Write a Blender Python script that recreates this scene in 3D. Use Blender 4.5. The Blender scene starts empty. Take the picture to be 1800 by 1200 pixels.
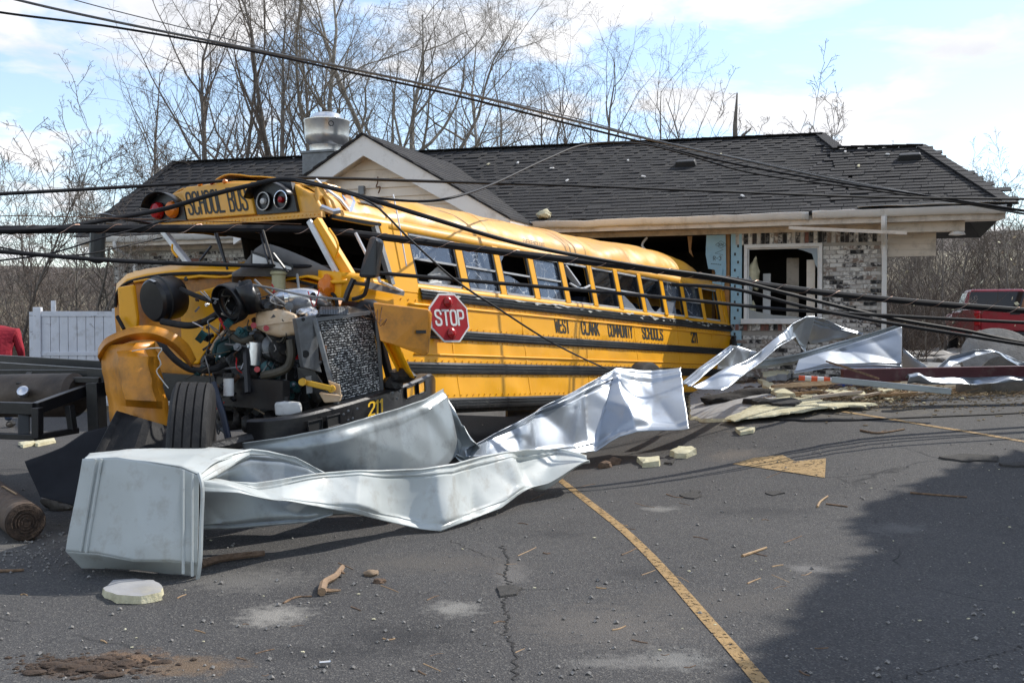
import bpy, bmesh, math, random
from mathutils import Vector as V, Matrix, noise
random.seed(7)
R = math.radians
S = bpy.context.scene
C = S.collection

# ---------------------------------------------------------------- camera, sky, sun, exposure
PITCH = math.atan(40/1800)                       # horizon sits 40 px above the picture's middle
cam = bpy.data.objects.new('camera', bpy.data.cameras.new('camera')); C.objects.link(cam)
cam.data.lens = 36; cam.data.sensor_width = 36; cam.data.clip_end = 3000; cam.data.clip_start = .05
cam.location = (0, 0, 1.6); cam.rotation_euler = (R(90)-PITCH, 0, 0); S.camera = cam

SUN_AZ = V((.86, .51)); SUN_EL = R(42)           # sun stands to the right, a little behind the house
world = bpy.data.worlds.new('World'); S.world = world; world.use_nodes = True
nt = world.node_tree; nt.nodes.clear()
def wn(t, **k):
    n = nt.nodes.new(t)
    for a, b in k.items(): setattr(n, a, b)
    return n
sky = wn('ShaderNodeTexSky', sky_type='NISHITA', sun_disc=False)
sky.sun_elevation = SUN_EL; sky.sun_rotation = math.atan2(SUN_AZ.x, SUN_AZ.y)
sky.air_density = 1.0; sky.dust_density = .3; sky.ozone_density = 1.5
tc = wn('ShaderNodeTexCoord'); sep = wn('ShaderNodeSeparateXYZ'); nt.links.new(tc.outputs['Generated'], sep.inputs[0])
zz = wn('ShaderNodeMath', operation='ADD'); nt.links.new(sep.outputs['Z'], zz.inputs[0]); zz.inputs[1].default_value = .16
dv = wn('ShaderNodeVectorMath', operation='DIVIDE'); nt.links.new(tc.outputs['Generated'], dv.inputs[0])
cz = wn('ShaderNodeCombineXYZ')
for i in range(3): nt.links.new(zz.outputs[0], cz.inputs[i])
nt.links.new(cz.outputs[0], dv.inputs[1])
flat = wn('ShaderNodeVectorMath', operation='MULTIPLY'); nt.links.new(dv.outputs[0], flat.inputs[0]); flat.inputs[1].default_value = (1, 1, 0)
off = wn('ShaderNodeVectorMath', operation='ADD'); nt.links.new(flat.outputs[0], off.inputs[0]); off.inputs[1].default_value = (1.9, 4.6, 2.3)
nz = wn('ShaderNodeTexNoise'); nz.inputs['Scale'].default_value = 2.0; nz.inputs['Detail'].default_value = 9; nz.inputs['Roughness'].default_value = .55; nz.inputs['Distortion'].default_value = .25
nt.links.new(off.outputs[0], nz.inputs['Vector'])
cr = wn('ShaderNodeValToRGB'); cr.color_ramp.elements[0].position = .485; cr.color_ramp.elements[1].position = .585
nt.links.new(nz.outputs[0], cr.inputs[0])
nz2 = wn('ShaderNodeTexNoise'); nz2.inputs['Scale'].default_value = 3.1; nz2.inputs['Detail'].default_value = 6
nt.links.new(off.outputs[0], nz2.inputs['Vector'])
cc = wn('ShaderNodeValToRGB'); cc.color_ramp.elements[0].color = (3.7, 3.8, 4.05, 1); cc.color_ramp.elements[1].color = (4.8, 4.8, 4.9, 1)
cc.color_ramp.elements[0].position = .3; cc.color_ramp.elements[1].position = .6
nt.links.new(nz2.outputs[0], cc.inputs[0])
mx = wn('ShaderNodeMixRGB'); nt.links.new(cr.outputs[0], mx.inputs[0]); nt.links.new(cc.outputs[0], mx.inputs[2])
hz = wn('ShaderNodeMixRGB'); hz.inputs[0].default_value = .22; hz.inputs[2].default_value = (3.4, 3.8, 4.4, 1)   # thin high veil
nt.links.new(sky.outputs[0], hz.inputs[1]); nt.links.new(hz.outputs[0], mx.inputs[1])
bg = wn('ShaderNodeBackground'); bg.inputs['Strength'].default_value = .15
out = wn('ShaderNodeOutputWorld'); nt.links.new(mx.outputs[0], bg.inputs['Color']); nt.links.new(bg.outputs[0], out.inputs[0])

sun = bpy.data.objects.new('sun', bpy.data.lights.new('sun', 'SUN')); C.objects.link(sun)
sun.data.energy = 3.05; sun.data.angle = R(.5); sun.data.color = (1, .955, .88)
sd = V((SUN_AZ.x*math.cos(SUN_EL), SUN_AZ.y*math.cos(SUN_EL), math.sin(SUN_EL)))
sun.rotation_euler = sd.to_track_quat('Z', 'Y').to_euler(); sun.location = (20, 15, 30)

S.view_settings.view_transform = 'Standard'; S.view_settings.look = 'None'
S.view_settings.gamma = 1; S.view_settings.exposure = .66; S.view_settings.use_curve_mapping = False
S.render.engine = 'CYCLES'

# ---------------------------------------------------------------- pixel -> place
def ray(px, py):
    u = (px-900)/1800; v = (600-py)/1800; c, s = math.cos(PITCH), math.sin(PITCH)
    return V((u, c+v*s, -s+v*c))
def W(px, py, d):                                 # point seen at (px,py) standing d metres in front
    r = ray(px, py); return V((0, 0, 1.6)) + r*(d/r.y)
def sm(t): t = max(0, min(1, t)); return t*t*(3-2*t)
def g(x, y):                                      # ground height: the lot climbs towards the house's right end
    return .62*sm((y-6.5)/7.5)*sm((x-.3)/3.6)
def G(px, py, dz=0):                              # where a pixel's ray meets the ground
    r = ray(px, py); t = .5
    for i in range(4000):
        p = V((0, 0, 1.6)) + r*t
        if p.z <= g(p.x, p.y)+dz: return p
        t += .01 if t < 30 else .1
    return V((0, 0, 1.6)) + r*t

# ---------------------------------------------------------------- mesh helpers
class M:
    def __init__(s): s.v = []; s.f = []
    def add(s, vs, fs):
        o = len(s.v); s.v += [V(p) for p in vs]; s.f += [tuple(i+o for i in f) for f in fs]; return s
    def hexa(s, b, t):                            # 4 bottom + 4 top points
        return s.add(list(b)+list(t), [(3,2,1,0),(4,5,6,7),(0,1,5,4),(1,2,6,5),(2,3,7,6),(3,0,4,7)])
    def box(s, c, sz, ax=None):
        c = V(c); ax = ax or (V((1,0,0)), V((0,1,0)), V((0,0,1)))
        x, y, z = ax[0]*sz[0]/2, ax[1]*sz[1]/2, ax[2]*sz[2]/2
        return s.hexa([c-x-y-z, c+x-y-z, c+x+y-z, c-x+y-z], [c-x-y+z, c+x-y+z, c+x+y+z, c-x+y+z])
    def beam(s, a, b, w, h, up=V((0,0,1))):
        a, b = V(a), V(b); d = (b-a).normalized(); x = d.cross(up)
        if x.length < 1e-4: x = d.cross(V((0,1,0)))
        x.normalize(); z = x.cross(d).normalized()
        return s.box((a+b)/2, (w, (b-a).length, h), (x, d, z))
    def tube(s, pts, r, n=8, cap=True):
        pts = [V(p) for p in pts]; k = len(pts); rs = r if isinstance(r, (list, tuple)) else [r]*k
        o = len(s.v); ref = None
        for i, p in enumerate(pts):
            d = (pts[min(i+1, k-1)]-pts[max(i-1, 0)])
            d = d.normalized() if d.length > 1e-9 else V((0,0,1))
            if ref is None: ref = d.orthogonal().normalized()
            ref = (ref-d*ref.dot(d)); ref = ref.normalized() if ref.length > 1e-6 else d.orthogonal().normalized()
            q = d.cross(ref)
            for j in range(n):
                a = 2*math.pi*j/n; s.v.append(p+(ref*math.cos(a)+q*math.sin(a))*rs[i])
        for i in range(k-1):
            for j in range(n):
                s.f.append((o+i*n+j, o+i*n+(j+1)%n, o+(i+1)*n+(j+1)%n, o+(i+1)*n+j))
        if cap: s.f.append(tuple(o+j for j in reversed(range(n)))); s.f.append(tuple(o+(k-1)*n+j for j in range(n)))
        return s
    def lathe(s, prof, c, ax, n=28, cap=True):    # prof: (distance along axis, radius)
        c, ax = V(c), V(ax).normalized(); x = ax.orthogonal().normalized(); y = ax.cross(x); o = len(s.v)
        for t, r in prof:
            for j in range(n):
                a = 2*math.pi*j/n; s.v.append(c+ax*t+(x*math.cos(a)+y*math.sin(a))*r)
        for i in range(len(prof)-1):
            for j in range(n): s.f.append((o+i*n+j, o+i*n+(j+1)%n, o+(i+1)*n+(j+1)%n, o+(i+1)*n+j))
        if cap:
            s.f.append(tuple(o+j for j in reversed(range(n)))); s.f.append(tuple(o+(len(prof)-1)*n+j for j in range(n)))
        return s
    def grid(s, rows):
        o = len(s.v); n = len(rows[0])
        for r in rows: s.v += [V(p) for p in r]
        for i in range(len(rows)-1):
            for j in range(n-1): s.f.append((o+i*n+j, o+i*n+j+1, o+(i+1)*n+j+1, o+(i+1)*n+j))
        return s
    def prism(s, poly, ext):
        n = len(poly); ext = V(ext); o = len(s.v)
        s.v += [V(p) for p in poly]+[V(p)+ext for p in poly]
        s.f.append(tuple(o+i for i in reversed(range(n)))); s.f.append(tuple(o+n+i for i in range(n)))
        for i in range(n): s.f.append((o+i, o+(i+1)%n, o+n+(i+1)%n, o+n+i))
        return s
    def rock(s, c, r, seed, flat=.6, sub=2, ax=None):
        bm = bmesh.new(); bmesh.ops.create_icosphere(bm, subdivisions=sub, radius=1)
        bm.verts.ensure_lookup_table(); vs = []
        for v in bm.verts:
            p = v.co.copy(); k = 1+.35*noise.noise(p*1.3+V((seed*3.1, seed, 2)))+.16*noise.noise(p*3.7+V((seed, 9, 2)))
            p = V((p.x*r[0], p.y*r[1], p.z*r[2]))*k; vs.append(V(c)+p)
        s.add(vs, [tuple(v.index for v in f.verts) for f in bm.faces]); bm.free(); return s
    def mesh(s, name, mat=None, smooth=False, angle=None):
        me = bpy.data.meshes.new(name); me.from_pydata([tuple(p) for p in s.v], [], s.f); me.update()
        bm = bmesh.new(); bm.from_mesh(me); bmesh.ops.recalc_face_normals(bm, faces=bm.faces); bm.to_mesh(me); bm.free()
        if mat: me.materials.append(mat)
        if smooth or angle:
            me.shade_smooth()
            me.set_sharp_from_angle(angle=R(angle or 35))
        return me
    def build(s, name, mat=None, parent=None, smooth=False, angle=None, bevel=0, solid=0, sub=0):
        o = bpy.data.objects.new(name, s.mesh(name, mat, smooth, angle)); C.objects.link(o)
        if parent: par(o, parent)
        if solid:
            m = o.modifiers.new('solid', 'SOLIDIFY'); m.thickness = solid; m.offset = 0
        if bevel:
            m = o.modifiers.new('bevel', 'BEVEL'); m.width = bevel; m.segments = 2; m.limit_method = 'ANGLE'; m.angle_limit = R(40)
        if sub:
            m = o.modifiers.new('sub', 'SUBSURF'); m.levels = sub; m.render_levels = sub
        return o
def par(o, p):
    o.parent = p; o.matrix_parent_inverse = Matrix.LocRotScale(p.location, p.rotation_euler, p.scale).inverted()
def tag(o, label, cat, group=None, kind=None):
    o['label'] = label; o['category'] = cat
    if group: o['group'] = group
    if kind: o['kind'] = kind
    return o
def struct(o, kind='structure'): o['kind'] = kind; return o
def thing(name, loc, label, cat, group=None, rz=0):
    o = bpy.data.objects.new(name, None); C.objects.link(o); o.location = loc; o.rotation_euler = (0, 0, rz); o.empty_display_size = .2
    return tag(o, label, cat, group)
def copy_tree(o, parent=None):
    c = o.copy(); C.objects.link(c)
    if parent: c.parent = parent
    for ch in list(o.children): copy_tree(ch, c)
    return c
def cat(p, n=8, closed=False):                    # Catmull-Rom through points
    p = [V(q) for q in p]; r = []
    for i in range(len(p)-1):
        a, b, c_, d = p[max(i-1, 0)], p[i], p[i+1], p[min(i+2, len(p)-1)]
        for k in range(n):
            t = k/n
            r.append(.5*((2*b)+(c_-a)*t+(2*a-5*b+4*c_-d)*t*t+(3*b-a-3*c_+d)*t**3))
    r.append(p[-1]); return r
def lin(p, n=8):
    p = [V(q) for q in p]; r = []
    for i in range(len(p)-1):
        for k in range(n): r.append(p[i].lerp(p[i+1], k/n))
    r.append(p[-1]); return r
def P3(l): return [W(*q) for q in l]
GLY = {'S':[[(.95,.76),(.9,.93),(.7,1),(.3,1),(.1,.93),(.05,.78),(.09,.64),(.3,.55),(.7,.45),(.91,.35),(.95,.21),(.9,.07),(.7,0),(.3,0),(.1,.07),(.05,.24)]],
 'C':[[(.95,.73),(.9,.93),(.7,1),(.3,1),(.1,.93),(.05,.75),(.05,.25),(.1,.07),(.3,0),(.7,0),(.9,.07),(.95,.27)]],
 'G':[[(.95,.73),(.9,.93),(.7,1),(.3,1),(.1,.93),(.05,.75),(.05,.25),(.1,.07),(.3,0),(.7,0),(.95,.07),(.95,.45),(.55,.45)]],
 'O':[[(.5,1),(.3,1),(.1,.93),(.05,.75),(.05,.25),(.1,.07),(.3,0),(.7,0),(.9,.07),(.95,.25),(.95,.75),(.9,.93),(.7,1),(.5,1)]],
 'U':[[(.05,1),(.05,.25),(.1,.07),(.3,0),(.7,0),(.9,.07),(.95,.25),(.95,1)]], 'H':[[(.05,0),(.05,1)],[(.95,0),(.95,1)],[(.12,.5),(.88,.5)]],
 'L':[[(.05,1),(.05,0),(.95,0)]], 'B':[[(.05,0),(.05,1),(.7,1),(.88,.94),(.93,.77),(.88,.6),(.7,.53),(.15,.53)],[(.7,.5),(.9,.42),(.95,.26),(.9,.06),(.7,0),(.12,0)]],
 'W':[[(0,1),(.25,0),(.5,.75),(.75,0),(1,1)]], 'E':[[(.95,1),(.05,1),(.05,0),(.95,0)],[(.12,.52),(.8,.52)]], 'T':[[(0,1),(1,1)],[(.5,.93),(.5,0)]],
 'K':[[(.05,0),(.05,1)],[(.95,1),(.15,.45)],[(.38,.56),(.98,0)]], 'A':[[(0,0),(.5,1),(1,0)],[(.22,.3),(.78,.3)]], 'R':[[(.05,0),(.05,1),(.7,1),(.9,.92),(.95,.75),(.9,.57),(.7,.5),(.15,.5)],[(.55,.46),(.97,0)]],
 'P':[[(.05,0),(.05,1),(.7,1),(.9,.92),(.95,.73),(.9,.53),(.7,.45),(.15,.45)]], 'M':[[(.03,0),(.06,1),(.5,.25),(.94,1),(.97,0)]], 'N':[[(.05,0),(.05,1),(.95,0),(.95,1)]], 'I':[[(.5,0),(.5,1)]],
 'Y':[[(0,1),(.5,.48),(1,1)],[(.5,.44),(.5,0)]], 'X':[[(0,0),(1,1)],[(0,1),(.42,.58)],[(.58,.42),(1,0)]], 'D':[[(.05,0),(.05,1),(.6,1),(.88,.88),(.95,.65),(.95,.35),(.88,.12),(.6,0),(.1,0)]],
 '2':[[(.05,.76),(.1,.93),(.3,1),(.7,1),(.9,.93),(.95,.75),(.88,.58),(.05,0),(.97,0)]], '1':[[(.2,.84),(.5,1),(.5,0)]], '3':[[(.05,.8),(.2,.98),(.7,1),(.93,.85),(.9,.62),(.55,.53),(.9,.44),(.95,.2),(.75,0),(.25,0),(.05,.2)]], '-':[[(.1,.5),(.9,.5)]]}
def letters(m, body, h, w, fn, sw=.25):           # condensed stroke lettering; fn maps (x,y) to a point; sw = stroke / letter width
    adv = [(.55 if c == ' ' else {'I':.30,'1':.45,'M':1.25,'W':1.3}.get(c, 1.)) for c in body]; gap = .27
    k = w/(sum(adv)+gap*(len(body)-1)); x0 = 0; t0 = sw*k
    for c, a in zip(body, adv):
        t = t0*(.78 if c in 'MW' else 1)
        for st in GLY.get(c, []):
            pall = [V((x0+(q[0] if a >= 1 else (q[0]-.5)+.5*a)*k*(a if a > 1 else 1), t/2+q[1]*(h-t), 0)) for q in st]; runs = [[pall[0]]]
            for i in range(1, len(pall)):                  # sharp corners start a new stroke
                runs[-1].append(pall[i])
                if i < len(pall)-1 and (pall[i]-pall[i-1]).normalized().dot((pall[i+1]-pall[i]).normalized()) < -.1: runs.append([pall[i]])
            for p in runs:
              L, Rr = [], []
              for i in range(len(p)):
                  d0 = (p[i]-p[i-1]).normalized() if i else (p[1]-p[0]).normalized(); d1 = (p[i+1]-p[i]).normalized() if i < len(p)-1 else d0
                  n0, n1 = V((-d0.y,d0.x,0)), V((-d1.y,d1.x,0)); n = (n0+n1); n = n.normalized() if n.length > 1e-4 else n0; s_ = t/2/max(.45, n.dot(n0)); e = V()
                  if i == 0: e = -d0*t*.4
                  if i == len(p)-1: e = d0*t*.4
                  L.append(p[i]+n*s_+e); Rr.append(p[i]-n*s_+e)
              o = len(m.v); n_ = len(p); m.v += [V(fn(q.x,q.y)) for q in L]+[V(fn(q.x,q.y)) for q in Rr]
              for i in range(n_-1): m.f.append((o+i, o+n_+i, o+n_+i+1, o+i+1))
        x0 += (a+gap)*k
    return m

def fold(p, seed, amp, f0=.55, f1=1.6):              # sharp straight creases: triangle waves along a few random directions
    r = random.Random(seed*17+3); h = 0
    for k in range(5):
        d = V((r.gauss(0,1), r.gauss(0,1), r.gauss(0,1))).normalized(); f = r.uniform(f0, f1); ph = r.random(); w = max(0, noise.noise(p*.9+V((k*7.3, seed*2.1, k)))+.15)*2.2
        t = (p.dot(d)*f+ph) % 1; h += (1-abs(2*t-1)*2)*w*amp*1.5/f**.5
    return h
# ---------------------------------------------------------------- materials
def PM(name, c1, c2=None, scale=3., rough=.6, metal=0., bump=0., bscale=30., dirt=None, dscale=2., damt=.5, coat=0., spec=.5, detail=6, rvar=0., lo=.35, hi=.65, stretch=None, rnd=False):
    m = bpy.data.materials.new(name); m.use_nodes = True; t = m.node_tree; b = t.nodes['Principled BSDF']
    b.inputs['Roughness'].default_value = rough; b.inputs['Metallic'].default_value = metal
    b.inputs['Coat Weight'].default_value = coat; b.inputs['Coat Roughness'].default_value = .15; b.inputs['Specular IOR Level'].default_value = spec
    co = t.nodes.new('ShaderNodeTexCoord'); vec = co.outputs['Object']
    if rnd:                                       # every copy gets its own grain
        oi = t.nodes.new('ShaderNodeObjectInfo'); sc_ = t.nodes.new('ShaderNodeVectorMath'); sc_.operation = 'MULTIPLY_ADD'; t.links.new(oi.outputs['Random'], sc_.inputs[0]); sc_.inputs[1].default_value = (37, 53, 71); t.links.new(vec, sc_.inputs[2]); vec = sc_.outputs[0]
    if stretch:
        mp = t.nodes.new('ShaderNodeMapping'); mp.inputs['Scale'].default_value = stretch; t.links.new(vec, mp.inputs[0]); vec = mp.outputs[0]
    def nse(sc, de=6, ro=.6):
        n = t.nodes.new('ShaderNodeTexNoise'); n.inputs['Scale'].default_value = sc; n.inputs['Detail'].default_value = de; n.inputs['Roughness'].default_value = ro
        t.links.new(vec, n.inputs['Vector']); return n.outputs[0]
    def ramp(x, a, z):
        r = t.nodes.new('ShaderNodeMapRange'); r.inputs[1].default_value = a; r.inputs[2].default_value = z; t.links.new(x, r.inputs[0]); return r.outputs[0]
    def mixc(f, a, bb):
        x = t.nodes.new('ShaderNodeMixRGB'); t.links.new(f, x.inputs[0])
        for i, q in ((1, a), (2, bb)):
            if isinstance(q, tuple): x.inputs[i].default_value = (*q, 1)
            else: t.links.new(q, x.inputs[i])
        return x.outputs[0]
    col = None
    if c2: col = mixc(ramp(nse(scale, detail), lo, hi), tuple(c1), tuple(c2))
    if dirt:
        f = ramp(nse(dscale, 8, .7), .62-.3*damt, .95-.25*damt)
        col = mixc(f, col if col else tuple(c1), tuple(dirt))
    if col: t.links.new(col, b.inputs['Base Color'])
    else: b.inputs['Base Color'].default_value = (*c1, 1)
    if rvar:
        r = t.nodes.new('ShaderNodeMapRange'); r.inputs[3].default_value = max(.02, rough-rvar); r.inputs[4].default_value = min(1, rough+rvar)
        t.links.new(nse(scale*2.3, 5), r.inputs[0]); t.links.new(r.outputs[0], b.inputs['Roughness'])
    if bump:
        bn = t.nodes.new('ShaderNodeBump'); bn.inputs['Strength'].default_value = min(1, bump); bn.inputs['Distance'].default_value = .02
        t.links.new(nse(bscale, 5), bn.inputs['Height']); t.links.new(bn.outputs[0], b.inputs['Normal'])
    m['nodes'] = 1
    return m
YEL = PM('bus_yellow', (.92,.425,.006), (.88,.395,.006), 2.5, .38, 0, .06, 5, (.50,.24,.03), 3.5, .10, .08, spec=.35, rvar=.1)
YELR = PM('roof_yellow', (.86,.42,.03), (.81,.385,.035), 1.6, .42, 0, .18, 4, (.50,.30,.12), 2.2, .45, .15, rvar=.12)
YELF = PM('fender_yellow', (.66,.26,.010), (.56,.215,.012), 3., .42, 0, .12, 9, (.10,.055,.02), 4., .55, .1)
BLK = PM('rail_black', (.012,.012,.013), (.02,.02,.021), 6, .35, 0, .1, 30, (.13,.12,.11), 8, .25)
BLKP = PM('black_plastic', (.008,.008,.009), (.014,.014,.016), 7, .36, 0, .08, 25, (.045,.04,.036), 6, .18)
BLKD = PM('engine_grime', (.008,.008,.009), (.02,.018,.016), 9, .5, 0, .5, 28, (.07,.055,.04), 7, .28)
RUB = PM('rubber', (.012,.012,.013), (.022,.021,.021), 12, .7, 0, .25, 60, (.06,.053,.046), 5, .28, spec=.3)
LETB = PM('letter_black', (.012,.012,.012), (.03,.028,.02), 20, .5)
WHT = PM('trim_white', (.80,.78,.75), (.73,.71,.68), 2, .45, 0, .04, 30, (.33,.28,.22), 3, .30)
CREAM = PM('siding_cream', (.82,.73,.62), (.77,.68,.57), 1.5, .55, 0, .06, 40, (.40,.33,.26), 2.5, .25)
SOFF = PM('soffit_cream', (.70,.61,.51), (.60,.52,.43), 2, .6, 0, .06, 40, (.20,.15,.11), 4, .45)
ALU = PM('aluminium', (.80,.81,.83), (.68,.69,.71), 5, .28, .9, .08, 20, (.25,.24,.22), 4, .3)
ALUM = PM('window_aluminium', (.70,.71,.72), (.55,.55,.56), 6, .4, .3)
SILV = PM('silver_sheet', (.42,.455,.50), (.36,.395,.44), 1.2, .38, .80, .03, 7, (.30,.29,.27), 4, .24, rvar=.06)
SHEETW = PM('painted_sheet', (.50,.53,.52), (.45,.48,.47), 1.7, .5, .0, .03, 7, (.27,.235,.19), 6, .36, .08)
SHEETG = PM('grey_sheet', (.36,.39,.40), (.30,.33,.34), 2.0, .36, .45, .08, 6, (.14,.13,.12), 4, .35)
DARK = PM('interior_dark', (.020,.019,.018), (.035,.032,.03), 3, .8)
GREYP = PM('dash_grey', (.17,.165,.165), (.12,.115,.115), 4, .5, 0, .1, 40, (.25,.22,.19), 5, .35)
FOAM = PM('foam_cream', (.66,.62,.44), (.52,.47,.30), 8, .9, 0, .7, 25, (.25,.21,.14), 6, .35)
FOAMG = PM('foam_facing', (.36,.355,.35), (.28,.275,.275), 5, .75, 0, .25, 15, (.40,.36,.26), 5, .3)
BLUEF = PM('foam_blue', (.36,.56,.66), (.30,.48,.58), 5, .7, 0, .1, 30, (.45,.45,.42), 6, .3)
WOOD = PM('bare_wood', (.42,.28,.15), (.28,.17,.085), 6, .75, 0, .4, 20, stretch=(1,1,6))
WOODO = PM('stud_wood', (.40,.20,.07), (.28,.14,.05), 6, .75, 0, .3, 20)
BARK = PM('stick_bark', (.24,.15,.085), (.11,.07,.045), 25, .85, 0, .6, 60)
TREEB = PM('tree_bark', (.19,.165,.14), (.115,.098,.083), 5, .9, 0, .5, 14)
TREEP = PM('pale_bark', (.46,.43,.38), (.21,.185,.15), 2.4, .85, 0, .3, 14, lo=.4, hi=.6)
TWIG = PM('twig', (.165,.132,.108), (.11,.088,.073), 3, .9)
TWIGP = PM('pale_twig', (.27,.235,.195), (.15,.13,.105), 3, .9)
CONC = PM('concrete', (.34,.325,.30), (.25,.235,.215), 9, .9, 0, .6, 40, (.14,.12,.10), 4, .4)
CONCD = PM('concrete_brown', (.22,.20,.17), (.15,.135,.115), 9, .9, 0, .6, 40, (.09,.08,.06), 4, .4)
REDS = PM('stop_red', (.42,.012,.020), (.34,.010,.016), 5, .4, 0, .03, 20, (.3,.12,.1), 9, .25)
WHTR = PM('sign_white', (.80,.80,.79), (.7,.7,.69), 5, .4)
REDP = PM('truck_red', (.30,.008,.020), (.25,.006,.016), 3, .28, 0, 0, 30, (.18,.06,.05), 4, .3, .6)
REDL = PM('red_lens', (.40,.010,.012), (.3,.008,.01), 9, .18)
AMBL = PM('amber_lens', (.75,.20,.010), (.62,.15,.008), 9, .18)
MAROON = PM('maroon_steel', (.105,.030,.036), (.075,.022,.026), 4, .5, 0, .05, 20, (.2,.15,.13), 5, .3)
CHROME = PM('chrome', (.75,.76,.78), None, 3, .15, 1)
RUST = PM('rust', (.16,.075,.035), (.07,.035,.02), 8, .8, .2, .4, 30)
TANK = PM('tank_brown', (.085,.062,.045), (.045,.035,.028), 5, .6, .2, .3, 20, (.14,.11,.085), 3, .5)
CREAMP = PM('reservoir_plastic', (.66,.50,.34), (.50,.34,.19), 5, .45, 0, .05, 10, (.74,.68,.58), 6, .4)
WPLA = PM('white_plastic', (.68,.68,.66), (.55,.54,.52), 6, .5, 0, 0, 10, (.2,.18,.15), 7, .3)
TEAL = PM('engine_teal', (.014,.09,.10), (.01,.045,.05), 8, .5, 0, .2, 20, (.03,.03,.03), 8, .5)
GREYS = PM('bracket_grey', (.20,.21,.22), (.14,.145,.15), 7, .45, .4, .1, 30, (.08,.075,.07), 6, .4)
FIN = PM('radiator_fin', (.05,.05,.052), (.88,.88,.86), 55, .5, .2, 0, 10, detail=2, lo=.53, hi=.58, stretch=(1,1,2.2))  # white specks paint the fins' sparkle into the colour
CABLE = PM('cable_black', (.010,.010,.012), (.016,.016,.018), 9, .62, spec=.25)
CABLEG = PM('cable_grey', (.16,.16,.16), (.10,.10,.10), 9, .6, .3)
LASH = PM('lashing_wire', (.50,.38,.32), (.35,.2,.14), 9, .4, .8)
SEAT = PM('seat_vinyl', (.012,.018,.035), (.02,.028,.05), 5, .5)
PAINTY = None
def glass(name, cracked, tint=(.55,.62,.70), opac=.45):
    m = bpy.data.materials.new(name); m.use_nodes = True; t = m.node_tree; t.nodes.clear()
    o = t.nodes.new('ShaderNodeOutputMaterial'); mix = t.nodes.new('ShaderNodeMixShader'); tr = t.nodes.new('ShaderNodeBsdfTransparent')
    gl = t.nodes.new('ShaderNodeBsdfGlossy'); gl.inputs['Roughness'].default_value = .04; gl.inputs['Color'].default_value = (.9,.95,1,1)
    df = t.nodes.new('ShaderNodeBsdfDiffuse'); df.inputs['Color'].default_value = (.75,.78,.80,1)
    tr.inputs['Color'].default_value = (*tint, 1)
    fr = t.nodes.new('ShaderNodeFresnel'); fr.inputs[0].default_value = 1.9
    t.links.new(fr.outputs[0], mix.inputs[0]); t.links.new(tr.outputs[0], mix.inputs[1]); t.links.new(gl.outputs[0], mix.inputs[2]); last = mix
    if cracked:
        co = t.nodes.new('ShaderNodeTexCoord'); n = t.nodes.new('ShaderNodeTexNoise'); n.inputs['Scale'].default_value = 9
        t.links.new(co.outputs['Object'], n.inputs['Vector'])
        add = t.nodes.new('ShaderNodeMixRGB'); add.blend_type = 'ADD'; add.inputs[0].default_value = .12; t.links.new(co.outputs['Object'], add.inputs[1]); t.links.new(n.outputs['Color'], add.inputs[2])
        vo = t.nodes.new('ShaderNodeTexVoronoi'); vo.feature = 'DISTANCE_TO_EDGE'; vo.inputs['Scale'].default_value = 4.5 if cracked == 1 else 8
        t.links.new(add.outputs[0], vo.inputs['Vector'])
        mr = t.nodes.new('ShaderNodeMapRange'); mr.inputs[1].default_value = .006; mr.inputs[2].default_value = .02; mr.inputs[3].default_value = .85; mr.inputs[4].default_value = 0.03
        t.links.new(vo.outputs['Distance'], mr.inputs[0])
        n2 = t.nodes.new('ShaderNodeTexNoise'); n2.inputs['Scale'].default_value = 3.2; t.links.new(co.outputs['Object'], n2.inputs['Vector'])
        m2 = t.nodes.new('ShaderNodeMapRange'); m2.inputs[1].default_value = .42; m2.inputs[2].default_value = .56; t.links.new(n2.outputs[0], m2.inputs[0])
        mu = t.nodes.new('ShaderNodeMath'); mu.operation = 'MULTIPLY'; t.links.new(mr.outputs[0], mu.inputs[0]); t.links.new(m2.outputs[0], mu.inputs[1])
        mix2 = t.nodes.new('ShaderNodeMixShader'); t.links.new(mu.outputs[0], mix2.inputs[0]); t.links.new(mix.outputs[0], mix2.inputs[1]); t.links.new(df.outputs[0], mix2.inputs[2]); last = mix2
    if opac:
        fm = t.nodes.new('ShaderNodeMixShader'); fm.inputs[0].default_value = opac; d2 = t.nodes.new('ShaderNodeBsdfDiffuse'); d2.inputs['Color'].default_value = (.30,.33,.38,1) if opac > .4 else (.16,.20,.27,1)  # blue-grey share in cracked panes: sky reflection painted as diffuse colour
        t.links.new(last.outputs[0], fm.inputs[1]); t.links.new(d2.outputs[0], fm.inputs[2]); last = fm
    t.links.new(last.outputs[0], o.inputs[0]); return m
GLC = glass('cracked_glass', 1, opac=.22); GLC2 = glass('shattered_glass', 2, opac=.26); GLS = glass('glass_shard', 0, opac=.55); GLD = glass('window_glass', 0, (.7,.75,.78), .02)
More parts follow.
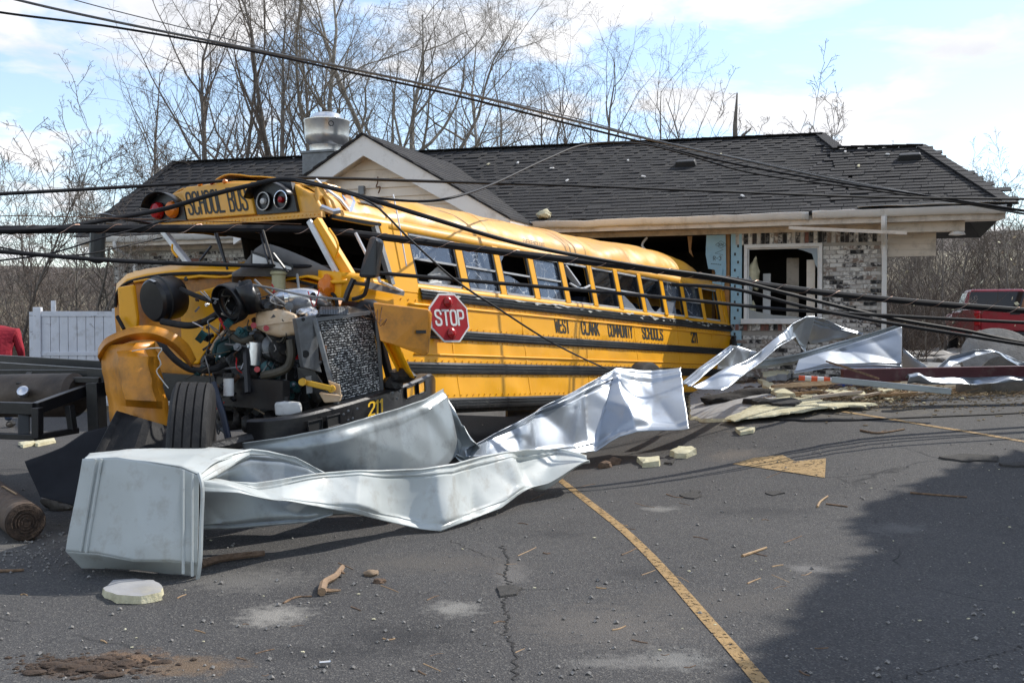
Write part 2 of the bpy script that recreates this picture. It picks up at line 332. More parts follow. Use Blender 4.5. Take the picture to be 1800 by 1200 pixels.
# ================================================================= ground
def asphalt_mat():
    m = bpy.data.materials.new('asphalt'); m.use_nodes = True; t = m.node_tree; b = t.nodes['Principled BSDF']
    co = t.nodes.new('ShaderNodeTexCoord').outputs['Object']
    def nse(sc, de=5, ro=.6, dist=0):
        n = t.nodes.new('ShaderNodeTexNoise'); n.inputs['Scale'].default_value = sc; n.inputs['Detail'].default_value = de; n.inputs['Roughness'].default_value = ro; n.inputs['Distortion'].default_value = dist
        t.links.new(co, n.inputs['Vector']); return n.outputs[0]
    def mr(x, a, z, c=0, d=1):
        r = t.nodes.new('ShaderNodeMapRange'); r.inputs[1].default_value = a; r.inputs[2].default_value = z; r.inputs[3].default_value = c; r.inputs[4].default_value = d; t.links.new(x, r.inputs[0]); return r.outputs[0]
    def mix(f, a, bb, bl='MIX'):
        x = t.nodes.new('ShaderNodeMixRGB'); x.blend_type = bl
        if isinstance(f, float): x.inputs[0].default_value = f
        else: t.links.new(f, x.inputs[0])
        for i, q in ((1, a), (2, bb)):
            if isinstance(q, tuple): x.inputs[i].default_value = (*q, 1)
            else: t.links.new(q, x.inputs[i])
        return x.outputs[0]
    col = mix(mr(nse(.55, 6), .35, .65), (.047,.045,.045), (.069,.066,.065))
    col = mix(mr(nse(2.6, 6, .7), .5, .75, 0, .6), col, (.070,.066,.063))
    vo = t.nodes.new('ShaderNodeTexVoronoi'); vo.inputs['Scale'].default_value = 120; t.links.new(co, vo.inputs['Vector'])
    sp = t.nodes.new('ShaderNodeSeparateColor'); t.links.new(vo.outputs['Color'], sp.inputs[0])
    col = mix(mr(sp.outputs[0], .72, .98, 0, .55), col, (.19,.18,.16))
    col = mix(mr(sp.outputs[1], .75, 1, 0, .7), col, (.015,.015,.017))
    col = mix(mr(nse(7, 8, .75), .60, .80, 0, .30), col, (.13,.10,.075))
    def mulf(a, k):
        x = t.nodes.new('ShaderNodeMath'); x.operation = 'MULTIPLY'; t.links.new(a, x.inputs[0])
        if isinstance(k, float): x.inputs[1].default_value = k
        else: t.links.new(k, x.inputs[1])
        return x.outputs[0]
    for px, py, rx, ry, c, k in STAINS:                  # dried dust, mud and scuffs with outlines of their own
        p = G(px, py); mp = t.nodes.new('ShaderNodeMapping'); mp.vector_type = 'POINT'
        mp.inputs['Location'].default_value = (-p.x/rx, -p.y/ry, 0); mp.inputs['Scale'].default_value = (1/rx, 1/ry, 0); t.links.new(co, mp.inputs[0])
        ln = t.nodes.new('ShaderNodeVectorMath'); ln.operation = 'LENGTH'; t.links.new(mp.outputs[0], ln.inputs[0])
        ad = t.nodes.new('ShaderNodeMath'); ad.operation = 'ADD'; t.links.new(ln.outputs['Value'], ad.inputs[0])
        t.links.new(mr(nse(11, 7, .75), .25, .75, -.75, .75), ad.inputs[1])
        col = mix(mr(ad.outputs[0], .35, 1.15, k, 0), col, c)
    # fine old cracks
    dist = t.nodes.new('ShaderNodeTexNoise'); dist.inputs['Scale'].default_value = 1.6; dist.inputs['Detail'].default_value = 6; t.links.new(co, dist.inputs['Vector'])
    addv = mix(.35, co, dist.outputs['Color'], 'ADD')
    v2 = t.nodes.new('ShaderNodeTexVoronoi'); v2.feature = 'DISTANCE_TO_EDGE'; v2.inputs['Scale'].default_value = .28; t.links.new(addv, v2.inputs['Vector'])
    crack = mulf(mr(v2.outputs['Distance'], .0, .004, 1, 0), mr(nse(.8, 3), .52, .6))
    col = mix(crack, col, (.012,.012,.013))
    t.links.new(col, b.inputs['Base Color']); b.inputs['Roughness'].default_value = .82; b.inputs['Specular IOR Level'].default_value = .35
    bn = t.nodes.new('ShaderNodeBump'); bn.inputs['Strength'].default_value = .55; bn.inputs['Distance'].default_value = .008
    h = t.nodes.new('ShaderNodeMath'); h.operation = 'ADD'; t.links.new(vo.outputs['Distance'], h.inputs[0]); t.links.new(nse(40, 4), h.inputs[1])
    t.links.new(h.outputs[0], bn.inputs['Height']); t.links.new(bn.outputs[0], b.inputs['Normal'])
    return m
STAINS = [(480,1082,.20,.22,(.26,.245,.22),.85), (800,1070,.16,.16,(.24,.23,.21),.75), (430,1020,.42,.30,(.17,.16,.145),.55), (150,1175,.24,.15,(.085,.055,.035),.75),
          (330,1172,.25,.16,(.16,.105,.06),.7), (40,950,.7,.7,(.15,.14,.125),.6), (1060,1100,.5,.4,(.13,.115,.10),.5), (1190,1160,.16,.16,(.22,.215,.20),.6),
          (900,1010,.12,.35,(.15,.14,.13),.6), (1160,895,.16,.12,(.24,.23,.21),.6), (1100,1165,.30,.10,(.2,.19,.175),.55), (1290,800,.3,.25,(.15,.125,.10),.55),
          (1580,930,.25,.18,(.15,.145,.14),.5), (1420,1000,.14,.12,(.22,.21,.2),.5), (640,905,.7,.5,(.075,.06,.05),.5), (230,1160,.2,.14,(.20,.11,.05),.6), (700,1120,.35,.22,(.018,.018,.02),.6), (1150,1010,.3,.22,(.02,.02,.022),.55), (980,940,.22,.16,(.02,.02,.022),.5), (560,1150,.5,.12,(.02,.02,.022),.45), (1350,900,.5,.2,(.022,.022,.024),.5), (1250,1060,.6,.3,(.095,.085,.075),.5), (760,990,.6,.3,(.10,.088,.075),.5), (1440,720,1.6,.5,(.16,.135,.10),.55)]
ASPH = asphalt_mat()
EARTH = PM('winter_grass', (.155,.125,.075), (.105,.088,.06), 1.2, .95, 0, .6, 12, (.22,.18,.12), .6, .5)
GRAVM = PM('gravel_grey', (.26,.25,.24), (.17,.165,.16), 14, .95, 0, .6, 40)

def gh(x, y):                                            # wider terrain: the lot plus a rise far behind
    h = g(x, y)
    far = math.hypot(x, y)
    return h - .02 + 9.5*sm((far-70)/75)*(1+.28*noise.noise(V((x*.012, y*.012, 4)))) * (.55+.45*sm((x+60)/120)) * sm((y+10)/60)
def ground_sheet(name, xs, ys, fz, mat):
    m = M(); m.grid([[V((x, y, fz(x, y))) for x in xs] for y in ys]); return struct(m.build(name, mat, smooth=True))
def steps(a, b, n): return [a+(b-a)*i/n for i in range(n+1)]
ground_sheet('ground', steps(-420, -40, 14)+steps(-36, 36, 60)+steps(46, 420, 14), steps(-40, -6, 6)+steps(-4, 34, 50)+steps(38, 180, 30)+steps(200, 900, 8), gh, EARTH)
def lot_far(x): return 17.5 + (13.35-17.5)*sm((x-2.2)/1.8) + .10*noise.noise(V((x*1.7, 0, 1)))
m = M(); xs = steps(-30, 30, 150)
m.grid([[V((x, (yy := -12+(lot_far(x)+12)*k/70), g(x, yy)+.004)) for x in xs] for k in range(71)])
struct(m.build('parking_lot', ASPH, smooth=True))
# gravel drive behind the lot's right end, where the pickup stands
m = M(); m.grid([[V((x, y, gh(x, y)+.006+.015*noise.noise(V((x*2, y*2, 0))))) for x in steps(6.9+.3*noise.noise(V((0, y, 3))), 16, 30)] for y in steps(14.0, 31, 40)])
struct(m.build('gravel_drive', GRAVM, smooth=True))
hill = M(); hill.grid([[V((x, y, 11.5*sm((y-120)/70)*(1+.3*noise.noise(V((x*.01, 2, 5)))+.15*noise.noise(V((x*.03, y*.02, 5))))-.5+8*sm((x-10)/110))) for x in steps(-360, 360, 80)] for y in steps(120, 320, 14)])
struct(hill.build('hills', PM('far_wood_floor', (.105,.082,.066), (.07,.056,.047), .25, .95, 0, .6, 2, (.15,.115,.085), .12, .5), smooth=True))

def paint(name, c, wear):
    m = PM(name, c, tuple(k*.8 for k in c), 6, .7, 0, .2, 60); t = m.node_tree; b = t.nodes['Principled BSDF']
    co = t.nodes.new('ShaderNodeTexCoord'); n = t.nodes.new('ShaderNodeTexNoise'); n.inputs['Scale'].default_value = 26; n.inputs['Detail'].default_value = 9; n.inputs['Roughness'].default_value = .8
    t.links.new(co.outputs['Object'], n.inputs['Vector']); r = t.nodes.new('ShaderNodeMapRange'); r.inputs[1].default_value = wear-.03; r.inputs[2].default_value = wear+.03
    t.links.new(n.outputs[0], r.inputs[0]); t.links.new(r.outputs[0], b.inputs['Alpha']); return m
PAINTY = paint('worn_yellow_paint', (.36,.225,.085), .445); PAINTA = paint('arrow_paint', (.40,.26,.105), .445)
def lineonground(name, px, w, mat):
    c = cat([G(*p) for p in px], 14); m = M(); rows = []
    for i, p in enumerate(c):
        d = (c[min(i+1, len(c)-1)]-c[max(i-1, 0)]); n = V((-d.y, d.x, 0)).normalized()
        rows.append([V((q.x, q.y, g(q.x, q.y)+.009)) for q in (p-n*w/2, p, p+n*w/2)])
    m.grid(rows); return struct(m.build(name, mat))
lineonground('painted_line', [(962,830),(985,845),(1030,880),(1090,928),(1140,975),(1190,1030),(1240,1088),(1290,1145),(1340,1205),(1390,1270)], .074, PAINTY)
lineonground('painted_line', [(1480,724),(1560,737),(1640,750),(1720,763),(1800,777),(1900,795)], .075, PAINTY)
m = M(); ar = [(1288,817),(1325,806),(1375,801),(1398,812),(1452,807),(1450,841),(1395,832),(1340,824)]
m.add([(lambda q: V((q.x, q.y, g(q.x, q.y)+.010)))(G(*p)) for p in ar], [tuple(range(8))]); struct(m.build('painted_arrow', PAINTA))
CRK = PM('crack_dark', (.008,.008,.009), (.03,.027,.024), 20, .95)
def crack(pts, w, seed):
    c = cat([G(*p) for p in pts], 16); m = M(); rows = []
    for i, p in enumerate(c):
        o = V((noise.noise(V((i*.45, seed, 0)))*.045, noise.noise(V((i*.38, seed, 5)))*.03, 0)); ww = w*(.35+.9*abs(noise.noise(V((i*.6, seed, 9)))))
        q = p+o; rows.append([V((q.x+k*ww, q.y+k*ww*.3, g(q.x, q.y)+.007)) for k in (-.5, .5)])
    m.grid(rows); struct(m.build('pavement_crack', CRK))
crack([(880,960),(893,985),(888,1010),(897,1035),(885,1060),(893,1085),(888,1110),(905,1150),(903,1200)], .022, 1)
crack([(1500,1240),(1560,1205),(1630,1182),(1700,1165),(1760,1150),(1830,1128)], .022, 2)
crack([(790,950),(830,968),(870,985)], .010, 3)

# ================================================================= the house
L0 = V((-8.24, 21.2, 0)); AX = V((.936, -.352, 0)); AY = V((.352, .936, 0)); FZ = .60; HROT = math.atan2(-.352, .936)
def H(u, v, z): return L0+AX*u+AY*v+V((0, 0, z))
HA = (AX, AY, V((0, 0, 1)))
house = thing('brick_house', L0, 'low brick house with dark shingle roof and white gutters, wall smashed open by the bus', 'house')
def hbox(name, u0, u1, v0, v1, z0, z1, mat, parent=house, bevel=0):
    m = M(); m.box(H((u0+u1)/2, (v0+v1)/2, (z0+z1)/2), (u1-u0, v1-v0, z1-z0), HA); return m.build(name, mat, parent, bevel=bevel)
MORT = PM('mortar', (.40,.37,.33), (.32,.295,.26), 8, .95, 0, .3, 60)
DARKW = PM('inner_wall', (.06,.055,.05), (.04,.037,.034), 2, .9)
# backing walls (mortar), interior shell
hbox('wall', 0, 4.2, .012, .22, -.05, 3.0, MORT)
hbox('wall', 4.2, 9.6, .010, .22, -.05, 3.0, MORT)
hbox('wall', 12.62, 12.84, .014, .22, .0, 1.55, MORT)
hbox('wall', 12.84, 14.06, .012, .22, .0, 1.52, MORT)
hbox('wall', 14.06, 14.95, .010, .22, .0, 3.0, MORT)
hbox('wall', 12.62, 14.06, .016, .22, 2.80, 3.0, MORT)
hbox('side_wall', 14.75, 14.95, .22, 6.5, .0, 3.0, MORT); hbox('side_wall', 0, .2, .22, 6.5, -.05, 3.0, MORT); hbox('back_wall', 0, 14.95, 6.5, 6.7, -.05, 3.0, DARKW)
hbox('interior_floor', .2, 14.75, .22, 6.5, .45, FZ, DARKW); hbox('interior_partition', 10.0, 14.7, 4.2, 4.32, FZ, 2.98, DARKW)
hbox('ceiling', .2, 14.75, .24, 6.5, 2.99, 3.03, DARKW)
# bricks
BC = [((.70,.67,.62),(.30,.28,.26)), ((.55,.52,.48),(.40,.37,.34)), ((.26,.20,.165),(.55,.51,.46)), ((.045,.04,.04),(.42,.40,.38)), ((.02,.02,.021),(.14,.135,.13)), ((.25,.115,.09),(.17,.085,.07)), ((.62,.59,.55),(.09,.085,.085))]
BC_old = [((.74,.71,.66),(.60,.57,.52)), ((.42,.40,.37),(.31,.29,.27)), ((.24,.19,.155),(.42,.38,.34)), ((.035,.032,.033),(.16,.15,.145)), ((.014,.014,.015),(.05,.048,.047)), ((.25,.115,.09),(.17,.085,.07)), ((.50,.48,.45),(.22,.2,.19))]
BM = [PM('brick_tone', a, b, 15, .9, 0, .4, 50, lo=.49, hi=.58, rnd=True) for a, b in BC]
bmesh_ = []
for k in range(7):
    m = M(); m.box((0,0,0), (.192, .09, .057)); me = m.mesh('brick', BM[k]); bmesh_.append(me)
bm_sold = [(lambda mm: mm.mesh('brick', BM[k]))(M().box((0,0,0), (.057, .09, .192))) for k in range(7)]
rb = random.Random(5)
def pickb(red=0):
    return rb.choices(range(7), (6, 3, 3, 4, 3.2, .5+red*10, 3))[0]
def brick(u, z, me, v=.045, tilt=0):
    o = bpy.data.objects.new('brick', me); C.objects.link(o); o.location = H(u, v+rb.uniform(-.003, .003), z); o.rotation_euler = (0, rb.uniform(-.006, .006)+tilt, HROT+rb.uniform(-.004, .004)); par(o, house)
def course(u0, u1, z, row, fn):
    u = u0+(.1 if row % 2 else 0); 
    if row % 2: fn(u0+.045, z, True)
    while u+.1 < u1: fn(u+.1, z, False); u += .203
    if u1-u > .07: fn((u+u1)/2, z, True)
halfm = [(lambda mm: mm.mesh('brick', BM[k]))(M().box((0,0,0), (.09, .09, .057))) for k in range(7)]
nb = 0
for row in range(35):                                    # the pier right of the window: every brick on its own
    z = .62+row*.0675
    if z > 2.76: break
    course(14.07, 14.95, z, row, lambda u, zz_, hf: brick(u, zz_, (halfm if hf else bmesh_)[pickb()]))
u = 12.66
while u < 14.93: brick(u, 2.895, bm_sold[pickb()]); u += .068          # soldier course under the soffit
u = 12.66
while u < 14.05: brick(u, 1.46, M().box((0,0,0), (.06, .11, .10)).mesh('brick', BM[pickb(1)])); u += .068   # sill course, some red
for row in range(11):
    z = .62+row*.0675
    course(12.3 if row < 6 else 12.62, 14.06, z, row, lambda u, zz_, hf: brick(u, zz_, (halfm if hf else bmesh_)[pickb()]))
stuff = [M() for k in range(7)]                           # the far left wall: too small to pick apart
for row in range(26):
    z = 1.22+row*.0675
    course(0, 4.2, z, row, lambda u, zz_, hf: stuff[pickb()].box(H(u, .05, zz_), (.09 if hf else .192, .08, .057), HA))
for k in range(7): struct(stuff[k].build('bricks', BM[k], house), 'stuff')
# corner of the right end wall
sb = [M() for k in range(7)]
for row in range(34):
    v = .11+(.1 if row % 2 else 0)
    while v < 3: sb[pickb()].box(H(14.955, v, .62+row*.0675), (.02, .192, .057), HA); v += .203
for k in range(7): struct(sb[k].build('bricks', BM[k], house), 'stuff')
# window, right
hbox('window_frame', 12.84, 14.06, -.045, .06, 2.74, 2.80, WHT, bevel=.006); hbox('window_frame', 12.84, 12.895, -.045, .06, 1.52, 2.74, WHT, bevel=.006)
hbox('window_frame', 14.005, 14.06, -.045, .06, 1.52, 2.74, WHT, bevel=.006); hbox('window_sill', 12.80, 14.09, -.09, .06, 1.515, 1.60, WHT, bevel=.006)
hbox('window_stop', 12.895, 14.005, .0, .05, 2.72, 2.74, WHT); hbox('window_stop', 12.895, 12.915, .0, .05, 1.6, 2.72, WHT); hbox('window_stop', 13.985, 14.005, .0, .05, 1.6, 2.72, WHT)
def hpoly(name, pts, v, mat, th=.006, parent=house):
    m = M(); m.prism([H(u, v, z) for u, z in pts], AY*th); return m.build(name, mat, parent)
hpoly('glass_shard', [(12.915,2.3),(12.99,2.2),(12.95,2.0),(12.97,1.85),(12.915,1.75)], .02, GLS)
hpoly('glass_shard', [(13.985,2.72),(13.66,2.72),(13.78,2.68),(13.90,2.63),(13.95,2.45),(13.985,2.4)], .02, GLS)
hpoly('glass_shard', [(12.915,1.6),(13.85,1.6),(13.6,1.64),(13.3,1.66),(13.02,1.72),(12.915,1.75)], .02, GLS)
# torn wall beside the hole: studs, blue foam board, fibre
hbox('stud', 12.52, 12.60, .02, .16, .9, 3.0, WOODO); hbox('stud', 12.30, 12.36, .10, .24, .95, 3.0, WOODO)
hpoly('foam_board', [(12.625,.95),(12.80,1.2),(12.80,3.0),(12.625,3.0)], .0, BLUEF, .03)
fu = lambda u: 12.23+(u-12.0)*.62
hpoly('foam_board', [(fu(a_), b_) for a_, b_ in [(12.00,2.97),(12.50,2.97),(12.52,2.35),(12.44,2.05),(12.36,2.10),(12.22,2.40),(12.05,2.42),(11.98,2.65)]], -.03, BLUEF, .025)
hpoly('foam_board', [(12.34,2.30),(12.50,2.42),(12.47,2.05),(12.40,1.78),(12.33,1.95)], -.07, BLUEF, .02)
hpoly('foam_board', [(12.36,1.40),(12.50,1.50),(12.44,1.15),(12.40,.95)], -.04, BLUEF, .02)
m = M(); letters(m, 'R-3', .075, .13, lambda x, y: H(fu(12.18)+x, -.033, 2.55+y)); letters(m, 'DOW', .045, .09, lambda x, y: H(fu(12.31)+x, -.033, 2.788+y))
dm = [(fu(a_), b_) for a_, b_ in [(12.24,2.81),(12.385,2.87),(12.53,2.81),(12.385,2.75)]]
for i in range(4):
    a, b = dm[i], dm[(i+1) % 4]; m.beam(H(a[0], -.032, a[1]), H(b[0], -.032, b[1]), .004, .012, up=AY)
m.beam(H(12.37,-.032,2.67), H(12.51,-.032,2.73), .004, .010, up=AY); m.beam(H(12.37,-.032,2.67), H(12.50,-.032,2.64), .004, .010, up=AY)
for k in range(5): m.box(H(12.32+.035*k, -.032, 2.50-.004*k), (.028, .003, .010), HA)
for k in range(12): m.box(H(12.69+.05*(k % 2), -.003, 1.35+k*.13), (.03, .004, .045), HA)
m.build('foam_print', LETB, house)
m = M(); m.rock(H(12.98, .10, 2.30), (.10, .06, .26), 3, sub=3); m.rock(H(12.95,.1,1.75), (.07,.05,.16), 8, sub=3); m.build('insulation_tuft', FOAM, house, smooth=True)
hpoly('torn_panel', [(11.9,2.97),(11.98,2.97),(11.96,2.75),(12.0,2.62),(11.93,2.70)], .05, WOODO, .02)
m = M(); m.tube(cat([H(11.25,-.1,2.95), H(11.2,-.2,2.80), H(11.45,-.25,2.60), H(11.62,-.3,2.52)], 8), .02, 6); m.build('hanging_trim', WHT, house, smooth=True)
m = M(); m.beam(H(11.05,-.3,2.70), H(12.25,-.25,2.22), .03, .09, up=AY); m.build('fallen_trim', WHT, house)
# things seen dimly inside
hbox('inner_door_frame', 13.30, 13.38, 2.2, 2.3, FZ, 2.7, WHT); hbox('inner_door_frame', 13.72, 13.76, 1.9, 2.0, FZ, 2.6, WHT); hbox('blind', 13.80, 13.93, .24, .28, 1.62, 2.55, CREAM); hbox('inner_panel', 13.08, 13.20, .5, .56, 1.2, 2.35, WHT); hbox('hanging_board', 13.42, 13.62, .9, .95, 1.6, 2.62, SOFF)
# soffit, fascia, gutter, porch beam
hbox('frieze_board', 0, 14.95, -.03, .0, 2.98, 3.10, SOFF); 
hbox('soffit', -.28, 4.3, -.56, -.03, 3.06, 3.075, SOFF); hbox('soffit', 9.25, 16.6, -.56, -.03, 3.06, 3.075, SOFF)
hbox('fascia', -.3, 4.3, -.585, -.56, 3.04, 3.22, SOFF); hbox('fascia', 9.28, 16.62, -.585, -.56, 3.04, 3.22, SOFF)
def gutter(u0, u1, seed, zoff=0):
    prof = [(0,.0),(-.05,-.002),(-.085,.02),(-.10,.055),(-.115,.075),(-.125,.105),(-.11,.108)]
    m = M(); rows = []
    n = max(8, int((u1-u0)/.12))
    for i in range(n+1):
        u = u0+(u1-u0)*i/n; b = .022*noise.noise(V((u*1.3, seed, 0)))+.012*noise.noise(V((u*4.1, seed, 3)))
        rows.append([H(u, -.587+a+b*.8, 3.115+z+b+zoff) for a, z in prof])
    m.grid(rows); return m.build('gutter', WHT, house, smooth=True, angle=50, solid=.006)
gutter(-.3, 4.28, 1); gutter(9.35, 13.9, 2); gutter(13.95, 16.63, 3, .012)
m = M(); m.grid([[H(u, -.60-.12*k+.03*noise.noise(V((u*2, k, 1))), 3.262+.02*k+.03*noise.noise(V((u*1.7, 4, k)))) for k in (0, .5, 1)] for u in steps(14.6, 16.78, 22)]); m.build('bent_drip_edge', WHT, house, smooth=True, solid=.006)
m = M(); m.tube(cat([H(14.98,-.66,3.13), H(14.98,-.62,2.98), H(14.98,-.30,2.84), H(14.98,-.09,2.76), H(14.98,-.07,2.6)], 6), .045, 8); m.build('downspout_elbow', WHT, house, smooth=True)
hbox('downspout', 14.945, 15.02, -.11, -.035, .45, 2.66, WHT, bevel=.01)
m = M(); m.tube(cat([H(.62,-.66,3.13), H(.62,-.6,2.98), H(.62,-.2,2.84), H(.62,-.09,2.72)], 6), .04, 8); m.build('downspout_elbow', WHT, house, smooth=True); hbox('downspout', .585, .655, -.11, -.035, .2, 2.74, WHT, bevel=.01)
hbox('porch_beam', 15.0, 16.1, -.40, -.2, 2.90, 3.05, SOFF)
for k in range(5): hbox('porch_siding', 15.03, 15.72, -.02-.004*(k % 2), .04, 2.56+k*.095, 2.653+k*.095, SOFF)
m = M(); m.lathe([(0,.09),(-.05,.12),(-.06,.05)], H(16.0,-.3,2.9), (0,0,1), 16); m.build('porch_light', WHT, house, smooth=True)
m = M(); m.beam(H(13.6,-.62,3.0), H(15.3,-.75,2.86), .02, .05); m.build('loose_trim_strip', SOFF, house)

# roof: deck, then shingles
EV = -.66; EZ = 3.235
def ridge(u):                                            # ridge point above eave position u -> (v,z)
    if u <= 13.78: t = max(0, u)/13.78; return (1.93+(3.4-1.93)*t, 5.08+.01*t)
    if u <= 14.16: t = (u-13.78)/.38; return (3.4-1.15*t, 5.09-.47*t)
    return (2.25-.05*(u-14.16)/1.37, 4.62-.05*(u-14.16)/1.37)
def umin(t): return -.32+.32*t                            # left hip
def umax(t): return 16.70-1.17*t                          # right hip
def roofp(u, dist):                                      # point 'dist' metres up the slope
    rv, rz = ridge(u); L = math.hypot(rv-EV, rz-EZ); t = dist/L
    return H(u, EV+(rv-EV)*t, EZ+(rz-EZ)*t), t, L
DECK = PM('roof_felt', (.030,.029,.029), (.02,.02,.02), 3, .95, 0, .2, 20)
m = M(); rows = []
for i in range(0, 121):
    u0 = -.32+(15.53+.32)*i/120; a = []
    for k in range(5):
        t = k/4; ue = -.32+(17.02)*i/120; ur = 0+15.53*i/120; u = ue+(ur-ue)*t; rv, rz = ridge(ur)
        a.append(H(u, EV+(rv-EV)*t, EZ+(rz-EZ)*t-.03))
    rows.append(a)
m.grid(rows)
def back(u): rv, rz = ridge(u); return rv
m.add([H(0,1.93,5.05), H(13.78,3.4,5.06), H(14.4,7.3,3.2), H(-.3,7.3,3.2)], [(0,1,2,3)])
m.add([H(-.32,EV,EZ-.03), H(0,1.93,5.05), H(-.3,7.3,3.2)], [(0,1,2)])
m.add([H(16.70,EV,EZ-.03), H(15.53,2.2,4.54), H(16.7,5.0,3.2)], [(0,1,2)])
m.add([H(14.0,2.25,4.59), H(15.53,2.2,4.54), H(16.7,5.0,3.2), H(14.0,5.0,3.2)], [(0,1,2,3)])
m.add([H(13.78,3.4,5.06), H(14.16,2.25,4.59), H(14.4,7.3,3.2)], [(0,1,2)])
m.build('roof_deck', DECK, house, solid=.05)
SH = [PM('shingle_tone', a, b, 60, .92, 0, .5, 120) for a, b in (((.032,.030,.031),(.022,.021,.022)), ((.039,.037,.037),(.027,.025,.026)), ((.026,.025,.026),(.018,.017,.018)), ((.048,.044,.042),(.032,.03,.029)))]
rs = random.Random(11); shing = []
EXPO = .150
for row in range(32):
    d0 = row*EXPO; u = -.32+(row % 2)*.15+rs.uniform(-.04, .04)
    while u < 16.8:
        wd = rs.choice((.26, .33, .33, .40)); uc = u+wd/2; u += wd+.006
        p0, t, L = roofp(uc, d0)
        if t > 1 or uc < umin(t)-.05 or uc > umax(t)+.08: continue
        if 4.15 < uc < 9.42:                              # under the front gable's roof
            zz_ = EZ+(ridge(uc)[1]-EZ)*t; half = 2.6*(1-(zz_-3.2)/1.5)
            if zz_ < 4.7 and abs(uc-6.78) < half-.05: continue
        if rs.random() < .015 or noise.noise(V((uc*1.1, d0*2.2, 9))) > .62: continue                   # torn away
        shing.append((uc, d0, wd-.004 if rs.random() < .9 else wd*.7))
def shingle_frame(uc, d0):
    p0, t, L = roofp(uc, d0); p1, _, _ = roofp(uc, d0+.2); up = (p1-p0).normalized(); n = AX.cross(up).normalized(); return p0, up, n
big = sorted(shing, key=lambda q: -q[0]-(.0 if q[0] < 16 else -1))[:298]; bigset = set(id(q) for q in big)
box_me = {}
for q in shing:
    uc, d0, wd = q; p0, up, n = shingle_frame(uc, d0); lift = .004+.006*rs.random()+(.018 if rs.random() < .10 else 0); k = rs.choices(range(4), (5, 4, 4, 1.6))[0]
    length = min(EXPO+.05, roofp(uc, 0)[2]-d0+.02)
    a = [p0+AX*(s*wd/2)+n*z for s, z in ((-1, lift*.4), (1, lift*.4))]; b = [p0+up*length+AX*(s*wd/2)-n*.004 for s in (1, -1)]
    if id(q) in bigset:
        o = bpy.data.objects.new('shingle', M().hexa([x-n*.006 for x in (a+b)], [x+n*.012 for x in a]+[x+n*.004 for x in b]).mesh('shingle', SH[k])); C.objects.link(o); par(o, house)
    else:
        if k not in box_me: box_me[k] = M()
        box_me[k].hexa([x-n*.006 for x in (a+b)], [x+n*.012 for x in a]+[x+n*.004 for x in b])
for k, mm in box_me.items(): struct(mm.build('shingles', SH[k], house), 'stuff')
# ridge and hip caps
m = M()
for a, b in ((H(0,1.93,5.09), H(13.78,3.4,5.10)), (H(14.16,2.25,4.64), H(15.53,2.2,4.59)), (H(-.32,EV,EZ), H(0,1.93,5.09)), (H(16.70,EV,EZ+.01), H(15.53,2.2,4.59)), (H(13.78,3.4,5.10), H(14.16,2.25,4.64))):
    n = max(2, int((b-a).length/.2))
    for i in range(n): m.beam(a.lerp(b, i/n)+V((0,0,.012+.006*rs.random())), a.lerp(b, (i+1.2)/n)+V((0,0,.006)), .2, .018)
struct(m.build('ridge_caps', SH[2], house), 'stuff')
VENTM = PM('roof_vent', (.02,.02,.021), (.03,.03,.03), 5, .6)
for u, d0 in ((11.55, 2.55), (15.35, 2.35)):
    p, up, n = shingle_frame(u, d0); m = M(); m.hexa([p-AX*.2, p+AX*.2, p+AX*.18+up*.22, p-AX*.18+up*.22], [p-AX*.17+n*.11, p+AX*.17+n*.11, p+AX*.16+up*.16+n*.10, p-AX*.16+up*.16+n*.10]); m.build('roof_vent', VENTM, house, bevel=.015)
# front gable
GV = -1.5; GU = 6.78; GH = 2.55
def rake(s, e): return (GU+s*GH*e, 4.67-1.46*e)          # e 0 at the peak, 1 at the eave end
m = M(); m.prism([H(GU-GH*.93, GV+.13, 3.25), H(GU+GH*.93, GV+.13, 3.25), H(GU, GV+.13, 4.58)], AY*.1); m.build('gable_wall', CREAM, house)
for k in range(9):                                        # lap siding, board by board
    z0 = 3.2+k*.155; z1 = z0+.155; hw = lambda z: max(.02, (4.50-z)/1.46*GH)
    if z1 > 4.48: z1 = 4.48
    m = M(); m.hexa([H(GU-hw(z0), GV+.08, z0), H(GU+hw(z0), GV+.08, z0), H(GU+hw(z0), GV+.128, z0), H(GU-hw(z0), GV+.128, z0)], [H(GU-hw(z1), GV+.112, z1+.01), H(GU+hw(z1), GV+.112, z1+.01), H(GU+hw(z1), GV+.128, z1+.01), H(GU-hw(z1), GV+.128, z1+.01)])
    m.build('siding_board', CREAM, house)
for s in (-1, 1):
    (ua, za), (ub, zb) = rake(s, 0), rake(s, 1.02)
    m = M(); m.hexa([H(ua, GV-.20, za-.34), H(ub, GV-.20, zb-.27), H(ub, GV-.16, zb-.27), H(ua, GV-.16, za-.34)], [H(ua, GV-.20, za), H(ub, GV-.20, zb), H(ub, GV-.16, zb), H(ua, GV-.16, za)]); m.build('rake_board', WHT, house)
    m = M(); m.hexa([H(ua, GV-.16, za-.30), H(ub, GV-.16, zb-.22), H(ub, GV+.12, zb-.22), H(ua, GV+.12, za-.30)], [H(ua, GV-.16, za-.28), H(ub, GV-.16, zb-.20), H(ub, GV+.12, zb-.20), H(ua, GV+.12, za-.28)]); m.build('rake_soffit', SOFF, house)
    m = M(); m.hexa([H(ua, GV-.24, za+.0), H(ub+s*.05, GV-.24, zb-.02), H(ub+s*.05, 1.0, zb-.02), H(ua, 3.0, za)], [H(ua, GV-.24, za+.035), H(ub+s*.05, GV-.24, zb+.012), H(ub+s*.05, 1.0, zb+.012), H(ua, 3.0, za+.035)]); m.build('gable_roof', SH[0], house)
gs = [M() for k in range(4)]
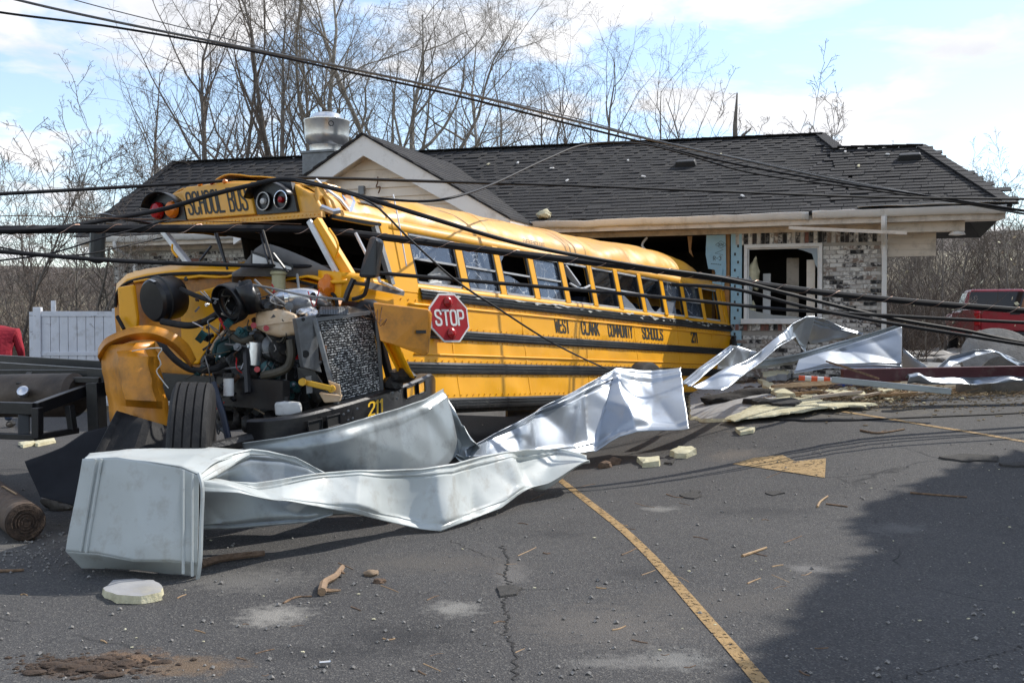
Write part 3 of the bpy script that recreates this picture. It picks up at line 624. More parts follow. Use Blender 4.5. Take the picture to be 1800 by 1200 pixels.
for s in (-1, 1):                                         # shingles of the gable's own roof
    for row in range(19):
        e0, e1 = 1.02-row*.054, 1.02-(row+1)*.054-.02
        if e1 < 0: e1 = 0
        v = GV-.25+(row % 2)*.15
        while v < 2.4:
            l = rs.choice((.26,.33,.40)); (ua, za), (ub, zb) = rake(s, e0), rake(s, e1); k = rs.choices(range(4), (5,4,4,1.6))[0]
            if v+l < GV+4.2-1.6*e0: gs[k].hexa([H(ua,v,za+.030), H(ua,v+l-.006,za+.030), H(ub,v+l-.006,zb+.022), H(ub,v,zb+.022)], [H(ua,v,za+.052), H(ua,v+l-.006,za+.052), H(ub,v+l-.006,zb+.040), H(ub,v,zb+.040)])
            v += l
for k in range(4): struct(gs[k].build('shingles', SH[k], house), 'stuff')
hbox('gutter_end', 9.24, 9.42, GV-.22, -.6, 3.08, 3.20, WHT, bevel=.01)
hbox('wall', 4.3, 9.2, GV+.14, GV+.24, .0, 3.26, CREAM)
hbox('electrical_box', 6.56, 6.66, GV+.02, GV+.08, 3.72, 3.86, GREYS); m = M(); m.tube(cat([H(6.92,GV+.05,4.0), H(6.93,GV+.02,3.9), H(6.9,GV+.03,3.83), H(6.98,GV+.02,3.82), H(6.94,GV+.03,3.72)], 5), .012, 5); m.build('torn_fixture', RUST, house)
m = M(); m.box(H(8.75,-.9,3.28), (.9,.5,.05), HA); m.build('torn_eave_board', WHT, house)

# exhaust fan
fc = W(575, 300, 20.3); fan = thing('exhaust_fan', V((fc.x, fc.y, 3.9)), 'round shiny metal kitchen exhaust fan on grey roof curb beside the gable', 'exhaust fan')
fz = lambda py: W(575, py, 20.3).z
m = M(); m.box((fc.x, fc.y, (fz(272)+3.9)/2), (.70, .70, fz(272)-3.9), HA); m.build('curb', GREYS, fan, bevel=.01)
m = M(); m.box((fc.x, fc.y, fz(271)), (.76, .76, .05), HA); m.build('curb_cap', GREYS, fan, bevel=.008)
m = M(); m.lathe([(fz(270),.34),(fz(256),.34),(fz(253),.36)], (fc.x, fc.y, 0), (0,0,1), 36); m.build('neck', ALU, fan, smooth=True)
m = M(); m.lathe([(fz(257),.34),(fz(250),.41),(fz(240),.435),(fz(217),.44),(fz(215),.455),(fz(213),.455),(fz(213),.40)], (fc.x, fc.y, 0), (0,0,1), 36); m.build('bowl', ALU, fan, smooth=True)
m = M(); m.lathe([(fz(214),.40),(fz(210),.33),(fz(207),.28),(fz(202),.27),(fz(200),.22)], (fc.x, fc.y, 0), (0,0,1), 36); m.build('cap', ALU, fan, smooth=True)
dd = (V((-.06,0,1.6))-V((fc.x,fc.y,1.6))).normalized(); side = V((dd.x*.98-dd.y*.2, dd.y, 0)).normalized()
m = M(); m.lathe([(.42,.055),(.455,.055),(.455,.04),(.43,.04)], (fc.x, fc.y, fz(224)), side, 14); m.build('conduit_port', BLKP, fan, smooth=True)
# ================================================================= the bus body
def lerp(a, b, t): return a+(b-a)*t
BO = V((-1.52, 9.1, 0)); BS = V((.552, .834, 0)); BWD = V((-.834, .552, 0))
def B(s, w, z):                                          # s along to the rear, w across to the far side, z up (front end rides high, whole body leans)
    k = max(0, min(1, s/9.2))
    ln = math.tan(R(lerp(16, 10, k))) if z > 1.95 else math.tan(R(lerp(9, 5, k)))
    ww = w+(z-1.95)*ln
    return BO+BS*s+BWD*ww+V((0, 0, z-.050*s))
bus = thing('school_bus', V((-.6, 10.6, 0)), 'wrecked yellow school bus body, front cab crushed, rear end rammed into the brick house', 'bus')
WID = 2.35
def dent(s, z, a=.014):
    if 1.575 < z < 1.835: a *= .35
    return .35*a*fold(V((s, z*1.5, 2)), 33, 1., .5, 1.4)+ a*noise.noise(V((s*1.1, z*2.2, 3)))+a*.5*noise.noise(V((s*3.3, z*5, 7)))
# lower side skin
def side_skin(name, s0, s1, z0, z1, w0, mat, n=None, nz=6, off=0, amp=.014):
    n = n or int((s1-s0)*8)+2; m = M()
    m.grid([[B(s, w0+dent(s, z, amp)+off, z) for z in steps(z0, z1, nz)] for s in steps(s0, s1, n)])
    return m.build(name, mat, bus, smooth=True, solid=.012)
side_skin('side_panel', .02, 9.25, .80, 1.995, 0, YEL, n=230, nz=34)
side_skin('far_side_panel', .02, 9.25, .80, 1.995, WID, YEL)
for s in (1.55, 2.9, 4.3, 5.7, 7.1, 8.4):                 # sheet seams with rivets
    m = M(); m.grid([[B(s+k, -.0085+dent(s, z), z) for k in (0, .03)] for z in steps(.9, 1.84, 16)]); m.build('panel_seam', YEL, bus, solid=.002)
def rail(s0, s1, z0, z1, name='rub_rail'):
    m = M(); h = z1-z0; prof = [(0,.0),(.0,.026),(.22*h,.036),(.33*h,.036),(.36*h,.022),(.46*h,.022),(.5*h,.038),(.62*h,.038),(.66*h,.022),(.76*h,.022),(.8*h,.036),(.96*h,.03),(h,.0)]
    m.grid([[B(s, -o+dent(s, z0+a), z0+a) for a, o in prof] for s in steps(s0, s1, int((s1-s0)*7)+2)])
    return m.build(name, BLK, bus, smooth=True, angle=25)
rail(.75, 9.2, 1.12, 1.235); rail(.9, 9.2, 1.465, 1.565); rail(1.10, 9.25, 1.845, 1.955); rail(.4, 9.2, .775, .885, 'skirt_rail')
# scuffs where the paint is scraped off the top rail
SCUF = PM('scuff_white', (.62,.62,.58), (.45,.44,.40), 14, .7)
m = M(); rr = random.Random(3)
for k in range(46):
    s = rr.uniform(1.3, 9.1); z = 1.955-rr.uniform(.0, .05); l = rr.uniform(.04, .22)
    m.add([B(s, -.0405+dent(s, z), z), B(s+l*.5, -.0405+dent(s, z), z-rr.uniform(.006,.022)), B(s+l, -.0405+dent(s, z), z), B(s+l*.4, -.0405+dent(s, z), z+.008)], [(0,1,2,3)])
struct(m.build('paint_scuffs', SCUF, bus), 'stuff')
m = M()
for zr in (.91, 1.105, 1.25, 1.45, 1.58, 1.83):
    s = .8
    while s < 9.1: m.box(B(s, -.0125+dent(s, zr), zr), (.012, .008, .012), (BS, BWD, V((0,0,1)))); s += .11
for s in steps(.1, 9.0, 150): m.box(B(s, .017, 2.575), (.014, .010, .014), (BS, BWD, V((0,0,1))))
struct(m.build('rivets', YELR, bus), 'stuff')
# character line under the belt
for zc in (1.30, 1.78): side_skin('pressed_bead', .9, 9.2, zc, zc+.018, -.012, YEL, nz=2)
# window band -------------------------------------------------------------
pil = [.7*(n+2.73) for n in range(0, 11)]                # 1.911 ... 8.911
edges = [(1.10, 1.845)]+[(pil[i]+.055, pil[i+1]-.055) for i in range(10)]
WZ0, WZ1 = 1.995, 2.50
def post(s0, s1, z0=1.99, z1=2.53, w=0., mat=YEL, name='window_post'):
    m = M(); m.hexa([B(s0,w-.012,z0), B(s1,w-.012,z0), B(s1,w+.05,z0), B(s0,w+.05,z0)], [B(s0,w-.012,z1), B(s1,w-.012,z1), B(s1,w+.05,z1), B(s0,w+.05,z1)]); return m.build(name, mat, bus, bevel=.006)
post(.70, 1.10, 1.9, 2.56)
for i in range(11):
    a = edges[i][1]; b = edges[i+1][0] if i < 10 else 9.0
    post(a, b)
post(9.05, 9.2)
for i in range(0, 11):
    a = edges[i][1]; b = edges[i+1][0] if i < 10 else 9.0
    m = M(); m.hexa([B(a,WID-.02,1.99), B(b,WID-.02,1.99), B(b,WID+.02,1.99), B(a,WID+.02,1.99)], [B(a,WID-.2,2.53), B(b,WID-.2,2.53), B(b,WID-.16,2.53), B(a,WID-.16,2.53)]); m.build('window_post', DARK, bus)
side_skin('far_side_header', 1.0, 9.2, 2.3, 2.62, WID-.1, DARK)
rw = random.Random(21)
def wquad(s0, s1, z0, z1, w=.02): return [B(s0,w,z0), B(s1,w,z0), B(s1,w,z1), B(s0,w,z1)]
def bar(m, s0, z0, s1, z1, th, w=.012, dp=.03):
    a, b = B(s0, w, z0), B(s1, w, z1); m.beam(a, b, dp, th, up=V((0,0,1)) if abs(z1-z0) < .2 else BS)
state = ['crackhalf','crack','halfgone','crack','hang','dark','shardlow','shardlow2','shardmid','crackd','open']
for i, (a, b) in enumerate(edges):
    z0, z1 = WZ0+.004, WZ1; zm = z0+(z1-z0)*.50; st = state[i]
    fm = M(); fr = ALUM if i in (0,1,2,3,4,7) else BLKP
    bar(fm, a+.012, z0+.012, b-.012, z0+.012, .024)
    win = fm.build('window', ALUM, bus); vm = M(); bar(vm, a+.012, z1-.01, b-.012, z1-.01, .022); vm.build('window_head', ALUM, win)
    for sj in (a+.012, b-.012): vm = M(); bar(vm, sj, z0, sj, z1, .026); vm.build('window_jamb', BLKP, win)
    if st not in ('open', 'hang'):
        mm = M(); bar(mm, a+.02, zm, b-.02, zm-.004, .020); mm.build('sash_rail', ALUM, win)
    def pane(pts, mat): M().prism([B(s, .025, z) for s, z in pts], BWD*.004).build('pane', mat, win)
    full_t = [(a+.02,zm+.01),(b-.02,zm+.01),(b-.02,z1-.015),(a+.02,z1-.015)]; full_b = [(a+.02,z0+.02),(b-.02,z0+.02),(b-.02,zm-.01),(a+.02,zm-.01)]
    l = b-a; L = lambda t: a+.02+(l-.04)*t; Z = lambda t: z0+.02+(z1-z0-.04)*t
    if st == 'crackhalf': pane(full_t, GLC2)
    elif st == 'crack': pane(full_t, GLC2); pane(full_b, GLC)
    elif st == 'halfgone': pane([(L(0),Z(.0)),(L(1),Z(0)),(L(1),Z(.30)),(L(.75),Z(.26)),(L(.5),Z(.36)),(L(.28),Z(.44)),(L(0),Z(.46))], GLC); pane([(L(0),Z(1)),(L(0),Z(.7)),(L(.12),Z(.8)),(L(.3),Z(1))], GLC2)
    elif st == 'dark': pane(full_t, GLD); pane(full_b, GLD)
    elif st == 'shardlow': pane(full_t, GLD); pane([(L(0),Z(0)),(L(.8),Z(0)),(L(.62),Z(.14)),(L(.5),Z(.2)),(L(.3),Z(.33)),(L(.12),Z(.42)),(L(0),Z(.40))], GLS)
    elif st == 'shardlow2': pane([(L(0),Z(0)),(L(.55),Z(0)),(L(.4),Z(.12)),(L(.25),Z(.38)),(L(.1),Z(.46)),(L(0),Z(.40))], GLS); pane([(L(.62),Z(0)),(L(1),Z(0)),(L(1),Z(.2)),(L(.8),Z(.1))], GLS); pane(full_t, GLD)
    elif st == 'shardmid': pane(full_t, GLC); pane([(L(0),Z(0)),(L(.6),Z(0)),(L(.62),Z(.3)),(L(.85),Z(.6)),(L(.6),Z(.58)),(L(.4),Z(.42)),(L(0),Z(.44))], GLS)
    elif st == 'crackd': pane(full_t, GLC); pane(full_b, GLC)
    elif st == 'hang':
        m = M(); m.beam(B(a+.05,.02,z1-.05), B(a+.24,-.02,z0+.22), .02, .09, up=BWD); m.build('loose_sash', ALUM, win)
        m = M(); m.tube(cat([B(a+.06,-.01,z0+.24), B(a+.28,-.03,z0+.19), B(b-.03,-.01,z0+.25)], 6), .016, 6); m.build('bent_sash_rail', ALUM, win, smooth=True)
    m = M(); m.prism([B(a-.01,.012,z1-.012), B(b+.01,.012,z1-.012), B(b+.01,.012,z1+.03), B(a-.01,.012,z1+.03)], BWD*.04); m.build('window_header', YELR, win)
# crumpled white lining hanging in the first windows
m = M(); rows = []
for i in range(9):
    rows.append([B(1.45+.045*i, .12+.05*noise.noise(V((i*.6,k*.7,3))), 2.0+.030*k*(1-.10*abs(i-5))+.02*noise.noise(V((i,k,1)))) for k in range(9)])
m.grid(rows); m.build('torn_lining', WPLA, bus, smooth=True, angle=20, solid=.004)
m = M(); m.grid([[B(2.05+.06*i, .10+.03*noise.noise(V((i*.9,k,8))), 2.0+.035*k) for k in range(6)] for i in range(9)]); m.build('torn_lining', WPLA, bus, smooth=True, angle=20, solid=.004)
# roof ------------------------------------------------------------------
def roof_z(s): return 2.96+.020*s
def roof(s, t):                                          # t 0 near edge .. 1 far edge
    k = sm((s-8.0)/1.5)                                  # rear cap droops
    a = math.pi*t; w = .03+(WID-.06)/2*(1-math.cos(a)) ; e = 2.53
    hgt = (roof_z(s)-e)*(1-.72*k); z = e+hgt*(math.sin(a)**.62)
    d = .016*noise.noise(V((s*.9, t*3, 2)))+.010*noise.noise(V((s*2.6, t*7, 5)))+.012*abs(noise.noise(V((s*6, t*9, 1))))
    d -= .07*math.exp(-((s-1.0)/.35)**2-((t-.28)/.12)**2)          # dent behind the badge
    d -= .05*math.exp(-((s-5.2)/.5)**2-((t-.25)/.1)**2)
    d += fold(V((s*1.3, t*3, 1)), 61, .018*max(.12, 1-s/2.2)+.003*math.exp(-((s-5.6)/1.2)**2), .8, 2.4)
    p = B(s+.35*k*math.sin(a)*0, w+(.10*k if t < .5 else -.1*k), z); 
    return p+V((0,0,d))-BWD*d*(.8 if t < .5 else -.8)
ROW = [(1-math.cos(math.pi*i/40))/2*0+i/40 for i in range(41)]
m = M(); m.grid([[roof(s, t) for t in ROW] for s in steps(.06, 9.45, 190)]); m.build('roof', YELR, bus, smooth=True, angle=50, solid=.012)
for s in (1.05, 2.6, 4.3, 6.0, 7.6):                      # roof seams
    m = M(); m.grid([[roof(s+k, t)+V((0,0,.006))-BWD*.006*(1 if t < .5 else -1) for k in (0, .03, .06)] for t in ROW]); m.build('roof_seam', YELR, bus, smooth=True)
m = M(); m.grid([[B(s, .0+dent(s,2.5), z) for z in (2.50, 2.55, 2.60)] for s in steps(.06, 9.3, 70)]); m.build('drip_rail', YELR, bus, smooth=True, solid=.014)
# rear end
m = M(); m.grid([[B(9.25+.18*math.sin(math.pi*j/12), WID*j/12, z) for z in steps(.9, 2.7, 8)] for j in range(13)]); m.build('rear_wall', YEL, bus, smooth=True)
m = M(); m.rock(B(9.2,-.02,1.40), (.10,.16,.35), 4, sub=3); m.build('crushed_corner', BLKD, bus)
# floor, seats
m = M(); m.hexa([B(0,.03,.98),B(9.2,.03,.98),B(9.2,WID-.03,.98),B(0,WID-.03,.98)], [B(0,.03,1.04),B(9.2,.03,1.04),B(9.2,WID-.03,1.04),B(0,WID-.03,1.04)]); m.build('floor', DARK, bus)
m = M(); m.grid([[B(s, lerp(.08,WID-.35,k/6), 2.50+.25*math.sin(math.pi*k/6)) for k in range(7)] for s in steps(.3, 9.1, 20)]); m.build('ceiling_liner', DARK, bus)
for k in range(10):
    for w0, w1 in ((.10, .98), (1.40, 2.2)):
        s = 1.75+k*.72; m = M(); m.hexa([B(s,w0,1.1),B(s+.12,w0,1.1),B(s+.12,w1,1.1),B(s,w1,1.1)], [B(s+.12,w0+.05,2.13),B(s+.2,w0+.05,2.13),B(s+.2,w1-.05,2.13),B(s+.12,w1-.05,2.13)]); m.build('seat', SEAT, bus, bevel=.05)
# underside and rear tyre
m = M(); m.hexa([B(.3,.12,.72),B(9.0,.12,.72),B(9.0,WID-.12,.72),B(.3,WID-.12,.72)], [B(.3,.12,.97),B(9.0,.12,.97),B(9.0,WID-.12,.97),B(.3,WID-.12,.97)]); m.build('underframe', BLKD, bus)
TYP = [(-.14,.36),(-.14,.46),(-.12,.50),(-.09,.515),(.09,.515),(.12,.50),(.14,.46),(.14,.36),(.05,.30),(-.05,.30)]
m = M(); m.lathe(TYP, B(5.72,-.02,.79), BWD, 40); rt = m.build('rear_tyre', RUB, bus, smooth=True)
# lettering
def side_letters(body, s0, s1, z0, h):
    m = M(); letters(m, body, h, s1-s0, lambda x, y: B(s0+x, -.0105+dent(s0+x, z0+y), z0+y), .40); m.build('lettering', LETB, bus)
def sx(px):                                              # picture column -> s on the side
    n = (823-px)/(px*.0545-114.3); return .7*(n+2.73)
for wd, a, b in (('WEST',972,997),('CLARK',1019,1050),('COMMUNITY',1067,1109),('SCHOOLS',1127,1163),('211',1214,1225)): side_letters(wd, sx(a), sx(b), 1.615, .185)
m = M(); letters(m, 'EMERGENCY EXIT', .055, sx(980)-sx(943), lambda x, y: B(sx(943)+x, .015+dent(sx(943)+x,2.6), 2.635+y)-BWD*.02); m.build('lettering', LETB, bus)
# badge and stripes on the roof's front flank
def flank(s, z):                                         # point on the roof's near flank, just proud
    for t in steps(0, .45, 180):
        p = roof(s, t)
        if p.z+.05*s >= z: return p-BWD*.016+V((0,0,.016))
    return roof(s, .3)
def flank_patch(poly, name, mat, parent=None, off=.0):
    m = M(); c = [flank(s, z)-BWD*off+V((0,0,off*.6)) for s, z in poly]; mid = sum(c, V())/len(c); m.add(c+[mid], [(i, (i+1) % len(c), len(c)) for i in range(len(c))]); return m.build(name, mat, bus, solid=.004)
sh = [(.18,2.82),(.30,2.86),(.50,2.84),(.54,2.80),(.50,2.70),(.40,2.60),(.36,2.58),(.30,2.62),(.22,2.72)]
flank_patch(sh, 'badge', CHROME); flank_patch([(lerp(.36,s,.72), lerp(2.73,z,.72)) for s, z in sh], 'badge_face', YELF, off=.010)
m = M(); letters(m, 'T', .10, .12, lambda x, y: flank(.30+x, 2.69+y)-BWD*.018+V((0,0,.008))); m.build('badge_letter', CHROME, bus)
for k, (a, b) in enumerate(((.58,1.20),(.58,1.06),(.56,.92))):
    z = 2.815-k*.055; m = M(); m.grid([[flank(s, z+zz_) for zz_ in (0, .014, .028)] for s in steps(a, b, 10)]); m.build('stripe', LETB, bus, solid=.003)
for k, (a, b) in enumerate(((.04,.17),(.08,.2))):
    z = 2.80-k*.06; m = M(); m.grid([[flank(s, z+zz_) for zz_ in (0, .03)] for s in steps(a, b, 4)]); m.build('stripe', LETB, bus, solid=.003)
# stop sign
sc = B(1.36, -.13, 1.675); sxv = V((.74,.67,0)).normalized(); szv = (B(1.6,0,1.9)-B(1.6,0,1.4)).normalized(); sn = sxv.cross(szv).normalized()
def sp_(x, z, o=0): return sc+sxv*x+szv*z+sn*o
octa = lambda r: [(r*math.cos(R(22.5+45*k)), r*math.sin(R(22.5+45*k))) for k in range(8)]
m = M(); m.prism([sp_(x, z) for x, z in octa(.262)], sn*.012); ss = m.build('stop_sign', WHTR, bus); ss['label'] = 'red octagonal stop sign folded against the bus side'
m = M(); m.prism([sp_(x, z, .012) for x, z in octa(.242)], sn*.004); m.build('sign_face', REDS, ss)
m = M(); letters(m, 'STOP', .165, .36, lambda x, y: sp_(-.18+x, -.082+y, .018), .30); m.build('sign_lettering', WHTR, ss)
for z in (.155, -.155):
    m = M(); m.lathe([(0,.055),(.012,.055),(.03,.03),(.035,.012)], sp_(0, z, .016), sn, 18); m.build('sign_lamp', REDL, ss, smooth=True)
    m = M(); m.tube([sp_(.052*math.cos(a), z+.052*math.sin(a), .024) for a in steps(0, 6.28, 20)], .005, 5); m.build('lamp_ring', RUST, ss)
m = M(); m.box(sp_(-.30,.0,-.02), (.12,.05,.09), (sxv, sn, szv)); m.build('sign_hinge', BLKP, bus, bevel=.008)

# front header with SCHOOL BUS -------------------------------------------
def F(w, z, o=0): return B(-.02-o, w, z)                   # front plane; o forward
top = [(.10,2.72),(.30,2.83),(.62,2.88),(1.1,2.92),(1.5,2.915),(1.85,2.885),(2.12,2.83),(2.30,2.70)]
m = M(); m.prism([F(.02,2.545), F(2.33,2.545)]+[F(w, z) for w, z in reversed(top)], BS*.10); m.build('header_cap', YELR, bus, bevel=.02)
m = M(); m.prism([F(.02,2.505,.03), F(2.36,2.505,.03), F(2.36,2.555,.03), F(.02,2.555,.03)], BS*.05); m.build('header_flange', YELR, bus)
m = M()
for w in steps(.05, 2.33, 44): m.box(F(w, 2.53, .034), (.01,.012,.012), (BS,BWD,V((0,0,1))))
struct(m.build('rivets', YELR, bus), 'stuff')
m = M(); m.prism([F(.84,2.57,.05), F(1.80,2.57,.05), F(1.80,2.86,.05), F(1.72,2.895,.05), F(1.2,2.90,.05), F(.84,2.87,.05)], BS*.05); m.build('destination_sign', YELR, bus, bevel=.012)
m = M(); letters(m, 'SCHOOL BUS', .235, .84, lambda x, y: F(1.745-x, 2.61+y, .0535), .34); m.build('lettering', LETB, bus)
for w0, w1, torn in ((.30, .82, True), (1.83, 2.33, False)):
    m = M(); m.prism([F(w0,2.57,.035), F(w1,2.57,.035), F(w1,2.80 if not torn else 2.88,.035), F((w0+w1)/2,2.87,.035), F(w0,2.84 if torn else 2.70,.035)], BS*.05); bx = m.build('lamp_board', BLKP, bus)
    for k, mt in enumerate((AMBL, REDL) if torn else (AMBL, REDL)):
        w = w0+.15+k*.23; r = .088
        pr = [(0,r),(.02,r),(.05,r*.8),(.065,r*.35),(.068,.01)]
        m = M(); m.lathe(pr if not torn else [(0,r),(.018,r),(.018,r*.85),(.0,r*.8),(-.02,.03)], F(w, 2.685, .045), -BS, 20); lp = m.build('warning_lamp', mt if not torn else BLKP, bx, smooth=True)
        if torn: m = M(); m.lathe([(.0,r*.98),(.022,r*.98),(.024,r*.88),(.004,r*.86)], F(w,2.685,.046), -BS, 20, cap=False); m.build('bezel', CHROME if k == 0 else WPLA, bx, smooth=True); m = M(); m.lathe([(0,.03),(.03,.028),(.04,.01)], F(w,2.685,.045), -BS, 10); m.build('bulb', REDL if k == 0 else WPLA, bx, smooth=True)
    # hood over the lamps
    m = M(); rows = []
    for j in range(13):
        a = math.pi*j/12; w = lerp(w0-.02, w1+.03, j/12); rows.append([F(w+(.02*o if not torn else .05*o*math.sin(a*2)), 2.715+.145*math.sin(a)**.6-(.05*o*o*14 if torn and j < 7 else 0), .03+o) for o in (0, .04, .075, .11)])
    m.grid(rows); m.build('lamp_hood', BLKP, bx, smooth=True, solid=.006)
for k, w in enumerate((1.16,1.34,1.52)): m = M(); m.lathe([(0,.026),(.025,.022),(.035,.006)], F(w,2.905,.03), (-.5,-.7,.3), 10); m.build('marker_lamp', AMBL if k != 1 else REDL, bus, smooth=True)
# front left edge where the skin is peeled open to bare metal
m = M(); m.grid([[B(-.02+.34*i/8, .10-.06*k/5+.03*noise.noise(V((i*.8,k*.8,1))), 2.56+.28*k/5+.05*noise.noise(V((i*.5,k*.6,7)))) for k in range(6)] for i in range(9)]); m.build('peeled_skin', YELR, bus, smooth=True, angle=15, solid=.004)
m = M(); m.tube([B(.02,.06,2.86), B(.10,.03,2.78), B(.2,-.02,2.70), B(.27,-.04,2.60)], .016, 6); m.tube([B(0,.05,2.60), B(.06,-.03,2.56), B(.12,-.05,2.58)], .03, 6); m.build('torn_edge', ALU, bus, smooth=True)
# windscreen pillars, cowl ------------------------------------------------
def dcow(px): return lerp(10.1, 8.85, (px-200)/400)
def beam_px(name, a, b, w, h, mat, parent, up=V((0,0,1))): m = M(); m.beam(W(*a), W(*b), w, h, up); return m.build(name, mat, parent, bevel=.006)
beam_px('windscreen_pillar', (556,388,9.12), (616,486,8.95), .07, .09, YEL, bus); beam_px('windscreen_trim', (543,388,9.10), (597,490,8.92), .03, .05, ALUM, bus)
beam_px('windscreen_pillar', (284,402,10.5), (340,474,10.0), .05, .06, ALUM, bus); beam_px('windscreen_mullion', (378,410,9.9), (398,470,9.7), .02, .02, BLKP, bus)
m = M(); m.tube(cat(P3([(578,402,9.0),(590,420,8.95),(594,436,8.93),(588,452,8.95)]), 5), .012, 6); m.build('grab_handle', YEL, bus, smooth=True)
m = M(); m.tube(cat(P3([(303,430,10.2),(303,440,10.15),(312,452,10.1)]), 5), .012, 6); m.build('grab_handle', YEL, bus, smooth=True)
m = M(); m.prism([B(.03,.03,1.2), B(.03,WID,1.2), B(.03,WID,1.93), B(.03,.03,1.93)], BS*.05); m.build('bulkhead', DARK, bus)
m = M(); m.grid([[W(lerp(235,610,i/16), lerp(500,474,.5)+ (10*noise.noise(V((i*.5,k,1)))) -6*k + 18*((i/16-.5)**2)*2-(6 if i in (8,9) else 0), dcow(lerp(235,610,i/16))-.10+.16*k) for k in range(4)] for i in range(17)]); m.build('cowl_top', YEL, bus, smooth=True, angle=30, solid=.02)
# driver's side frame and door sill
m = M(); m.beam(B(.05,0,2.52), B(.72,0,2.53), .03, .03); m.build('window_rail', BLKP, bus)
m = M(); m.beam(B(.68,-.015,1.95), B(.62,-.01,2.5), .05, .05, up=BS); m.build('window_jamb', GREYS, bus)
m = M(); m.tube(P3([(625,410,9.35),(668,495,9.2),(708,513,9.7)]), .016, 6); m.build('loose_window_frame', ALUM, bus, smooth=True)
m = M(); m.prism(P3([(616,486,9.05),(712,512,9.72),(710,520,9.70),(612,500,9.02)]), V((.0,-.03,0))); m.build('window_sill', GREYP, bus)
# dashboard dome
m = M(); rows = []
for i in range(15):
    t = i/14; px = lerp(408, 600, t); pk = 425 if t < .3 else 0
    y = lerp(480, 428, sm(t/.30)) if t < .30 else lerp(428, 484, ((t-.3)/.7)**1.25)
    rows.append([W(px, y+(480-y)*k*.1*0, 9.0+.0*t+.55*(k/5))+V((0,0,-.25*(1-math.cos(k/5*1.5)) if k else 0)) for k in range(6)]+[])
    rows[-1] = [W(px, 486, 8.98+.10*t*0)]+rows[-1]
m.grid(rows); m.build('dashboard_cover', GREYP, bus, smooth=True, angle=40, solid=.01)
m = M(); m.prism(P3([(441,440,8.9),(515,466,8.88),(515,476,8.88),(441,470,8.9)]), V((0,.01,0))); m.build('instrument_panel', BLKP, bus); m = M(); m.prism(P3([(444,446,8.885),(512,470,8.865),(512,474,8.865),(444,466,8.885)]), V((0,.004,0))); m.build('instrument_glass', WPLA, bus)
for a, b in (((462,405,9.0),(480,465,8.8)),((455,398,9.2),(472,462,8.8)),((480,445,8.8),(505,478,8.8)),((352,458,9.5),(372,432,9.5)),((379,400,9.6),(400,475,9.5))):
    m = M(); m.tube([W(*a), W(*b)], .012, 5); m.build('wiper_arm', BLKP, bus)
# firewall below the cowl, black seal, things hung on it
fw = [(210,650),(202,560),(201,530),(206,510),(222,494),(255,484),(300,479),(360,477),(420,478),(470,481),(520,490),(565,502),(588,516),(596,535),(590,640),(420,690),(300,690)]
m = M(); m.prism([W(x, y, dcow(x)) for x, y in fw], V((.03,.06,0))); m.build('firewall', YELF, bus)
seal = [(203,540),(206,514),(224,497),(258,488),(300,482),(360,480),(420,481),(445,484),(462,478),(478,486),(520,494),(566,506),(588,520),(593,540)]
m = M(); m.tube(cat([W(x, y, dcow(x)-.07) for x, y in seal], 5), .016, 6); m.build('hood_seal', RUB, bus, smooth=True)
m = M(); rows = [[W(x, y-3-4*k, dcow(x)-.045+.11*k) for k in range(4)] for x, y in seal]; m.grid(rows); m.build('cowl_rim', YEL, bus, smooth=True, solid=.012)
# cowl pressing: darker recess lines and the left flange
m = M(); m.prism(P3([(212,505,9.9),(240,500,9.85),(247,560,9.8),(246,580,9.8),(218,590,9.85)]), V((-.02,-.05,0))); m.build('cowl_flange', YEL, bus, bevel=.02)
m = M(); m.prism([W(x, y, dcow(x)-.05) for x, y in ((320,520),(395,500),(400,560),(352,640),(322,640))], V((-.01,-.03,0))); m.build('cowl_pressing', YEL, bus, bevel=.02)
for x, y in ((222,551),(308,496),(328,490)):
    m = M(); m.lathe([(0,.022),(.01,.022),(.012,.012)], W(x, y, dcow(x)-.09), (-.3,-1,0), 10); m.build('grommet', BLKP, bus)
m = M(); m.tube(P3([(206,556,9.75),(218,578,9.7)]), .02, 6); m.build('rubber_strip', RUB, bus)
a = W(270,528,9.15); b = W(306,522,9.32); ax = (b-a).normalized(); ln_ = (b-a).length
m = M(); m.lathe([(-.03,.10),(-.025,.17),(0,.195),(.05,.20),(.055,.212),(.075,.212),(.08,.20),(ln_,.195),(ln_+.03,.18),(ln_+.035,.08)], a, ax, 36); cn = m.build('air_filter', BLKP, bus, smooth=True)
m = M(); q = a+ax*(ln_*.45); upv = V((-.1,-.55,.83)).normalized(); tv = ax.cross(upv); pt = lambda s_, t_: q+ax*s_+(upv*math.cos(t_)+tv*math.sin(t_))*.206
m.grid([[pt(s_, t_) for s_ in (-.06, .06, .13)] for t_ in steps(-.30, .22, 5)]); m.build('filter_label', WPLA, cn, smooth=True)
m = M(); m.lathe([(0,.065),(.05,.06),(.14,.06),(.15,.075),(.17,.075),(.18,.06)], W(490,512,8.95), (0,0,1), 16); m.build('brake_reservoir', PM('reservoir_cream', (.50,.47,.30), (.38,.35,.2), 6, .5), bus, smooth=True)
m = M(); m.prism(P3([(372,512,9.2),(412,508,9.15),(414,530,9.15),(374,532,9.2)]), V((0,.1,0))); m.build('fuse_box', BLKP, bus, bevel=.01)
m = M(); m.prism(P3([(532,505,8.9),(552,502,8.9),(554,515,8.9),(536,518,8.9)]), V((0,.06,0))); m.build('relay', BLKP, bus, bevel=.008)
m = M(); m.rock(W(574,506,8.85), (.075,.07,.105), 5, sub=3); m.rock(W(585,500,8.9), (.05,.05,.11), 2, sub=3); m.build('turn_lamp', AMBL, bus, smooth=True)
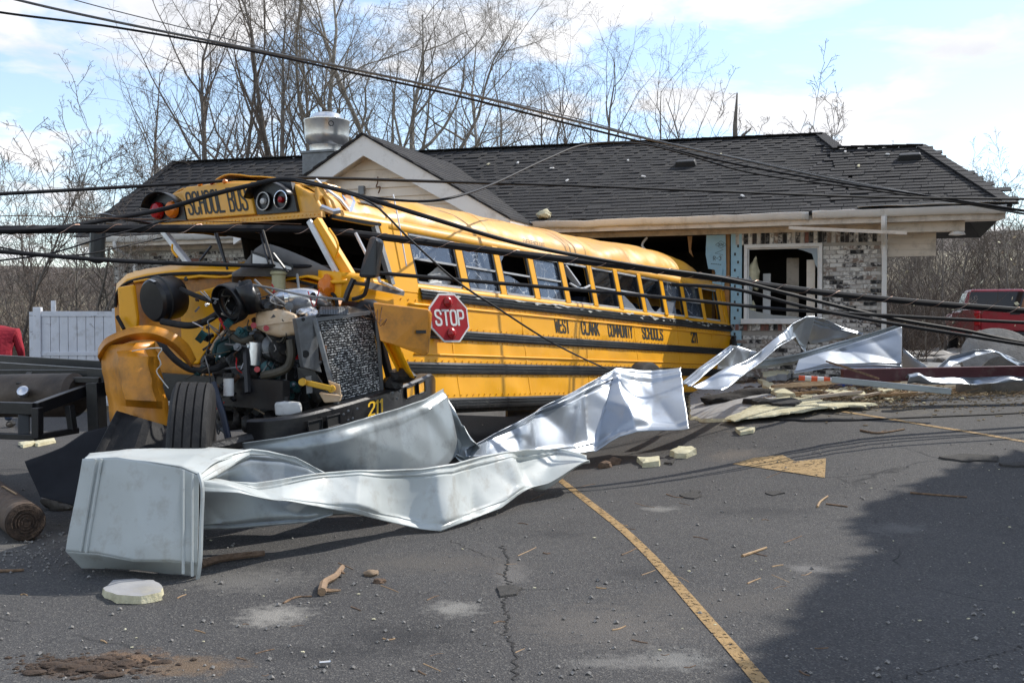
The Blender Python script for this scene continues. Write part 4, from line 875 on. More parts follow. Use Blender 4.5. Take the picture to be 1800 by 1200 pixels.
m = M(); m.grid([[W(lerp(560,640,i/8)+3*noise.noise(V((i*.7,k,3))), lerp(478,528,k/6)+(i-4)*.8, 8.80+.06*abs(i-4)*.5+.05*noise.noise(V((i,k,1)))) for k in range(7)] for i in range(9)]); m.build('cowl_corner', YEL, bus, smooth=True, angle=25, solid=.01)
# mirrors
m = M(); m.hexa(P3([(156,462,9.3),(184,464,9.3),(184,464,9.42),(156,462,9.42)]), P3([(158,398,9.3),(187,398,9.3),(187,398,9.42),(158,398,9.42)])); mr_ = m.build('mirror', BLKP, bus, bevel=.04)
m = M(); m.tube(cat(P3([(172,398,9.35),(170,382,9.4),(180,377,9.5),(215,384,9.9),(290,399,10.4)]), 6), .014, 6); m.tube(P3([(185,392,9.5),(235,398,10.0),(285,402,10.4)]), .010, 6); m.build('mirror_arm', BLKP, mr_, smooth=True)
m = M(); m.hexa(P3([(628,488,8.6),(660,490,8.45),(668,488,8.6),(640,486,8.75)]), P3([(650,414,8.6),(661,416,8.45),(676,424,8.6),(664,418,8.75)])); mr2 = m.build('mirror', BLKP, bus, bevel=.03)
m = M(); m.tube(cat(P3([(648,488,8.6),(644,508,8.62),(638,520,8.65),(620,526,8.7)]), 6), .018, 6); m.tube(P3([(645,500,8.6),(622,497,8.75),(612,510,8.8)]), .018, 6); m.tube(P3([(622,490,8.75),(612,512,8.75),(606,530,8.75)]), .028, 6); m.build('mirror_arm', BLKP, mr2, smooth=True)
m = M(); m.tube([B(.98,-.03,2.86), B(.94,-.06,2.60), B(.92,-.05,2.15)], .008, 5); m.build('dangling_rod', ALUM, bus)
# hood side flap and torn piece at the near front
m = M(); m.prism(P3([(655,531,8.55),(752,544,8.78),(756,552,8.80),(750,620,8.78),(744,626,8.77),(690,606,8.62),(668,600,8.56)]), V((.02,.035,0))); fl = m.build('hood_side_flap', YELF, bus, bevel=.012)
m = M(); m.box(W(740,583,8.73), (.085,.02,.028), (V((.93,.22,0)).normalized(), V((-.22,.93,0)), V((0,0,1)))); m.build('latch', BLKP, fl)
# ================================================================= torn-off chassis with engine
CF = V((.839,-.545,0)); CL = V((.545,.839,0)); UP = V((0,0,1)); CAX = (CL, CF, UP)   # forward, across
ch = thing('bus_chassis', V((-2.2, 9.0, 0)), 'black bus chassis torn off its body, engine and radiator bared, numbered 211 bumper', 'chassis')
cm = W(600, 700, 8.5)                                      # middle of the bumper
def K(f, l, z): return V((cm.x, cm.y, 0))+CF*f+CL*l+V((0,0,z))
for l in (-.43, .43):
    m = M(); m.beam(K(-.2,l,.98), K(-6.2,l,1.06), .08, .24); m.build('frame_rail', BLKP, ch)
for f in (-1.0,-2.6,-3.6,-4.8):
    m = M(); m.beam(K(f,-.43,1.0), K(f,.43,1.0), .10, .16); m.build('cross_member', BLKP, ch)
# bumper
bt = [(436,738,7.75),(470,737,7.70),(520,731,7.78),(580,717,8.05),(640,700,8.45),(700,680,8.95),(740,664,9.35),(756,657,9.55),(762,664,9.75)]
c = cat(P3(bt), 5); m = M(); rows = []
for i, p in enumerate(c):
    d = (c[min(i+1,len(c)-1)]-c[max(i-1,0)]).normalized(); n = V((d.y,-d.x,0)).normalized()
    rows.append([p-n*.10, p, p+n*.015-UP*.015, p+n*.015-UP*.25, p-UP*.265, p-n*.10-UP*.27])
m.grid(rows); bp = m.build('bumper', BLKP, ch, smooth=True, angle=35, solid=.01)
def bump_pt(px, py):                                      # on the bumper's face
    xs_ = [q[0] for q in bt]
    for i in range(len(bt)-1):
        if bt[i][0] <= px <= bt[i+1][0]:
            t = (px-bt[i][0])/(bt[i+1][0]-bt[i][0]); return W(px, py, lerp(bt[i][2], bt[i+1][2], t)-.075)
    return W(px, py, bt[-1][2]-.075)
HOLE = PM('bumper_opening', (.006,.006,.006), (.012,.012,.012), 4, .8); 
for quad in ([(541,742),(566,736),(566,756),(543,763)], [(574,733),(597,727),(598,746),(576,752)]):
    m = M(); m.add([bump_pt(*q) for q in quad], [(0,1,2,3)]); m.build('bumper_opening', HOLE, bp)
    m = M(); m.tube([bump_pt(*q)-V((0,.004,0)) for q in quad+quad[:1]], .008, 6); m.build('opening_rim', BLKP, bp, smooth=True)
for quad in ([(714,682),(729,676),(730,694),(715,700)], [(735,674),(746,669),(747,688),(736,692)]):
    m = M(); m.add([bump_pt(*q) for q in quad], [(0,1,2,3)]); m.build('bumper_opening', YEL, bp)
    m = M(); m.tube([bump_pt(*q)-V((0,.004,0)) for q in quad+quad[:1]], .008, 6); m.build('opening_rim', BLKP, bp, smooth=True)
m = M(); letters(m, '211', 1, 1, lambda x, y: bump_pt(648+26*x, 732-x*7.5-25*y), .30); m.build('lettering', PM('decal_yellow', (.85,.50,.01), (.7,.42,.02), 9, .5), bp)
m = M()
for x, y in ((612,722),(620,735),(628,718),(690,690),(698,700),(702,687),(612,738),(604,728)): m.lathe([(0,.011),(.008,.010),(.01,.004)], bump_pt(x, y), (.3,-1,0), 8)
m.build('bumper_bolts', GREYS, bp)
# radiator stack
def RQ(x, y, o=0): return W(x, y, lerp(8.35, 8.85, (x-545)/120)-o)
core = [(557,556),(652,551),(676,700),(600,722)]
m = M(); m.prism([RQ(*q, -.02) for q in core], V((-.10,.10,0))); m.build('radiator_core', BLKP, ch)
fm = M(); N = 38
for k in range(N):
    t = (k+.5)/N; a = RQ(lerp(557,600,t), lerp(556,722,t), .02); b = RQ(lerp(652,676,t), lerp(551,700,t), .02); fm.beam(a, b, .02, .012)
struct(fm.build('radiator_fins', FIN, ch), 'stuff')
m = M(); m.prism([RQ(543,560,.05), RQ(656,546,.05), RQ(657,552,.05), RQ(544,567,.05)], V((-.08,.12,0))); m.build('radiator_top_bar', GREYS, ch)
m = M(); rows = [[RQ(x, 557-(19-abs(x-608)*.08)*math.sin(math.pi*k/6*.5+.0)*1.0, .04-.30*k/6) for k in range(7)] for x in steps(560,652,22)]; m.grid(rows); m.build('header_tank', BLKP, ch, smooth=True, solid=.01)
for k in range(17):
    x = 564+k*2.9; m = M(); m.tube([RQ(x, 553, .055), RQ(x+.5, 545, .03), RQ(x+1,540,-.06)], .008, 5); m.build('tank_rib', GREYS, ch)
m = M(); m.prism([RQ(*q, .08) for q in ((520,560),(556,553),(562,640),(566,655),(534,646))], V((-.05,.09,0))); pl = m.build('side_plate', GREYS, ch, bevel=.006)
for x, y, r in ((537,622,.03),(533,561,.015)):
    m = M(); m.lathe([(0,r),(.004,r)], RQ(x,y,.086), (.5,-1,0), 14); m.build('plate_hole', HOLE, pl)
m = M(); m.lathe([(-.06,.03),(.06,.03)], RQ(568,620,.09), (0,0,1), 12); m.build('side_canister', RUST, ch, smooth=True)
beam_px('radiator_frame', (656,548,8.75), (692,690,8.95), .06, .05, BLKP, ch); beam_px('radiator_frame', (662,556,8.70), (672,690,8.85), .03, .03, GREYS, ch); beam_px('radiator_frame', (553,560,8.30), (596,725,8.25), .03, .04, GREYS, ch)
m = M(); m.rock(W(630,546,8.95), (.22,.12,.10), 6, sub=3); m.build('fan_shroud', BLKP, ch, smooth=True)
# engine mass
m = M(); m.hexa(P3([(380,760,9.0),(545,742,8.9),(560,742,9.5),(380,748,9.7)]), P3([(395,590,9.2),(545,575,8.9),(560,570,9.5),(400,570,9.8)])); m.build('engine_block', BLKD, ch, bevel=.05)
re_ = random.Random(9); m = M()
for k in range(34):
    x, y = re_.uniform(345,560), re_.uniform(590,760); c_ = W(x, y, re_.uniform(8.55,8.95)); s_ = re_.uniform(.03,.085)
    if re_.random() < .5: m.rock(c_, (s_, s_, s_*1.3), k, sub=2)
    else: m.lathe([(-s_,s_*.7),(s_*.8,s_*.7),(s_,s_*.4)], c_, (re_.uniform(-1,1), -1, re_.uniform(-.6,.6)), 14)
struct(m.build('engine_fittings', BLKD, ch, smooth=True, angle=40), 'stuff')
for mt, cnt, rg_ in ((GREYS,46,(.012,.04)), (ALU,26,(.008,.026)), (RUST,26,(.008,.03)), (TEAL,14,(.02,.05)), (BLKP,40,(.015,.045)), (CREAMP,7,(.01,.025))):
    m = M()
    for k in range(cnt):
        x, y = re_.uniform(345,565), re_.uniform(515,755); c_ = W(x, y, re_.uniform(8.42,8.75)); s_ = re_.uniform(*rg_); t_ = re_.random(); a_ = V((re_.uniform(-.8,.8), -1, re_.uniform(-.7,.7)))
        if t_ < .45: m.lathe([(-s_*1.4,s_*.55),(-s_*.2,s_*.55),(-s_*.2,s_),(s_*.35,s_),(s_*.35,s_*.6),(s_*.9,s_*.6)], c_, a_, re_.choice((6,6,14)))
        elif t_ < .8: u_ = a_.normalized(); v_ = u_.orthogonal().normalized(); m.box(c_, (s_*re_.uniform(.5,3.5), s_*.6, s_*re_.uniform(.6,2)), (v_, u_, u_.cross(v_)))
        else: m.tube([c_, c_+V((re_.gauss(0,.06), -.02, re_.gauss(0,.06))), c_+V((re_.gauss(0,.10), .02, re_.gauss(0,.10)))], s_*.4, 7)
    struct(m.build('engine_hardware', mt, ch, smooth=True, angle=30), 'stuff')
m = M(); m.prism(P3([(378,600,8.95),(436,570,8.9),(438,600,8.9),(400,622,8.92),(376,640,8.95)]), V((0,.15,0))); m.build('valve_cover', TEAL, ch, bevel=.03)
m = M(); m.lathe([(0,.06),(.10,.06),(.12,.03)], W(473,648,8.6), (.1,-1,.1), 16); m.build('pump_housing', TEAL, ch, smooth=True)
m = M(); m.tube(cat(P3([(376,625,8.85),(380,604,8.85),(396,595,8.85),(405,590,8.9)]), 5), .02, 8); m.build('heater_pipe', TEAL, ch, smooth=True)
# coolant bottle
def rbox(name, px, mat, parent, th, bev, cap=None):
    m = M(); m.prism(P3(px), V((-.02,th,0))); o = m.build(name, mat, parent, bevel=bev); o.modifiers['bevel'].segments = 4
    for p in o.data.polygons: p.use_smooth = True
    return o
cb = rbox('coolant_bottle', [(448,548,8.45),(470,541,8.45),(500,545,8.42),(521,553,8.40),(522,588,8.40),(490,593,8.42),(470,588,8.45),(449,577,8.45)], CREAMP, ch, .2, .035)
m = M(); m.tube(P3([(447,573,8.425),(485,568,8.40),(520,564,8.385)]), .006, 6); m.build('moulded_seam', CREAMP, cb)
m = M(); m.rock(W(468,538,8.5), (.10,.09,.06), 4, sub=3); m.build('bottle_cap', BLKP, cb, smooth=True)
rbox('washer_bottle', [(482,708,8.2),(500,705,8.2),(528,708,8.2),(531,722,8.2),(526,731,8.2),(484,731,8.2)], WPLA, ch, .12, .02)
m = M(); m.lathe([(-.02,.03),(.02,.03)], W(502,701,8.25), (0,0,1), 12); m.build('washer_cap', BLKP, ch)
# intake: big black funnel and silver pipes
m = M(); ax = (W(438,520,8.62)-W(396,536,8.42)).normalized(); m.lathe([(0,.165),(.012,.17),(.10,.165),(.16,.14),(.24,.09),(.32,.075)], W(396,536,8.42), ax, 32, cap=False); m.build('intake_funnel', BLKP, ch, smooth=True, solid=.008)
m = M(); m.lathe([(0,.13),(.02,.13),(.02,.07)], W(402,534,8.46), ax, 28, cap=False); m.build('funnel_ring', BLKP, ch, smooth=True, solid=.006)
ax2 = (W(432,530,8.4)-W(427,500,8.35)).normalized(); m = M()
for r in (.068,.061,.052): m.lathe([(-.01,r),(.24,r*1.05)], W(428,500,8.33), ax2+V((.25,.1,0)), 24, cap=False)
m.build('rolled_duct', BLKP, ch, smooth=True, solid=.004)
m = M(); m.tube(cat(P3([(470,548,8.75),(490,528,8.75),(515,522,8.7),(545,522,8.72),(566,532,8.8),(580,548,8.95)]), 8), .075, 16); m.build('intake_pipe', ALU, ch, smooth=True)
m = M(); m.tube(cat(P3([(516,545,8.65),(530,535,8.62),(548,540,8.68)]), 6), .065, 14); m.build('intake_elbow', GREYS, ch, smooth=True)
m = M(); m.lathe([(-.015,.082),(.015,.082)], W(505,524,8.70), (1,.1,.1), 22); m.build('hose_clamp', CHROME, ch, smooth=True)
m = M(); m.lathe([(0,.035),(.04,.035),(.045,.015)], W(508,538,8.5), (.2,-1,0), 14); m.build('pulley', GREYS, ch, smooth=True)
m = M(); m.rock(W(540,548,8.6), (.09,.08,.05), 8, sub=3); m.rock(W(550,556,8.5), (.07,.06,.05), 2, sub=3); m.build('thermostat_housing', ALU, ch, smooth=True)
def hose(name, px, r, mat=RUB, n=7): m = M(); m.tube(cat(P3(px), n), r, 9); return m.build(name, mat, ch, smooth=True)
HOSE = PM('hose_brown', (.085,.072,.05), (.05,.043,.03), 8, .6); WIRE = PM('grey_wire', (.22,.21,.20), None, 3, .5)
hose('air_hose', [(318,508,9.0),(345,520,8.9),(375,530,8.8)], .022); hose('air_hose', [(285,565,8.95),(330,572,8.8),(360,565,8.7),(385,550,8.6)], .030)
hose('heater_hose', [(280,598,8.55),(290,612,8.5),(312,635,8.45),(340,650,8.45),(375,648,8.5),(395,640,8.6)], .028); hose('heater_hose', [(398,580,8.6),(410,592,8.5),(425,600,8.5),(445,592,8.5)], .026, HOSE)
hose('radiator_hose', [(510,598,8.45),(512,625,8.42),(505,645,8.42),(485,655,8.4),(462,660,8.45)], .036, HOSE); hose('radiator_hose', [(440,602,8.6),(455,612,8.55),(470,620,8.6)], .03)
hose('exhaust_strip', [(355,688,8.9),(362,640,8.85),(378,602,8.85),(395,582,8.9)], .014, CREAMP)
hose('wire', [(425,498,8.6),(470,505,8.5),(540,520,8.4),(604,526,8.6)], .010, WIRE); hose('wire', [(448,492,8.6),(470,512,8.5),(502,535,8.45)], .010, WIRE)
for k in range(44):
    a = (re_.uniform(350,560), re_.uniform(500,740)); hose('wire', [(a[0],a[1],8.5), (a[0]+re_.uniform(-20,20),a[1]+re_.uniform(5,30),8.42), (a[0]+re_.uniform(-30,40),a[1]+re_.uniform(-5,40),8.5)], .0055, re_.choice((BLKP, BLKP, BLKP, WIRE, REDL, HOSE)), 5)
hose('wire_bundle', [(478,500,8.8),(482,510,8.75),(478,520,8.75),(488,526,8.75)], .008, REDL)
for x0 in range(5): hose('thin_wire', [(640+8*x0,535,8.6),(652+4*x0,548+6*x0,8.5),(648+8*x0,560,8.55),(636+9*x0,556+5*x0,8.6)], .003, RUST, 6)
m = M(); m.lathe([(-.08,.042),(.07,.042),(.08,.03)], W(402,678,8.4), (0,0,1), 16); m.build('oil_filter', WPLA, ch, smooth=True); m = M(); m.lathe([(-.01,.046),(.03,.046)], W(402,662,8.4), (0,0,1), 16); m.build('filter_head', BLKD, ch)
m = M(); m.lathe([(-.10,.07),(.09,.065),(.10,.04)], W(446,620,8.55), (.1,0,1), 18); m.build('foil_canister', ALU, ch, smooth=True)
m = M(); m.lathe([(-.09,.10),(.07,.10),(.09,.06)], W(478,610,8.6), (.5,-1,.2), 22); m.lathe([(.09,.05),(.11,.05)], W(478,610,8.6), (.5,-1,.2), 16); m.build('alternator', GREYS, ch, smooth=True)
m = M(); m.lathe([(-.02,.11),(.02,.11),(.03,.05),(.05,.045)], W(495,615,8.5), (.7,-.8,.1), 22); m.build('pulley', BLKD, ch, smooth=True)
for x, y in ((452,649),(446,572),(468,577)):
    m = M(); m.lathe([(0,.025),(.012,.025)], W(x,y,8.4), (.2,-1,.1), 8); m.tube([W(x,y,8.4), W(x+3,y+4,8.6)], .006, 5); m.build('valve_handle', REDL, ch)
m = M(); m.tube(P3([(374,672,8.3),(392,730,8.25),(408,800,8.2)]), .028, 10); m.build('shock_absorber', PM('shock_blue', (.012,.02,.045), (.02,.025,.04), 5, .4), ch, smooth=True)
m = M(); m.tube(P3([(432,612,8.5),(436,690,8.4)]), .03, 6); m.build('bracket_post', BLKP, ch)
m = M(); m.prism(P3([(522,645,8.4),(552,650,8.38),(575,690,8.36),(570,700,8.36),(525,668,8.4)]), V((0,.05,0))); m.build('bracket', BLKP, ch)
LAT = PM('latch_yellow', (.72,.40,.02), (.6,.32,.03), 9, .45)
m = M(); m.beam(W(532,671,8.15), W(584,683,8.10), .02, .045); lt = m.build('latch_arm', LAT, ch, bevel=.008)
for x, y in ((532,671),(583,683)): m = M(); m.lathe([(-.015,.03),(.02,.03)], W(x,y,8.12), (0,-1,0), 14); m.build('latch_eye', LAT, lt, smooth=True)
m = M(); m.prism(P3([(537,662,8.2),(547,660,8.2),(549,690,8.2),(539,692,8.2)]), V((0,.02,0))); m.build('latch_bracket', GREYS, ch)
m = M(); m.prism(P3([(576,668,8.16),(597,676,8.16),(600,696,8.16),(588,690,8.16)]), V((0,.02,0))); m.prism(P3([(560,690,8.2),(600,695,8.2),(596,706,8.2),(570,708,8.2)]), V((0,.08,0))); m.build('lamp_bucket', CREAMP, ch, bevel=.008)
# torn yellow hood corner by the radiator
m = M(); m.grid([[W(lerp(668,702,i/6)+k*6.5+2*noise.noise(V((i,k,2))), lerp(588,658,i/6)+k*1.5, 8.72+.08*math.sin(k*1.2)+.02*i) for k in range(5)] for i in range(7)]); m.build('torn_hood_corner', YEL, ch, smooth=True, angle=20, solid=.012)
m = M(); m.rock(W(705,660,8.9), (.13,.10,.07), 7, sub=2); m.rock(W(690,672,8.9), (.10,.08,.08), 3, sub=2); m.build('torn_bracket', BLKD, ch)
# wheel, turned hard over
wc = W(338, 797, 7.42); wax = V((.97,.22,-.03)).normalized()
def tyre(c, ax, R0, wd, name, parent):
    k = R0/.515; w2 = wd/2
    pr = [(-w2*.9,.30*k),(-w2,.40*k),(-w2*.98,.47*k),(-w2*.86,.505*k)]
    for q0 in (-.62,-.22,.2,.62): pr += [((q0-.17)*w2,.515*k),((q0-.045)*w2,.515*k),((q0-.04)*w2,.497*k),((q0+.04)*w2,.497*k),((q0+.045)*w2,.515*k)]
    pr += [(w2*.86,.505*k),(w2*.98,.47*k),(w2,.40*k),(w2*.9,.30*k)]
    m = M(); m.lathe(pr, c, ax, 48); return m.build(name, RUB, parent, smooth=True, angle=30)
ty = tyre(wc, wax, .52, .285, 'wheel', ch)
m = M(); m.lathe([(.06,.29),(.10,.27),(.05,.12),(.13,.10),(.14,.02)], wc, wax, 24); m.build('rim', BLKD, ty, smooth=True)
m = M(); m.tube([wc, wc+V((.5,.45,.1)), W(470,720,8.8)], .05, 8); m.build('axle_beam', BLKD, ch, smooth=True)
# torn yellow inner fender
fd = [(175,620),(178,600),(200,592),(240,588),(285,596),(298,640),(300,690),(300,750),(250,742),(200,700),(182,690)]
m = M(); rows = []
for i in range(13):
    t = i/12; xl = lerp(175, 196, t)+3*noise.noise(V((i*.4,0,0))); xr = lerp(272, 304, t)+(10*noise.noise(V((i*1.7,3,0)))); yt = lerp(600, 745, t)
    rows.append([W(lerp(xl, xr, k/10), yt+lerp(8,0,k/10)*(1-t)+ (14*t*k/10), 8.25-.18*math.sin(math.pi*k/10)-.10*t+(.10 if 3 <= k <= 8 and 2 <= i <= 8 else 0)*-1) for k in range(11)])
m.grid(rows); m.build('inner_fender', YELF, ch, smooth=True, angle=25, solid=.012)
m = M(); top_ = [(174,612,8.2),(185,596,8.15),(210,583,8.1),(245,573,8.05),(275,574,8.05),(305,585,8.1),(330,604,8.2),(344,632,8.3)]; bot_ = [(178,640,8.3),(196,614,8.2),(225,600,8.15),(250,596,8.1),(275,598,8.1),(298,608,8.15),(318,626,8.25),(338,646,8.3)]
ta, tb = cat(P3(top_), 4), cat(P3(bot_), 4); m.grid([[a, a.lerp(b,.5)-V((0,.05,0)), b] for a, b in zip(ta, tb)]); m.build('fender_flange', YELF, ch, smooth=True, solid=.014)
hose('torn_fibre_edge', [(232,617,7.99),(255,613,7.99),(284,612,8.0),(278,625,8.0),(283,640,8.0),(275,652,8.0),(285,668,8.0),(296,682,8.0)], .0045, SCUF, 3)
m = M(); rr2 = random.Random(2); m.grid([[W(lerp(lerp(205,158,k/6), lerp(302,300,k/6), i/8), lerp(lerp(722,752,i/8), 812, k/6)+1.5*noise.noise(V((i,k,1))), 7.9-.05*k+.05*math.sin(i*1.1)) for k in range(7)] for i in range(9)]); m.build('mud_flap', RUB, ch, smooth=True, angle=25, solid=.015)
# fuel tank in its cage
def cbeam(a, b, w, h, mat=BLKP, name='cage_bar'): m = M(); m.beam(W(*a), W(*b), w, h); m.build(name, mat, ch, bevel=.006)
cbeam((-30,655,10.0),(178,655,9.6),.06,.06,BLKP,'frame_flange'); cbeam((-30,666,9.5),(176,668,9.2),.05,.05,BLKP,'brake_pipe_rail'); cbeam((30,660,9.9),(128,652,10.4),.06,.05,GREYS,'cross_tube')
cbeam((-40,715,8.8),(62,718,8.6),.07,.10); cbeam((62,718,8.6),(150,686,9.2),.07,.10); cbeam((-40,764,8.75),(65,768,8.55),.06,.05); cbeam((65,768,8.55),(135,756,9.0),.06,.05); cbeam((168,672,9.2),(172,756,9.2),.20,.10); cbeam((42,722,8.66),(42,766,8.62),.09,.05); cbeam((122,712,8.95),(128,756,8.95),.10,.05); cbeam((66,716,8.55),(66,770,8.55),.10,.06)
m = M(); a = W(-60,692,9.6); b = W(140,690,9.3); d = (b-a).normalized(); m.lathe([(0,.17),(.03,.20),((b-a).length-.05,.20),((b-a).length,.16)], a-V((0,0,.02)), d, 28); tk = m.build('fuel_tank', TANK, ch, smooth=True)
m = M(); m.tube(P3([(40,692,9.2),(41,686,9.15)]), .045, 14); m.lathe([(0,.05),(.02,.05),(.03,.03)], W(41,688,9.12), (0,-.8,.6), 14); m.build('filler_cap', ALU, tk, smooth=True)
m = M(); m.beam(a.lerp(b,.55)+V((0,-.17,.10)), a.lerp(b,.55)+V((0,.05,.19)), .05, .01); m.build('tank_strap', BLKD, tk)
hose('brake_line', [(-10,664,9.4),(40,672,9.35),(90,676,9.35)], .012, PM('line_purple', (.10,.03,.07), None, 3, .5))
# ================================================================= crumpled sheet metal
def sheet(name, top, bot, mat, label, nv=14, nu=9, ribs=((.07,.025,.02),(.93,.025,.02)), crum=(.02,2.2), smoothc=False, seed=0, parent=None, group='crumpled sheet metal panels', facet=.012, bow=0.):
    f = cat if smoothc else lin; nu = int(nu*2.4); nv = int(nv*2.2); A, Bq = f(P3(top), nu), f(P3(bot), nu); n = len(A); P = [[A[i].lerp(Bq[i], k/nv) for k in range(nv+1)] for i in range(n)]
    cen = sum((p for r in P for p in r), V())/(n*(nv+1)); out_ = []
    for i in range(n):
        row = []
        for k in range(nv+1):
            p = P[i][k]; du = P[min(i+1,n-1)][k]-P[max(i-1,0)][k]; dv_ = P[i][min(k+1,nv)]-P[i][max(k-1,0)]; nn = du.cross(dv_)
            nn = nn.normalized() if nn.length > 1e-9 else V((0,-1,0))
            t = k/nv; q = p*crum[1]+V((seed*3.7, seed*1.3, seed)); edge = min(1, 4*min(t, 1-t)+.35)
            h = crum[0]*.7*(noise.noise(q)+.3*noise.noise(q*2.1))*edge
            vd = noise.voronoi(p*3.1+V((seed,0,seed)))[0]; h += .12*facet*(vd[1]-vd[0])*edge*(1 if noise.noise(p*1.3+V((seed,5,1))) > -.05 else .2)
            h += fold(p, seed, facet)*edge
            for c_, w_, a_ in ribs:
                if abs(t-c_) < w_: h += a_*.5
            h += bow*math.sin(math.pi*t)
            q2 = p+nn*h; q2.z = max(q2.z, g(q2.x, q2.y)+.015); row.append(q2)
        out_.append(row)
    m = M(); m.grid(out_); o = m.build(name, mat, parent, smooth=True, angle=38, solid=.005)
    if not parent: tag(o, label, 'metal panel', group)
    return o
SM = 'crumpled_metal_sheet'
# white box-folded end
bx = thing('folded_metal_trim', G(235, 1015), 'pale painted sheet metal trim folded into a box end lying on the asphalt', 'metal panel', 'crumpled sheet metal panels')
sheet('front_face', [(145,806,6.42),(205,803,6.36),(262,812,6.30),(320,822,6.26),(350,836,6.28)], [(116,968,6.42),(170,972,6.33),(236,985,6.22),(300,985,6.2),(348,990,6.24)], SHEETW, '', parent=bx, ribs=((-1,0,0),), crum=(.018,1.6), seed=1, nv=16, facet=.010)
sheet('bottom_fold', [(116,968,6.42),(170,972,6.33),(236,985,6.22),(300,985,6.2),(348,990,6.24)], [(148,1004,6.5),(185,1004,6.5),(240,1002,6.45),(300,1010,6.35),(345,1018,6.30)], SHEETW, '', parent=bx, ribs=((-1,0,0),), crum=(.012,2), seed=2, nv=6, facet=.004)
sheet('top_face', [(160,799,6.9),(230,792,6.95),(300,788,7.0),(372,786,7.0),(432,790,7.0)], [(145,806,6.42),(205,803,6.36),(262,812,6.30),(320,822,6.26),(350,836,6.28)], SHEETW, '', parent=bx, ribs=((-1,0,0),), crum=(.02,2), seed=3, nv=10, facet=.010)
m = M(); m.tube(cat(P3([(350,832,6.26),(356,860,6.22),(354,920,6.22),(352,985,6.22),(347,1020,6.26)]), 6), .014, 6); m.build('rolled_edge', SHEETW, bx, smooth=True)
for x0, x1 in (((168,806,6.365),(142,968,6.36)), ((322,826,6.235),(322,1008,6.20)), ((338,832,6.235),(338,1012,6.21)), ((178,806,6.36),(152,970,6.35))):
    m = M(); m.tube([W(*x0), W(*x1)], .010, 6); m.build('pressed_rib', SHEETW, bx, smooth=True)
sheet('curled_flange', [(345,828,6.32),(372,806,6.55),(405,795,6.8),(440,789,6.95),(470,792,7.0),(520,803,7.1),(575,832,7.2)], [(356,848,6.30),(380,836,6.45),(410,818,6.75),(436,800,6.92),(470,800,7.0),(518,812,7.1),(570,838,7.2)], SHEETW, '', parent=bx, nv=6, ribs=((.5,.2,.02),), crum=(.01,3), seed=4, facet=.006)
sheet('inner_web', [(355,842,6.85),(400,815,7.0),(440,798,7.1),(500,803,7.2),(540,815,7.22),(580,836,7.25)], [(355,930,6.95),(400,930,6.97),(450,926,7.0),(500,922,7.02),(545,918,7.05),(585,905,7.1)], SHEETG, '', parent=bx, seed=5, crum=(.03,2), nv=14)  # greyer than the other faces: shade on this inner side put into the colour
# white twisting strip
sheet(SM, [(353,851,6.45),(420,845,6.65),(500,836,6.85),(580,829,7.15),(660,826,7.4),(740,823,7.7),(800,814,7.95),(850,800,8.4),(930,787,9.1),(985,788,9.7),(1032,797,9.8)],
      [(353,872,6.30),(420,870,6.42),(500,878,6.6),(560,890,6.9),(640,908,7.2),(705,921,7.5),(772,934,7.62),(830,912,7.9),(880,893,8.3),(950,845,8.9),(1035,806,9.3)], SHEETW, 'long pale painted metal strip twisting across the asphalt in front of the bus', ribs=((.06,.03,.03),(.16,.02,.025),(.9,.02,.015)), crum=(.045,2.4), seed=6, nv=22, nu=8, facet=.045)
m = M(); 
# grey panel before the bumper
sheet(SM, [(426,778,7.35),(500,766,7.40),(570,752,7.50),(640,735,7.75),(700,718,8.05),(745,702,8.4),(779,683,8.75)], [(440,905,7.6),(505,905,7.6),(580,905,7.7),(640,903,7.75),(700,900,7.95),(755,850,8.25),(806,795,8.65)], SHEETG, 'dull grey metal panel leaning against the front bumper', ribs=((.05,.03,.02),(.13,.012,-.010)), crum=(.04,1.7), seed=7, nv=20, nu=8, facet=.03, bow=-.01)
sheet(SM, [(786,700,8.80),(800,722,8.75),(812,745,8.7),(815,770,8.6)], [(776,772,8.6),(790,785,8.6),(800,800,8.55),(812,815,8.5)], SHEETG, 'small torn grey metal scrap at the grey panel\'s ragged corner', ribs=((-1,0,0),), crum=(.07,4), seed=8, nv=8, facet=.05)
# silver panel in the middle
sheet(SM, [(824,788,8.6),(890,752,9.4),(960,716,10.1),(1020,682,11.0),(1075,651,11.7),(1120,649,11.9),(1160,647,12.0),(1196,648,12.1)], [(826,802,8.6),(900,800,9.3),(960,798,9.9),(1020,796,10.6),(1046,792,10.8),(1090,768,10.9),(1140,758,11.0),(1211,750,11.0)], SILV, 'big shiny silver metal panel creased in the middle, lying before the bus side', ribs=((.05,.03,.035),(.14,.02,.03),(.93,.03,.03)), crum=(.06,1.0), seed=9, nv=20, nu=8, facet=.045)
sheet(SM, [(800,752,8.9),(815,762,8.9),(835,775,8.95),(855,780,9.1)], [(795,790,8.6),(815,800,8.6),(835,806,8.7),(850,800,8.8)], SHEETW, 'small torn pale scrap between the grey panel and the silver one', ribs=((-1,0,0),), crum=(.06,4), seed=40, nv=8, facet=.05)
